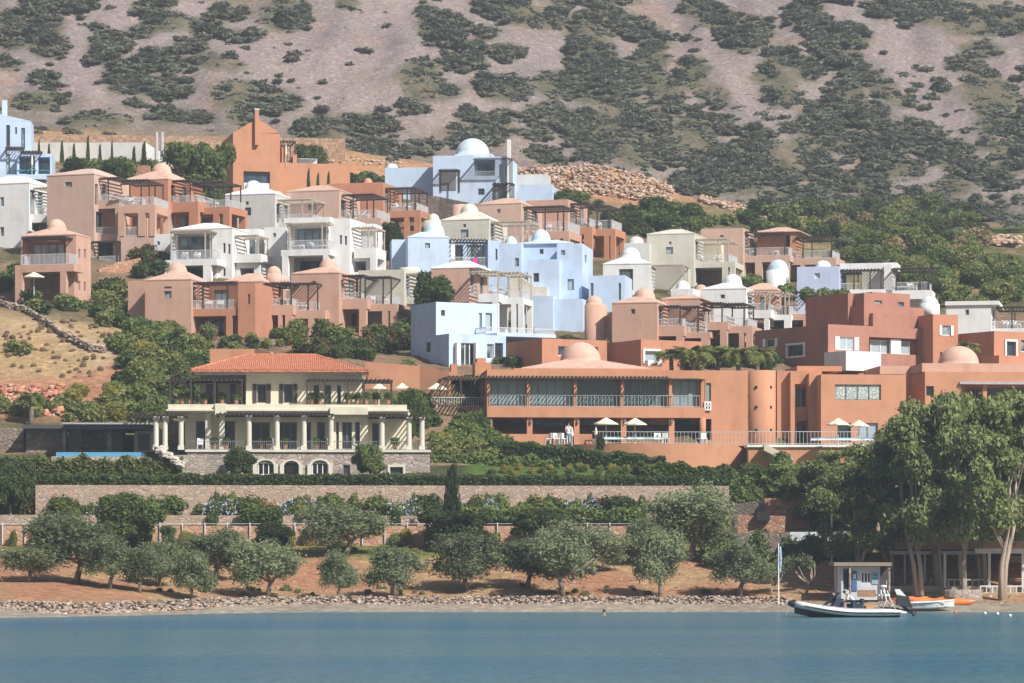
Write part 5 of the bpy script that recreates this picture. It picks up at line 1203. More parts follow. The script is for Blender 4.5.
# conifer
def cypress(px, top, bot, w, D, label, group=None, mat='dark'):
    g = at_depth(px, D); s = D/F; h = H+(YH-top)*s-g.z; zb = H+(YH-bot)*s
    if zb > g.z: pass
    r = empty('cypress_tree', g, 0, label, 'cypress', group); r.scale = (w*s/2, w*s/2, h)
    mkobj('crown', CYP, r); mkobj('trunk', CYT, r)
CYP = npmesh('cypress_crown', *leaves(51, 1500, .10, [(0, 0, .1+.1*i, .95*(1-.095*i)**.6, .95*(1-.095*i)**.6, .11) for i in range(9)], rmin=.5, coresc=.7), LM['dark'])
for v in CYP.vertices: pass
CYT = MB().tube([(0, 0, -.05), (0, 0, .4), (0, 0, .9)], [.12, .1, .03], 6).mesh('cypress_trunk', BARK)
cypress(452, 466, 525, 24, 232, 'tall dark conifer rising above the pink retaining wall')
for i, px in enumerate((39, 49, 62, 74, 88, 100, 112, 134, 144)):
    cypress(px, (141, 144, 141, 144, 137, 145, 141, 147, 143)[i], 163, (3, 3, 4, 4, 4, 4, 3, 5, 7)[i]+1, 383, ('first', 'second', 'third', 'fourth', 'fifth and tallest', 'sixth', 'seventh', 'eighth', 'ninth and last')[i]+' small cypress from the left before the white wall building', 'small cypresses along the white wall')
for i, px in enumerate((308.5, 318, 328.5)): cypress(px, (170, 174, 173)[i], 190, 6, 362, ('left and tallest', 'middle', 'right')[i]+' one of three slim cypresses before the orange garage wall', 'slim cypresses before the orange wall')
# eucalyptus stand
for i, (px, top, bot, w, D, lab) in enumerate([(856, 470, 597, 90, 217, 'leftmost eucalyptus, just behind the beach hut'), (893, 432, 598, 110, 220, 'eucalyptus right behind the beach hut roof'), (918, 418, 600, 118, 214, 'tall twin trunked eucalyptus behind the white dinghy'), (941, 400, 600, 125, 218, 'leaning eucalyptus above the orange kayaks'),
   (964, 396, 600, 120, 213.5, 'tallest pale trunked eucalyptus by the stone planter'), (985, 402, 600, 120, 219, 'eucalyptus just right of the stone planter'), (1003, 398, 600, 124, 212.5, 'pale trunked eucalyptus before the taverna beam'), (1036, 392, 600, 124, 217, 'eucalyptus cut by the right edge of the photo'),
   (880, 440, 540, 120, 234, 'eucalyptus on the upper bank below the hotel stairs'), (930, 408, 530, 120, 238, 'eucalyptus on the upper bank in front of the hotel parasols'), (985, 400, 530, 130, 237, 'upper bank eucalyptus below the second pink dome'), (1030, 396, 530, 110, 240, 'upper bank eucalyptus at the right edge'), (826, 462, 560, 88, 232, 'leftmost grey green eucalyptus, beside the orange block wall'), (850, 452, 535, 90, 238, 'grey green eucalyptus at the left end of the upper bank')]):
    tree('euca', px, top, bot, w*1.12, lab, D=D, group='eucalyptus trees at the right of the beach')
# nearly bare shrubs right
for px, top, w, lab in ((805, 553, 50, 'dry half bare tree with pale crooked branches near the hut'), (770, 556, 40, 'dry brownish tree beside the beach pole')):
    g = at_depth(px, 215); r = empty('dry_tree', g, 0, lab, 'tree'); h = H+(YH-top)*215/F-g.z; r.scale = (w*215/F, w*215/F, h)
    mkobj('trunk', limb_tree(px, .25, .55, .03, .1, 6).mesh('dry_trunk', BARKL, True), r)
    mkobj('crown', npmesh('dry_crown', *leaves(px, 1100, .032, rblobs(7, .36, .14, .72, .2, px), core=False, rmin=.2), LM['olive']), r)
# palms
def frond(m, ang, L, droop, z0, q):
    c, s = math.cos(ang), math.sin(ang); prev = None; n = 7
    for i in range(n+1):
        t = i/n; r = L*t*(1-.12*t); z = z0+L*(.55*t*(1-t)*1.6-droop*t*t); p = Vector((c*r, s*r, z))
        if prev is not None:
            d = (p-prev).normalized(); side = Vector((-s, c, 0)); wl = L*.30*math.sin(math.pi*min(1, .15+.85*t))**.7
            for k in (0, .5):
                q0 = prev.lerp(p, k)
                for sg in (-1, 1):
                    e = q0+side*sg*wl*.8+d*wl*.5-Vector((0, 0, wl*.35)); m.add([q0-d*.03*L, q0+d*.05*L, e], [(0, 1, 2)])
        prev = p
for i, (px, bot, w, D, lab) in enumerate([(671, 372, 34, 273, 'leftmost palm behind the hotel roof'), (693, 372, 44, 271.5, 'bushy palm, second from left behind the hotel roof'), (717, 374, 34, 273.5, 'low palm in the middle of the palm row behind the hotel'), (738, 374, 44, 272, 'palm in front of the brown cubic house, with wide fronds'), (757, 374, 34, 274, 'rightmost palm of the row left of the hotel tower'), (968, 362, 26, 275, 'palm half hidden by the right hotel dome'), (31, 414, 28, 258, 'small palm behind the dark pool pavilion')]):
    g = at_depth(px, D); top = {968: 348, 31: 398}.get(px, 356); zt = H+(YH-top)*D/F; h = max(1.2, zt-g.z); q = random.Random(i)
    r = empty('palm_tree', g, 0, lab, 'palm', 'palm trees')
    MB().tube([(0, 0, -.3), (.05, 0, h*.5), (0, 0, h)], [.28, .2, .16], 8).build('trunk', BARK, r, True)
    m = MB(); L = w*D/F/2*1.35
    for k in range(52): frond(m, k*2.4+q.uniform(-.2, .2), L*q.uniform(.8, 1.1), q.uniform(-.35, .7), h, q)
    m.build('crown', LM['light'], r)

# ---- clipped hedges
def hedge(l, r, t0, t1, b, D, dp, kind, label, n, lump=.12, name='hedge', D1=None, bb=None):
    g = np.random.default_rng(int(l+D)); D1 = D1 or D
    x = g.random(n); side = g.random(n); V = []
    px = l+(r-l)*x; top = t0+(t1-t0)*x+lump*8*np.sin(px*.21)*np.sin(px*.083+1); DD = D+(D1-D)*x; bt = b if bb is None else b+(bb-b)*x
    s = DD/F; zt = H+(YH-top)*s; zb = H+(YH-bt)*s-.3
    v = g.random(n); front = side < .6
    yy = np.where(front, DD+g.normal(size=n)*.07, DD+dp*g.random(n)); zz = np.where(front, zb+(zt-zb)*v, zt+g.normal(size=n)*.06)
    xx = (px-512)*s
    p = np.stack([xx, yy, zz], 1); nr = g.normal(size=(n, 3)); nr[:, 1] -= .6; nr[:, 2] += .5; nr /= np.linalg.norm(nr, axis=1)[:, None]
    t = np.cross(nr, g.normal(size=(n, 3))); t /= np.linalg.norm(t, axis=1)[:, None]; bi = np.cross(nr, t); sz = .10+.10*g.random(n)
    a1 = t*sz[:, None]; b1 = bi*(sz*.7)[:, None]
    V = np.stack([p-a1, p+b1, p+a1, p-b1], 1).reshape(-1, 3); Fq = np.arange(n*4).reshape(n, 4)
    k = 60; cv = []; cf = []
    for i in range(k+1):
        u = i/k; q = l+(r-l)*u; tt = t0+(t1-t0)*u+lump*8*math.sin(q*.21)*math.sin(q*.083+1); dd = D+(D1-D)*u; s_ = dd/F; X = (q-512)*s_; bq = b if bb is None else b+(bb-b)*u
        zt_ = H+(YH-tt)*s_-.08; zb_ = H+(YH-bq)*s_-.5
        cv += [(X, dd+.1, zb_), (X, dd+.1, zt_), (X, dd+dp, zt_), (X, dd+dp, zb_)]
    for i in range(k):
        a, c = i*4, i*4+4; cf += [(a, c, c+1, a+1), (a+1, c+1, c+2, a+2), (a+2, c+2, c+3, a+3)]
    Fq = np.concatenate([Fq, np.array(cf)+len(V)]); V = np.concatenate([V, np.array(cv)])
    o = mkobj(name, npmesh('hedge', V, Fq, LM[kind])); tag(o, label, 'hedge'); return o
hedge(178, 730, 476, 478.5, 487, 239.3, 1.2, 'dark', 'long dark clipped hedge on top of the pink retaining wall', 26000)
hedge(-60, 182, 458, 460, 476, 241.0, 1.4, 'light', 'leafy light green hedge below the pool', 9000, .5)
hedge(-60, 182, 474, 477, 487, 239.6, .9, 'dark', 'dark clipped hedge at left below the pool', 7000, .2)
hedge(492, 665, 441, 459, 452, 252.5, 1.3, 'dark', 'dark hedge sloping down below the hotel terrace', 9000, .25, D1=248, bb=471)
hedge(430, 560, 456, 460, 468, 247.5, 1.2, 'mid', 'green hedge in the garden left of the lawn', 5000, .5)
hedge(640, 735, 463, 470, 480, 243.5, 1.3, 'mid', 'green hedge at the right end of the lawn', 4500, .4)
hedge(240, 282, 510, 510, 518, 233.9, .9, 'mid', 'short flat topped hedge on the flower terrace', 1600, .05)
hedge(455, 640, 509, 511, 516, 234.3, .8, 'mid', 'low planting strip along the flower terrace', 4000, .3)

# ---- planting by area
AR = fill
AR(['mid', 'dark'], 120, 176, 55, 6, 14, 26, 'green garden shrub between white wall building and pink houses', 'shrubs below the white wall building')
AR(['mid'], 95, 170, 20, 4, 5, 14, 'bougainvillea with dark red blossom below the white wall building', 'red bougainvillea at upper left', flower='red', name='bougainvillea', cat='bougainvillea')
AR(['mid', 'dark'], 430, 194, 45, 8, 22, 24, 'dark green shrub on the bank before the blue hilltop villa', 'shrubs before the blue hilltop villa')
AR(['mid', 'dark'], 365, 186, 25, 5, 6, 18, 'green shrub between orange garage wall and blue villa', 'shrubs beside the orange garage wall')
AR(['mid', 'light'], 320, 190, 24, 5, 8, 14, 'small light shrub under the orange garage wall', 'shrubs under the orange garage wall')
AR(['mid', 'dark'], 572, 210, 40, 6, 14, 20, 'green bush at the foot of the rubble bank', 'bushes at the foot of the rubble bank')
AR(['mid', 'dark', 'dark'], 660, 229, 52, 11, 50, 25, 'dense dark green tree-like bush between rubble bank and cream house', 'dense bushes behind the cream house')
AR(['mid', 'dark', 'light'], 850, 228, 130, 16, 70, 26, 'rounded green bush on the hill behind the pink terraced house', 'bushes on the ridge at right')
AR(['mid', 'dark', 'light'], 905, 258, 75, 22, 60, 26, 'green bush on the slope behind the lavender house', 'bushes on the slope behind the lavender house')
AR(['dry', 'olive'], 900, 245, 100, 26, 30, 22, 'brownish dry bush among the green bushes of the right slope', 'dry bushes on the right slope', name='dry_bush')
AR(['mid', 'light'], 965, 290, 65, 22, 60, 28, 'green bush on the slope above the right edge houses', 'bushes on the slope above the right edge houses')
AR(['mid', 'dark'], 200, 234, 34, 10, 12, 24, 'green shrub between terracotta domed house and white houses', 'shrubs between terracotta and white houses')
AR(['dark'], 150, 272, 20, 10, 8, 24, 'dark shrub with red blossom left of the white round windowed wing', 'flowering shrubs above the terracotta domed house', flower='red')
AR(['dark', 'mid'], 262, 272, 24, 12, 12, 22, 'dark shrub between the two white glazed houses', 'shrubs between the two white houses')
AR(['mid', 'dark'], 372, 262, 20, 14, 8, 20, 'green shrub right of the white flat roofed house', 'shrubs right of the white flat roofed house')
AR(['dark', 'mid'], 412, 340, 16, 16, 12, 26, 'dark bush left of the blue corner house', 'bushes left of the blue corner house')
AR(['mid', 'dark'], 350, 352, 50, 10, 22, 28, 'oleander bush with red blossom above the tiled villa', 'oleanders above the tiled villa', flower='red', name='oleander', cat='oleander')
AR(['mid', 'light'], 275, 338, 34, 8, 14, 22, 'rounded garden bush in front of the pink domed houses', 'garden bushes before the pink domed houses')
bush('mid', 208, 318, 338, 22, D=290, label='magenta bougainvillea on the terracotta domed house', flower='magenta', name='bougainvillea', cat='bougainvillea')
AR(['dark', 'mid', 'mid', 'light', 'yellow'], 165, 352, 52, 30, 90, 20, 'big dark green bush on the slope above the pavilion', 'bushes on the slope left of the tiled roof')
AR(['mid', 'dark', 'light'], 130, 318, 34, 16, 26, 18, 'dark green bush beside the winding field wall', 'bushes beside the field wall')
AR(['mid'], 52, 302, 30, 10, 12, 24, 'green shrub in front of the far left domed house', 'shrubs before the far left domed house')
AR(['light', 'mid', 'yellow'], 95, 412, 110, 14, 70, 22, 'light green shrub on the bank behind the pavilion', 'light shrubs behind the pavilion')
AR(['mid', 'light', 'dark'], 170, 392, 50, 16, 30, 28, 'green shrub left of the upper villa pergola', 'shrubs left of the upper villa pergola')
AR(['olive'], 14, 356, 16, 4, 3, 18, 'grey bush alone in the dry grass field', 'grey bushes in the dry field')
AR(['dry'], 70, 350, 75, 30, 120, 6, 'tuft of dry straw coloured grass in the field', 'dry grass tufts in the field', name='grass_tuft', cat='grass tuft')
AR(['mid', 'dark', 'light'], 405, 425, 30, 20, 26, 26, 'green shrub between the villa and the hotel terrace', 'shrubs between villa and hotel')
AR(['mid', 'yellow', 'light'], 470, 450, 48, 14, 55, 20, 'yellowish garden shrub on the slope left of the hotel terrace', 'garden shrubs left of the hotel terrace')
AR(['dark', 'mid'], 480, 436, 22, 8, 12, 22, 'dark shrub under the corner of the hotel', 'shrubs under the hotel corner')
AR(['mid', 'yellow'], 590, 474, 110, 5, 40, 11, 'low plant along the lawn edge', 'low plants along the lawn', name='low_shrub', cat='shrub')
AR(['mid'], 590, 473, 60, 3, 8, 9, 'low plant with red flowers at the lawn edge', 'red flowering plants along the lawn', flower='red')
AR(['dark', 'mid'], 540, 366, 50, 6, 16, 20, 'dark shrub between blue corner house and hotel roof', 'shrubs behind the hotel roof')
AR(['mid'], 625, 362, 30, 4, 8, 22, 'green shrub right of the hotel dome', 'shrubs right of the hotel dome')
AR(['mid', 'dark'], 580, 350, 40, 8, 14, 18, 'green shrub below the big blue cubic house', 'shrubs below the big blue house')
AR(['mid', 'light'], 610, 340, 16, 10, 8, 20, 'green shrub left of the long terracotta domed house', 'shrubs left of the long terracotta domed house')
AR(['mid'], 660, 280, 30, 6, 10, 16, 'green shrub below the cream pyramid roofed house', 'shrubs below the cream house')
AR(['mid', 'dark'], 765, 300, 34, 12, 14, 20, 'green shrub with red flowers below the domed turret', 'shrubs below the domed turret', flower='red')
AR(['mid', 'dark'], 720, 366, 60, 6, 22, 22, 'green bush among the palms behind the hotel', 'bushes among the palms')
AR(['mid', 'dark'], 955, 340, 12, 8, 6, 20, 'dark bush between the narrow brown house and the white right edge house', 'bushes before the right edge white house')
AR(['dark', 'mid'], 750, 494, 60, 12, 42, 22, 'dark green bush below the hotel stairs', 'bushes below the hotel stairs')
AR(['mid', 'olive'], 820, 480, 50, 22, 30, 30, 'grey green bush beneath the eucalyptus stand', 'bushes beneath the eucalyptus stand')
AR(['mid', 'dark'], 760, 560, 60, 14, 22, 26, 'dark bush behind the beach pole', 'bushes behind the beach pole')
AR(['dark', 'mid'], 830, 560, 40, 16, 20, 30, 'dark bush beside the beach hut', 'bushes beside the beach hut')
AR(['dark', 'mid'], 940, 540, 90, 10, 26, 30, 'dark bush behind the taverna', 'bushes behind the taverna')
AR(['mid', 'dark'], 70, 515, 70, 3, 14, 26, 'dark flowering bush below the pink wall at left', 'flowering bushes below the pink wall at left', flower='red')
for px, w, k, fl in ((250, 52, 'mid', 'red'), (165, 44, 'mid', None), (330, 44, 'mid', 'red'), (375, 44, 'mid', 'red'), (480, 30, 'mid', 'red'), (500, 30, 'mid', None), (545, 56, 'mid', 'red'), (610, 56, 'dark', 'red'), (430, 40, 'dark', None), (60, 40, 'mid', 'red')):
    bush(k, px, 490, 513, w, D=236.6, label='round flowering bush on the terrace under the pink retaining wall', group='round bushes on the flower terrace', flower=fl)
AR(['mid', 'dark', 'light'], 340, 514, 320, 2, 36, 18, 'low leafy shrub along the terrace under the pink retaining wall', 'low shrubs on the flower terrace', D=236.4, name='low_shrub', cat='shrub')
AR(['mid', 'light', 'dark'], 60, 306, 34, 12, 16, 20, 'green shrub around the parasol terrace of the far left domed house', 'shrubs around the far left domed house')
AR(['mid', 'dark', 'light'], 112, 300, 20, 10, 12, 20, 'green shrub by the stone bank between the far left pink houses', 'shrubs by the stone bank at far left')
AR(['mid', 'dark'], 8, 285, 14, 12, 6, 26, 'dark bush at the left edge below the white house', 'bushes at the left edge below the white house')
AR(['mid', 'dark', 'light'], 235, 346, 60, 6, 18, 16, 'green shrub just above the tiled roof', 'shrubs just above the tiled roof')
AR(['mid', 'light'], 300, 282, 60, 4, 8, 14, 'shrub behind the domes of the terracotta row', 'shrubs behind the terracotta row')
AR(['mid', 'dark'], 440, 376, 36, 5, 14, 20, 'green shrub at the foot of the blue corner house', 'shrubs at the foot of the blue corner house')
AR(['mid', 'dark'], 485, 335, 60, 6, 12, 16, 'green shrub behind the blue corner house', 'shrubs behind the blue corner house')
AR(['mid', 'dark', 'light'], 680, 330, 80, 14, 20, 16, 'green shrub among the houses right of centre', 'shrubs among the houses right of centre')
for i in range(34):
    px = rnd.uniform(50, 720); bush(rnd.choice(['mid', 'light', 'olive']), px, rnd.uniform(487, 495), 514, rnd.uniform(7, 18), D=237.6, label='thin climber growing up the pink retaining wall', group='climbers on the pink retaining wall', name='climbing_plant', cat='climber')
for i in range(30):
    px = rnd.uniform(-40, 640); bush(rnd.choice(['mid', 'light', 'yellow']), px, rnd.uniform(524, 532), 541, rnd.uniform(8, 20), D=232, label='small bush against the orange boundary wall', group='small bushes against the orange boundary wall', name='wall_shrub', cat='shrub')
for px, w in ((215, 30), (232, 26), (290, 30), (310, 26), (398, 30), (412, 24), (460, 30), (490, 20), (575, 30), (592, 26), (95, 24)):
    bush('mid', px, 498, 514, w, D=236.0, label='pale blue flowering plumbago on the terrace under the pink wall', group='blue plumbago bushes', flower='plumb', name='plumbago', cat='shrub')
AR(['yellow', 'light'], 300, 546, 340, 7, 90, 15, 'yellow green weed clump on the bank below the orange wall', 'weeds on the bank below the orange wall', name='weed_clump', cat='weeds', asp=.4)
AR(['dry', 'olive', 'light'], 300, 592, 420, 6, 60, 9, 'dry weed clump between the olive trunks', 'weeds between the olive trunks', name='weed_clump', cat='weeds', asp=.5)

# bushes beyond the 290 that show largest: one undergrowth object
REG.sort(key=lambda t: -t[0])
LOWB = [leaves(900+i, 420, .19, [(0, 0, .8, .78, .78, .85)]+rblobs(6, .62, .42, .95, .6, i+3), rmin=.6) for i in range(3)]
und = {}
for _, o, kind, i in REG[290:]:
    V, Fq = LOWB[i % 3]; M_ = np.array(Matrix.LocRotScale(o.location, o.rotation_euler, o.scale))
    v = V @ M_[:3, :3].T+M_[:3, 3]; L_ = und.setdefault('dark' if kind == 'dark' else 'mid' if kind == 'mid' else 'light', [[], [], 0])
    L_[0].append(v); L_[1].append(Fq+L_[2]); L_[2] += len(v)
    for ch in list(o.children): bpy.data.objects.remove(ch)
    bpy.data.objects.remove(o)
allV = []; allF = []; mi = []; off = 0; keys = list(und)
for k_, key in enumerate(keys):
    V, Fq = np.concatenate(und[key][0]), np.concatenate(und[key][1]); allV.append(V); allF.append(Fq+off); off += len(V); mi += [k_]*len(Fq)
me = npmesh('undergrowth', np.concatenate(allV), np.concatenate(allF), LM[keys[0]])
for key in keys[1:]: me.materials.append(LM[key])
me.polygons.foreach_set('material_index', mi)
tag(mkobj('undergrowth', me), 'green undergrowth filling the gaps between houses and gardens', kind='stuff')

# ---- mountain scrub
grid_px = []
g = np.random.default_rng(11); pts = []
for (cx, cy, rx, ry, a) in ELL:
    n = max(4, int(rx*ry*math.pi/19)); c, s_ = math.cos(R(a)), math.sin(R(a))
    for _ in range(n):
        r_ = math.sqrt(g.random())*1.02; t = g.random()*6.283; u, v = rx*r_*math.cos(t), ry*r_*math.sin(t)
        pts.append((cx+u*c-v*s_, cy+u*s_+v*c, r_))
for _ in range(500): pts.append((g.uniform(-60, 1080), 130+g.random()*95+0, 1))
for _ in range(420): pts.append((g.uniform(560, 1080), 60+g.random()*165, 1))
for _ in range(260): pts.append((g.uniform(-60, 1080), g.uniform(-20, 150), 1))
big = []; small = []
order = g.permutation(len(pts))
# fast ray hits on a coarse height table
ds = np.arange(400, 560, .4)
def hit(px, py):
    x = (px-512)*ds/F; z = H+(YH-py)*ds/F; k = np.where(z <= base_h(x, ds))[0]
    return None if len(k) == 0 else (x[k[0]], ds[k[0]])
for j, i in enumerate(order):
    px, py, rr = pts[i]; h_ = hit(px, py)
    if h_ is None or h_[1] < 420: continue
    (big if len(big) < 285 and rr < .85 and j % 5 == 0 else small).append(h_)
bz = hgt(np.array([q[0] for q in big]), np.array([q[1] for q in big]))
for (x, y), z in zip(big, bz):
    o = mkobj('mountain_shrub', SCR[rnd.randrange(4)]); r_ = rnd.uniform(.8, 1.7); o.location = (x, y, z-.5); o.scale = (r_, r_, r_*rnd.uniform(.75, 1.05)); o.rotation_euler = (0, 0, rnd.uniform(0, 6.28))
    tag(o, 'dark rounded shrub standing on the bare mountain slope', 'shrub', 'dark shrubs on the mountain')
for (px, py, w) in ((424, 22, 18), (437, 30, 26), (452, 44, 32), (436, 42, 26), (475, 58, 20), (205, 35, 24), (50, 46, 26), (35, 34, 26), (288, 26, 30)):
    h_ = hit(px, py)
    o = mkobj('mountain_tree', SCR[rnd.randrange(4)]); r_ = w*h_[1]/F/2; o.location = (h_[0], h_[1], float(hgt(*h_)[0])-.4); o.scale = (r_, r_, r_*.8)
    tag(o, 'large dark tree clump on the scree near the top of the photo', 'tree', 'large dark clumps on the scree')
xs_ = np.array([q[0] for q in small]); ys_ = np.array([q[1] for q in small]); zs_ = hgt(xs_, ys_)
VV = []; FF = []; o_ = 0
base = [leaves(400+i, 46, .40, [(0, 0, .35, .8, .8, .55)], rmin=.5, core=True, coresc=.75) for i in range(5)]
for x, y, z in zip(xs_, ys_, zs_):
    V, Fq = base[g.integers(5)]; s_ = g.uniform(.45, 1.25); an = g.random()*6.28; c, q = math.cos(an), math.sin(an)
    v = V*[s_*1.3, s_*1.3, s_*.72]; v = np.stack([v[:, 0]*c-v[:, 1]*q+x, v[:, 0]*q+v[:, 1]*c+y, v[:, 2]+z-.25], 1)
    VV.append(v); FF.append(Fq+o_); o_ += len(v)
o = mkobj('mountain_scrub', npmesh('mountain_scrub', np.concatenate(VV), np.concatenate(FF), LM['scrub'])); tag(o, 'low grey green scrub growing in patches over the mountain', 'scrub', kind='stuff')

# ---- loose stones
def stones(name, lst, mat, label, kind='stuff', cat=None):
    g = np.random.default_rng(3); VV = []; FF = []; o_ = 0
    ico = []
    bm_v = [(-.5, -.4, -.35), (.5, -.45, -.3), (.55, .4, -.35), (-.45, .5, -.3), (-.38, -.3, .3), (.33, -.36, .38), (.4, .3, .3), (-.3, .36, .36)]
    bf = [(0, 1, 5, 4), (1, 2, 6, 5), (2, 3, 7, 6), (3, 0, 4, 7), (4, 5, 6, 7), (3, 2, 1, 0)]
    B = np.array(bm_v); Q = np.array(bf)
    for x, y, z, s in lst:
        v = B*g.uniform(.6, 1.3, (8, 3))*[s*g.uniform(.8, 1.5), s, s*g.uniform(.5, .9)]; an = g.random()*6.28; c, q = math.cos(an), math.sin(an)
        VV.append(np.stack([v[:, 0]*c-v[:, 1]*q+x, v[:, 0]*q+v[:, 1]*c+y, v[:, 2]+z], 1)); FF.append(Q+o_); o_ += 8
    o = mkobj(name, npmesh(name, np.concatenate(VV), np.concatenate(FF), mat)); tag(o, label, cat, kind=kind); return o
def islandmat(name, stops):
    m, nt, b = nodes(name); gg = N(nt, 'ShaderNodeNewGeometry'); r = ramp(nt, gg.outputs['Random Per Island'], stops)
    nt.links.new(r.outputs[0], b.inputs['Base Color']); b.inputs['Roughness'].default_value = .95; return m
RK = islandmat('shore_rock', [(0, (.12, .09, .07)), (.3, (.26, .20, .16)), (.6, (.34, .29, .25)), (.85, (.36, .22, .14)), (1, (.50, .46, .41))])
RO = islandmat('rubble_rock', [(0, (.27, .155, .10)), (.5, (.40, .27, .19)), (1, (.48, .40, .33))])
lst = []
for i in range(5200):
    px = rnd.uniform(-140, 790); row = rnd.random(); D = 209.0+row*2.0; x = (px-512)*D/F; D = unshore(x, D); x = (px-512)*D/F
    z = float(base_h(x, D))-.05+.45*min(1, row*1.6)*rnd.uniform(.2, 1); lst.append((x, D, z, rnd.uniform(.12, .30)))
o = stones('stone_edging', lst, RK, 'rough wall of piled pale and orange stones along the shoreline', kind=None, cat='stone wall')
FWP = [(-60, 292), (0, 301), (25, 308), (45, 319), (60, 331), (75, 339), (88, 345), (105, 349)]
lst = []
for i in range(1500):
    t = rnd.random()*7; k = int(t); t -= k; a, c = FWP[k], FWP[k+1]; px, py = a[0]+(c[0]-a[0])*t, a[1]+(c[1]-a[1])*t
    q = ground_at(px, py+5)
    if q is None or inside(q.x, q.y): continue
    lst.append((q.x, q.y+rnd.uniform(-.25, .25), q.z+rnd.uniform(0, .55), rnd.uniform(.16, .38)))
stones('field_wall', lst, RK, 'dry stone wall winding down along the dry grass field at left', kind=None, cat='wall')
lst = []
for i in range(5200):
    px = rnd.uniform(505, 672); D = rnd.uniform(384, 425); x = (px-512)*D/F; lst.append((x, D, float(hgt(x, D)[0])+rnd.uniform(-.1, .6), rnd.uniform(.15, .62)))
for i in range(800):
    px = rnd.uniform(700, 790); D = rnd.uniform(394, 412); x = (px-512)*D/F; lst.append((x, D, float(hgt(x, D)[0])+rnd.uniform(0, .6), rnd.uniform(.25, .7)))
for i in range(900):
    px = rnd.uniform(925, 1020); D = rnd.uniform(388, 400); x = (px-512)*D/F; lst.append((x, D, float(hgt(x, D)[0])+rnd.uniform(0, .9), rnd.uniform(.3, .8)))
for i in range(1200):
    px = rnd.uniform(-40, 400); D = rnd.uniform(398, 415); x = (px-512)*D/F; lst.append((x, D, float(hgt(x, D)[0])+rnd.uniform(0, .3), rnd.uniform(.2, .5)))
stones('rubble', lst, RO, 'loose orange rubble on the banks at the foot of the mountain')
lst = []
for i in range(500):
    px = rnd.uniform(-30, 62); D = rnd.uniform(261, 270); x = (px-512)*D/F; lst.append((x, D, float(hgt(x, D)[0])+rnd.uniform(0, .3), rnd.uniform(.2, .7)))
stones('red_rubble', lst, islandmat('red_rock', [(0, (.30, .10, .06)), (.5, (.45, .20, .12)), (1, (.52, .36, .26))]), 'reddish broken rock at the foot of the dry field')
lst = []
for i in range(900):
    px = rnd.uniform(-60, 1060); D = rnd.uniform(208, 228); x = (px-512)*D/F; lst.append((x, D, float(hgt(x, D)[0]), rnd.uniform(.08, .3)))
stones('gravel', lst, RK, 'scattered stones on the orange soil and beach')
# ------------------------------------------------------------------ furniture
LM_ = MB(); LM_.box(-.32, .32, -.9, .45, .28, .36)
for x in (-.28, .28):
    for y in (-.8, .4): LM_.box(x-.03, x+.03, y-.03, y+.03, 0, .281)
BK = MB().add([(-.32, .45, .3), (.32, .45, .3), (.32, 1.0, .78), (-.32, 1.0, .78), (-.32, .5, .22), (.32, .5, .22), (.32, 1.05, .72), (-.32, 1.05, .72)], [(0, 1, 2, 3), (7, 6, 5, 4), (0, 3, 7, 4), (1, 5, 6, 2), (3, 2, 6, 7), (0, 4, 5, 1)])
lm, bm_ = LM_.mesh('lounger_base', MWHITE), BK.mesh('lounger_back', MWHITE)
CHM = plain('chair_taupe', (.20, .18, .16), .7)
tm = plain('teal_fabric', (.04, .22, .30), .8); lmt, bmt = LM_.mesh('lounger_base_teal', tm), BK.mesh('lounger_back_teal', tm)
for i, (p, phi) in enumerate(LOUNGE):
    teal = i < 3
    r = empty('sun_lounger', p, phi+rnd.choice((.3, 1.2, -1.2, 1.6)), 'teal sun lounger on the terrace of the far left blue house' if teal else 'white sun lounger standing on a house terrace behind its railing', 'sun lounger', 'teal loungers' if teal else 'white loungers on the house terraces')
    mkobj('base', lmt if teal else lm, r); mkobj('backrest', bmt if teal else bm_, r)
def parasol(px, ptop, pbase, w, D, label, closed=False):
    p = P(px, pbase, D); s = D/F; h = (pbase-ptop)*s; r = empty('parasol', p, rnd.uniform(0, 1), label, 'parasol'); rr = w*s/2
    MB().tube([(0, 0, -.3), (0, 0, h-.05)], [.035, .03], 8).build('pole', MWHITE, r)
    m = MB()
    if closed: m.lathe([(.09, h*.38), (.15, h*.5), (.09, h*.8), (.03, h)], 8)
    else: m.lathe([(rr, h*.72), (rr*.98, h*.76), (rr*.5, h*.88), (.05, h)], 8)
    m.build('canopy', CLOTH, r)
parasol(34, 272, 292, 22, 302, 'cream parasol open in front of the far left domed house')
parasol(437, 383, 408, 22, 263.5, 'cream parasol at the left corner of the upper hotel terrace')
parasol(606, 417.5, 443, 25, 259.3, 'left cream parasol on the lower hotel terrace'); parasol(635, 418, 443, 24, 259.3, 'right cream parasol on the lower hotel terrace')
parasol(838, 418, 444, 23, 254.2, 'cream parasol before the wide orange wall, left one'); parasol(859, 420, 444, 22, 254.2, 'cream parasol before the wide orange wall, right one')
parasol(912, 421, 444, 20, 255.2, 'cream parasol half hidden behind the eucalyptus crowns')
parasol(379, 383, 404, 15, 252, 'small cream parasol left one above the villa pergola'); parasol(402, 383, 404, 15, 253, 'small cream parasol right one above the villa pergola')
parasol(286, 143, 163, 5, 374.5, 'closed cream parasol beside the orange gabled building', True); parasol(32, 153, 173, 5, 362, 'closed parasol among teal loungers at far left', True)
parasol(572, 427, 443, 4, 259, 'closed white parasol next to the standing man on the hotel terrace', True); parasol(596, 427, 443, 4, 261, 'closed white parasol behind the small clipped cypress', True)
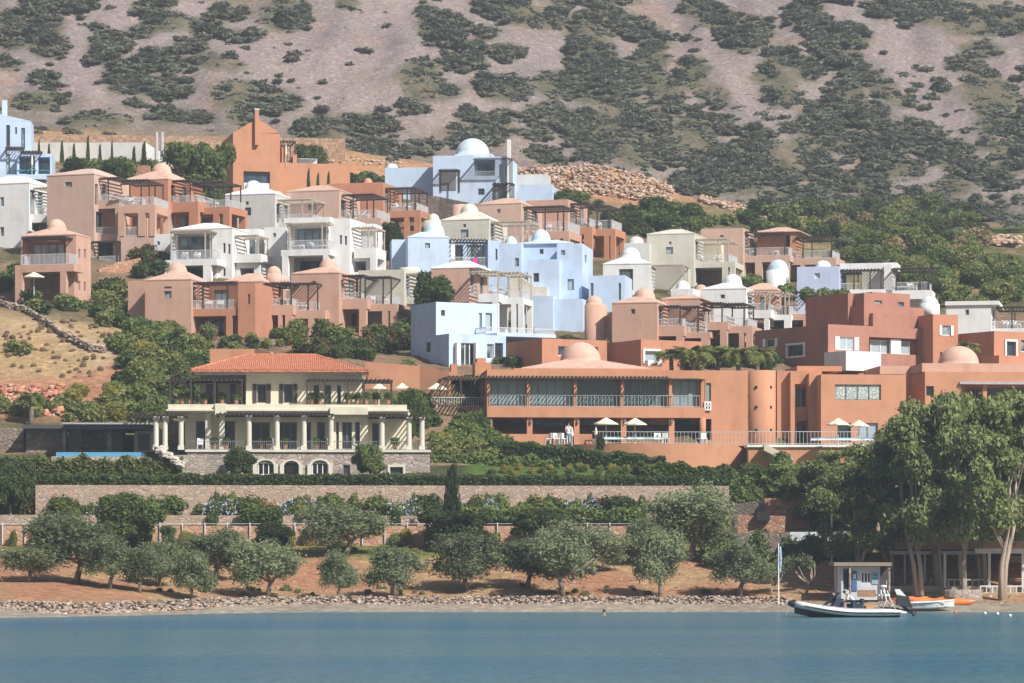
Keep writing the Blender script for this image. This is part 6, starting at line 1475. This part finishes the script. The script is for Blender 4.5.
# terrace tables and chairs
CH = MB(); CH.box(-.24, .24, -.24, .24, .4, .46)
CB = MB().box(-.24, .24, .2, .25, .46, .9); CL = MB().box(-.02, .02, -.02, .02, 0, .4)
cs2, cb2 = CH.mesh('chair_seat_taupe', CHM), CB.mesh('chair_back_taupe', CHM)
cs, cb, cl = CH.mesh('chair_seat', MWHITE), CB.mesh('chair_back', MWHITE), CL.mesh('chair_leg', MWHITE)
def chair(p, rz, label, group, mat=None):
    r = empty('chair', p, rz, label, 'chair', group); mkobj('seat', cs2 if mat else cs, r); mkobj('backrest', cb2 if mat else cb, r)
    for x in (-.21, .21):
        for y in (-.21, .21): o = mkobj('leg', cl, r); o.location = (x, y, 0)
for px in (553, 556, 561, 564, 658, 662, 666, 700, 704, 548): chair(P(px, 444, 260.2+rnd.uniform(-.8, .8)), rnd.uniform(0, 6), 'white chair on the lower hotel terrace', 'white chairs on the lower hotel terrace')
for px in (446, 455, 466, 476): chair(P(px, 407, 267+rnd.uniform(-.5, .8)), rnd.uniform(0, 6), 'dark chair under the pergola at the left end of the upper hotel terrace', 'chairs on the upper hotel terrace', 1)
for px in (270, 330, 357, 200): chair(P(px, 450, 244.6), rnd.uniform(0, 6), 'pale chair between the columns of the villa veranda', 'pale chairs on the villa veranda')
BLU = plain('blue_cloth', (.16, .38, .55), .8); BD = MB(); BD.box(-.33, .33, -.95, .95, .26, .38); bdm = BD.mesh('bed_base', MWHITE); bdc = MB().box(-.31, .31, -.9, .9, .381, .46).mesh('bed_cushion', BLU)
for px in list(range(608, 652, 6))+[823, 829, 840, 846, 870, 876, 984, 992]:
    r = empty('sunbed', P(px, 442.6 if px < 700 else 443.6, 259.6 if px < 700 else 257.6), rnd.uniform(1.2, 1.9), 'low sunbed with light blue cushion on the hotel terrace', 'sunbed', 'blue cushioned sunbeds on the hotel terrace'); mkobj('base', bdm, r); mkobj('cushion', bdc, r)
# flower pots on villa parapet
POT = MB().lathe([(.14, 0), (.2, .35), (.21, .36)], 10).mesh('pot', plain('clay_pot', (.36, .17, .10), .9)); potl = npmesh('pot_plant', *leaves(77, 220, .09, [(0, 0, .6, .35, .35, .32)]), LM['mid'])
for px, py, D in ((182, 404, 246), (190, 404, 246), (205, 404, 246), (222, 404, 246), (236, 404, 246), (312, 404, 245.5), (320, 404, 245.5), (348, 404, 245), (357, 404, 245), (366, 404, 245.5), (376, 404, 246), (388, 404, 246),
                  (226, 449, 244.5), (262, 449, 244.8), (268, 449, 244.8), (285, 449, 244.8), (317, 449, 244.8), (323, 449, 244.8), (395, 449, 244.8), (214, 449, 244.5)):
    r = empty('potted_plant', P(px, py, D), rnd.uniform(0, 6), 'leafy plant in a clay pot on the villa '+('parapet' if py == 404 else 'veranda'), 'potted plant', 'potted plants on the villa '+('parapet' if py == 404 else 'veranda')); mkobj('pot', POT, r); mkobj('plant', potl, r)

# ------------------------------------------------------------------ inflatable boat
BO = P(845, 615.5, 191); BO.z = 0
WH = plain('boat_white', (.70, .70, .68), .35); GY = plain('boat_grey', (.30, .32, .34), .5); BKM = plain('boat_black', (.02, .022, .028), .4); NAVY = plain('navy_canvas', (.02, .03, .06), .8)
boat = empty('inflatable_boat', BO, R(3), 'white and black rigid inflatable motor boat moored off the beach', 'boat'); boat.scale = (1.05, 1.05, .84)
L = 3.6
def tube_path(sg):
    pts = []; rad = []
    for i in range(13):
        t = i/12; x = 3.0-5.9*t; y = sg*1.02*(1-max(0, (t-.62)/.38)**2.2); z = .34+.62*max(0, (t-.4)/.6)**1.7
        pts.append((x, y, z)); rad.append(.245 if 0 < i else .17)
    return pts, rad
for sg in (-1, 1):
    p_, r_ = tube_path(sg); m = MB(); m.tube([(3.35, sg*1.02, .33)]+p_, [.05]+r_, 14); t_ = m.build('tube', WH, boat, True)
    m = MB(); m.tube([(a, b+sg*.25, c-.02) for a, b, c in p_[:-1]], [.05]*12, 6); m.build('rub_strake', BKM, t_)
    m = MB(); m.tube([(a, b+sg*.05, c+.24) for a, b, c in p_[2:10]], [.06]*8, 6); m.build('grip_strip', GY, t_)
m = MB(); m.lathe([(.05, -.28), (.26, -.15), (.29, 0), (.26, .15), (.05, .28)], 12, (-2.93, 0, .96), 1.2, 1.1); m.build('bow_cap', BKM, boat, True)
m = MB(); vs = []; 
for i in range(9):
    t = i/8; x = 3.0-5.9*t; w = .95*(1-max(0, (t-.55)/.45)**2); zb = -.25+.75*max(0, (t-.6)/.4)**1.6; vs += [(x, -w, .35+.45*t*t), (x, -w*.75, zb*.5+.02), (x, 0, zb-.1), (x, w*.75, zb*.5+.02), (x, w, .35+.45*t*t)]
fs = []
for i in range(8):
    for j in range(4): a = i*5+j; fs.append((a, a+1, a+6, a+5))
fs += [(4, 3, 2, 1, 0)]; m.add(vs, fs); m.build('hull', BKM, boat)
m = MB(); m.add([(2.9, -.9, .38), (2.9, .9, .38), (-2.2, .6, .5), (-2.2, -.6, .5)], [(0, 1, 2, 3)]); m.build('deck', GY, boat)
m = MB(); m.add([(-.9, -.45, .5), (-.1, -.45, .5), (-.1, .45, .5), (-.9, .45, .5), (-.55, -.4, 1.35), (-.15, -.4, 1.3), (-.15, .4, 1.3), (-.55, .4, 1.35)], [(0, 1, 5, 4), (1, 2, 6, 5), (2, 3, 7, 6), (3, 0, 4, 7), (4, 5, 6, 7)]); m.build('console', NAVY, boat)
m = MB(); m.add([(-1.3, -.5, .75), (-1.3, .5, .75), (-.35, .42, 1.75), (-.35, -.42, 1.75)], [(0, 1, 2, 3)]); m.add([(-1.27, -.5, .72), (-1.27, .5, .72), (-.32, .42, 1.72), (-.32, -.42, 1.72)], [(3, 2, 1, 0)]); m.build('windscreen', NAVY, boat)
m = MB(); m.box(.15, 1.0, -.35, .35, .42, .95); m.box(.9, 1.05, -.35, .35, .95, 1.3); m.build('seat', NAVY, boat)
m = MB()
for y in (-.7, .7): m.tube([(2.0, y, .5), (2.25, y, 1.2), (2.15, y*.9, 1.95)], [.035]*3, 8); m.tube([(2.8, y, .5), (2.45, y, 1.3), (2.3, y*.9, 1.9)], [.03]*3, 8)
m.tube([(2.15, -.63, 1.95), (2.2, 0, 2.05), (2.15, .63, 1.95)], [.035]*3, 8); m.build('roll_bar', WH, boat, True)
MB().box(1.85, 2.5, -.45, .45, 1.5, 1.62).build('equipment_shelf', WH, boat)
m = MB(); m.lathe([(.05, 0), (.2, .02), (.2, .14), (.05, .2)], 14, (2.2, 0, 2.08)); m.tube([(2.4, .2, 2.0), (2.42, .2, 2.6)], [.015, .01], 6); m.build('radar', WH, boat, True)
mo = empty('x', (0, 0, 0)); bpy.data.objects.remove(mo)
m = MB(); m.add([(2.95, -.25, .8), (3.75, -.2, .62), (3.75, .2, .62), (2.95, .25, .8), (3.0, -.22, 1.35), (3.55, -.2, 1.25), (3.55, .2, 1.25), (3.0, .22, 1.35)], [(0, 1, 5, 4), (1, 2, 6, 5), (2, 3, 7, 6), (3, 0, 4, 7), (4, 5, 6, 7), (3, 2, 1, 0)])
m.v = [(2.95+(x-2.95)*1.1, y*1.4, .62+(z-.62)*1.3) for x, y, z in m.v]
ob = m.build('outboard_motor', BKM, boat)
m = MB(); m.add([(3.1, -.09, .85), (3.5, -.09, .7), (3.5, .09, .7), (3.1, .09, .85), (3.75, -.05, .2), (4.0, -.05, .3), (4.0, .05, .3), (3.75, .05, .2)], [(0, 1, 5, 4), (1, 2, 6, 5), (2, 3, 7, 6), (3, 0, 4, 7), (4, 5, 6, 7)]); m.lathe([(.04, -.16), (.1, 0), (.04, .16)], 10, (3.92, 0, .2)); 
for k in range(3):
    a = k*2.1; m.add([(4.0, 0, .2), (4.03, .22*math.cos(a), .2+.22*math.sin(a)), (4.06, .22*math.cos(a+.7), .2+.22*math.sin(a+.7))], [(0, 1, 2)])
m.build('propeller_leg', BKM, ob); MB().box(3.1, 3.5, -.203, .203, 1.0, 1.12).build('motor_stripe', plain('silver', (.5, .52, .55), .3, .6), ob)
m = MB(); m.box(1.15, 1.6, -.4, .4, .42, .8); m.build('cooler_box', plain('orange_box', (.62, .22, .08), .7), boat)
tag(m and MB().tube([(P(790, 606, 195).x, 195, .6), (P(783, 612, 190).x, 190, -.3)], [.015, .015], 5).build('mooring_rope', GY), 'thin mooring rope running from the bow into the water', 'rope')
# dinghy drawn up on the beach
dg = empty('dinghy', (P(926, 607, 206.5).x, 206.5, .12), R(-8), 'small white fibreglass dinghy with a raised stern lying at the water edge', 'boat')
m = MB(); vs = []
for i in range(9):
    t = i/8; x = -1.7+3.5*t; w = .7*(1-max(0, (t-.45)/.55)**2); sh = .45+.18*t*t; vs += [(x, -w, sh), (x, -w*.8, .12+.15*t*t), (x, 0, -.02+.25*t**3), (x, w*.8, .12+.15*t*t), (x, w, sh)]
fs = [(i*5+j, i*5+j+1, i*5+j+6, i*5+j+5) for i in range(8) for j in range(4)]+[(4, 3, 2, 1, 0)]
m.add(vs, fs); m.build('hull', WH, dg)
m = MB(); m.tube([(-1.7+3.5*i/8, -.72*(1-max(0, (i/8-.45)/.55)**2), .47+.18*(i/8)**2) for i in range(9)], [.05]*9, 6); m.tube([(-1.7+3.5*i/8, .72*(1-max(0, (i/8-.45)/.55)**2), .47+.18*(i/8)**2) for i in range(9)], [.05]*9, 6); m.build('gunwale', MWHITE, dg, True)
MB().add([(-1.6, -.6, .42), (-1.6, .6, .42), (1.2, .5, .46), (1.2, -.5, .46)], [(0, 1, 2, 3)]).build('deck', MWHITE, dg)
MB().add([(-2.0, -.45, 1.35), (-1.7, -.45, 1.35), (-.9, -.5, .45), (-1.65, -.5, .45), (-2.0, .45, 1.35), (-1.7, .45, 1.35), (-.9, .5, .45), (-1.65, .5, .45)], [(0, 1, 2, 3), (7, 6, 5, 4), (1, 5, 6, 2), (0, 3, 7, 4), (0, 4, 5, 1)]).build('stern_seat', MWHITE, dg)
for k, (px, py, D, rz, lab) in enumerate(((934, 605.5, 209.5, 4, 'long orange kayak lying on the sand behind the white dinghy'), (950, 607, 209, -14, 'shorter orange kayak with its bow towards the water'), (918, 604.5, 210.5, 0, 'rearmost orange kayak, partly behind the dinghy'))):
    g = at_depth(px, D); r = empty('kayak', (g.x, g.y, g.z+.12), R(rz), lab, 'kayak'); m = MB()
    m.tube([(-1.7, 0, .12), (-1.2, 0, .03), (-.4, 0, 0), (.4, 0, 0), (1.2, 0, .03), (1.7, 0, .12)], [.03, .2, .31, .31, .2, .03], 12); m.build('hull', plain('kayak_orange', (.66, .20, .06), .45), r, True)
    m = MB(); m.lathe([(.2, .24), (.24, .34), (.2, .33)], 14, (0, 0, 0), 1.7, 1); m.build('cockpit', BKM, r)
for px, py, c, lab in ((955.5, 611.5, 'kayak_orange', 'orange float in the shallow water by the kayaks'), (985, 612.5, 'white_paint', 'leftmost of three pale floats off the beach'), (997.5, 613, 'white_paint', 'middle one of three pale floats off the beach'), (1010, 615, 'white_paint', 'rightmost of three pale floats off the beach')):
    D = 4*F/(py-YH+1.5); o = MB().lathe([(.02, -.1), (.08, -.06), (.11, 0), (.08, .06), (.02, .1)], 12).build('buoy', MATS[c], None, True); o.location = ((px-512)*D/F, D, .05); tag(o, lab, 'buoy')

# ------------------------------------------------------------------ people
SKIN = plain('skin', (.45, .27, .19), .6)
def person(loc, rz, J, shirt, trousers, label, hair=(.03, .02, .015)):
    """J: joint name -> (x,y,z) metres; one skinned body plus clothing shells"""
    edges = [('pelvis', 'spine'), ('spine', 'chest'), ('chest', 'neck'), ('neck', 'head0'), ('head0', 'head1')]
    for s_ in 'lr': edges += [('chest', 'sh'+s_), ('sh'+s_, 'el'+s_), ('el'+s_, 'wr'+s_), ('wr'+s_, 'ha'+s_), ('pelvis', 'hi'+s_), ('hi'+s_, 'kn'+s_), ('kn'+s_, 'an'+s_), ('an'+s_, 'to'+s_)]
    rad = dict(pelvis=(.15, .11), spine=(.14, .10), chest=(.165, .11), neck=(.055, .055), head0=(.075, .085), head1=(.07, .08), sh=.062, el=.043, wr=.03, ha=.034, hi=.09, kn=.06, an=.042, to=.035)
    names = list(J); idx = {n: i for i, n in enumerate(names)}
    def mk(keep, grow, nm, mat):
        ns = [n for n in names if n in keep]; ii = {n: k for k, n in enumerate(ns)}
        me = bpy.data.meshes.new(nm); me.from_pydata([J[n] for n in ns], [(ii[a], ii[b]) for a, b in edges if a in ii and b in ii], []); me.update()
        o = bpy.data.objects.new(nm, me); COL.objects.link(o)
        sk = o.modifiers.new('s', 'SKIN'); sk.branch_smoothing = .4
        for n in ns:
            r_ = rad.get(n, rad.get(n[:-1])); r_ = r_ if isinstance(r_, tuple) else (r_, r_); v = me.skin_vertices[0].data[ii[n]]; v.radius = (r_[0]+grow, r_[1]+grow)
        me.skin_vertices[0].data[0].use_root = True
        sb = o.modifiers.new('u', 'SUBSURF'); sb.levels = sb.render_levels = 2
        dg_ = bpy.context.evaluated_depsgraph_get(); nm_ = bpy.data.meshes.new_from_object(o.evaluated_get(dg_)); bpy.data.objects.remove(o)
        nm_.materials.clear(); nm_.materials.append(mat); nm_.polygons.foreach_set('use_smooth', [True]*len(nm_.polygons)); nm_.name = nm
        return mkobj(nm, nm_)
    body = mk(set(names), 0, 'person', SKIN); body.location = loc; body.rotation_euler = (0, 0, rz); tag(body, label, 'person')
    hd = Vector(J['head1']); up = (hd-Vector(J['head0'])).normalized()
    sh_ = mk({'pelvis', 'spine', 'chest', 'shl', 'shr', 'ell', 'elr'}, .018, 'shirt', shirt); tr = mk({'pelvis', 'hil', 'hir', 'knl', 'knr', 'anl', 'anr'}, .02, 'trousers', trousers)
    m = MB(); m.lathe([(.085, -.05), (.105, .0), (.09, .07), (.03, .11)], 14, hd+up*.02); h_ = m.build('hair', plain('hair_dark', hair, .8), None, True)
    # five small finger chains per hand
    for s_ in 'lr':
        w_, q = Vector(J['wr'+s_]), Vector(J['ha'+s_]); d = (q-w_).normalized(); sd = d.orthogonal().normalized(); f = MB()
        for k in range(4): o_ = q+sd*(k-1.5)*.018; f.tube([o_-d*.02, o_+d*(.045+.008*(k in (1, 2))), o_+d*.07+Vector((0, 0, -.02))], [.009, .008, .006], 6)
        f.tube([w_+d*.02, w_+d*.05+sd*.05, w_+d*.085+sd*.055], [.01, .009, .007], 6); f.build('fingers', SKIN, body)
    for o in (sh_, tr, h_): o.parent = body
    return body
STAND = dict(pelvis=(0, 0, .95), spine=(0, 0, 1.12), chest=(0, 0, 1.38), neck=(0, -.01, 1.52), head0=(0, -.02, 1.6), head1=(0, -.03, 1.7), shl=(.19, 0, 1.43), ell=(.25, .02, 1.15), wrl=(.24, -.08, .93), hal=(.24, -.12, .86), shr=(-.19, 0, 1.43), elr=(-.25, .02, 1.15), wrr=(-.22, -.1, .96), har=(-.2, -.15, .9),
   hil=(.1, 0, .9), knl=(.11, -.02, .5), anl=(.11, .02, .09), tol=(.12, -.14, .04), hir=(-.1, 0, .9), knr=(-.12, .02, .5), anr=(-.12, .06, .09), tor=(-.13, -.1, .04))
BEND = dict(STAND); BEND.update(spine=(0, -.10, 1.08), chest=(0, -.30, 1.26), neck=(0, -.40, 1.36), head0=(0, -.46, 1.4), head1=(0, -.54, 1.46), shl=(.19, -.32, 1.29), ell=(.22, -.42, 1.02), wrl=(.15, -.62, .95), hal=(.13, -.69, .93), shr=(-.19, -.32, 1.29), elr=(-.22, -.42, 1.02), wrr=(-.15, -.62, .93), har=(-.13, -.69, .91))
WS = plain('white_shirt', (.62, .66, .74), .9); NT_ = plain('navy_cloth', (.03, .05, .11), .9); LB = plain('light_blue_cloth', (.45, .55, .68), .9)
person(BO+Vector((.45, -.62, .02)), R(-90), BEND, WS, NT_, 'man in a white shirt and dark trousers bending over the boat console')
person(P(568.5, 444.5, 259.0)+Vector((0, 0, .02)), R(20), STAND, WS, LB, 'man in white shirt and pale trousers standing at the edge of the hotel terrace')
HEAD = dict(STAND)
SIT = dict(BEND); person(BO+Vector((-.25, .25, -.05)), R(-120), BEND, NT_, NT_, 'second person in dark clothes crouching behind the boat windscreen')
g_ = Vector((P(604, 617, 196).x, 196, -1.46)); person(g_, R(160), STAND, NT_, NT_, 'swimmer with only the head above the water off the rock wall')

# ------------------------------------------------------------------ camera, sun, sky, air
cam = bpy.data.cameras.new('camera'); co = bpy.data.objects.new('camera', cam); COL.objects.link(co); co.location = (0, 0, H); co.rotation_euler = (R(90), 0, 0)
cam.sensor_width = 36; cam.lens = F/1024*36; cam.shift_y = (YH-341.5)/1024; cam.clip_end = 3000; cam.clip_start = 1; SC.camera = co
to = Vector((.58, -.60, .74)).normalized()
sun = bpy.data.lights.new('sun', 'SUN'); so = bpy.data.objects.new('sun', sun); COL.objects.link(so); sun.energy = 4.9; sun.angle = R(.6); sun.color = (1, .955, .89)
so.rotation_euler = to.to_track_quat('Z', 'Y').to_euler(); so.location = (60, -60, 300)
w = bpy.data.worlds.new('World'); SC.world = w; w.use_nodes = True; nt = w.node_tree
sk = nt.nodes.new('ShaderNodeTexSky'); sk.sky_type = 'NISHITA'; sk.sun_disc = False; sk.sun_elevation = math.asin(to.z); sk.sun_rotation = math.atan2(to.x, to.y); sk.dust_density = 2.0
bg = nt.nodes['Background']; bg.inputs[1].default_value = .05; nt.links.new(sk.outputs[0], bg.inputs[0])
SC.view_settings.view_transform = 'Standard'; SC.view_settings.look = 'None'; SC.view_settings.exposure = EXPO; SC.view_settings.gamma = 1; SC.view_settings.use_curve_mapping = False
# haze
hm = bpy.data.materials.new('haze_air'); hm.use_nodes = True; nt = hm.node_tree; nt.nodes.clear()
ou = nt.nodes.new('ShaderNodeOutputMaterial'); pv = nt.nodes.new('ShaderNodeVolumePrincipled'); pv.inputs['Color'].default_value = (.80, .88, 1.0, 1); pv.inputs['Density'].default_value = DENS; pv.inputs['Anisotropy'].default_value = .2
nt.links.new(pv.outputs[0], ou.inputs['Volume'])
if DENS > 0:
    o = MB().box(-640, 640, -80, 1010, -4.5, 290).build('haze', hm); tag(o, kind='stuff')
SC.cycles.use_denoising = True; SC.cycles.max_bounces = 6; SC.cycles.volume_bounces = 1; SC.cycles.transparent_max_bounces = 8; SC.cycles.sample_clamp_indirect = 4
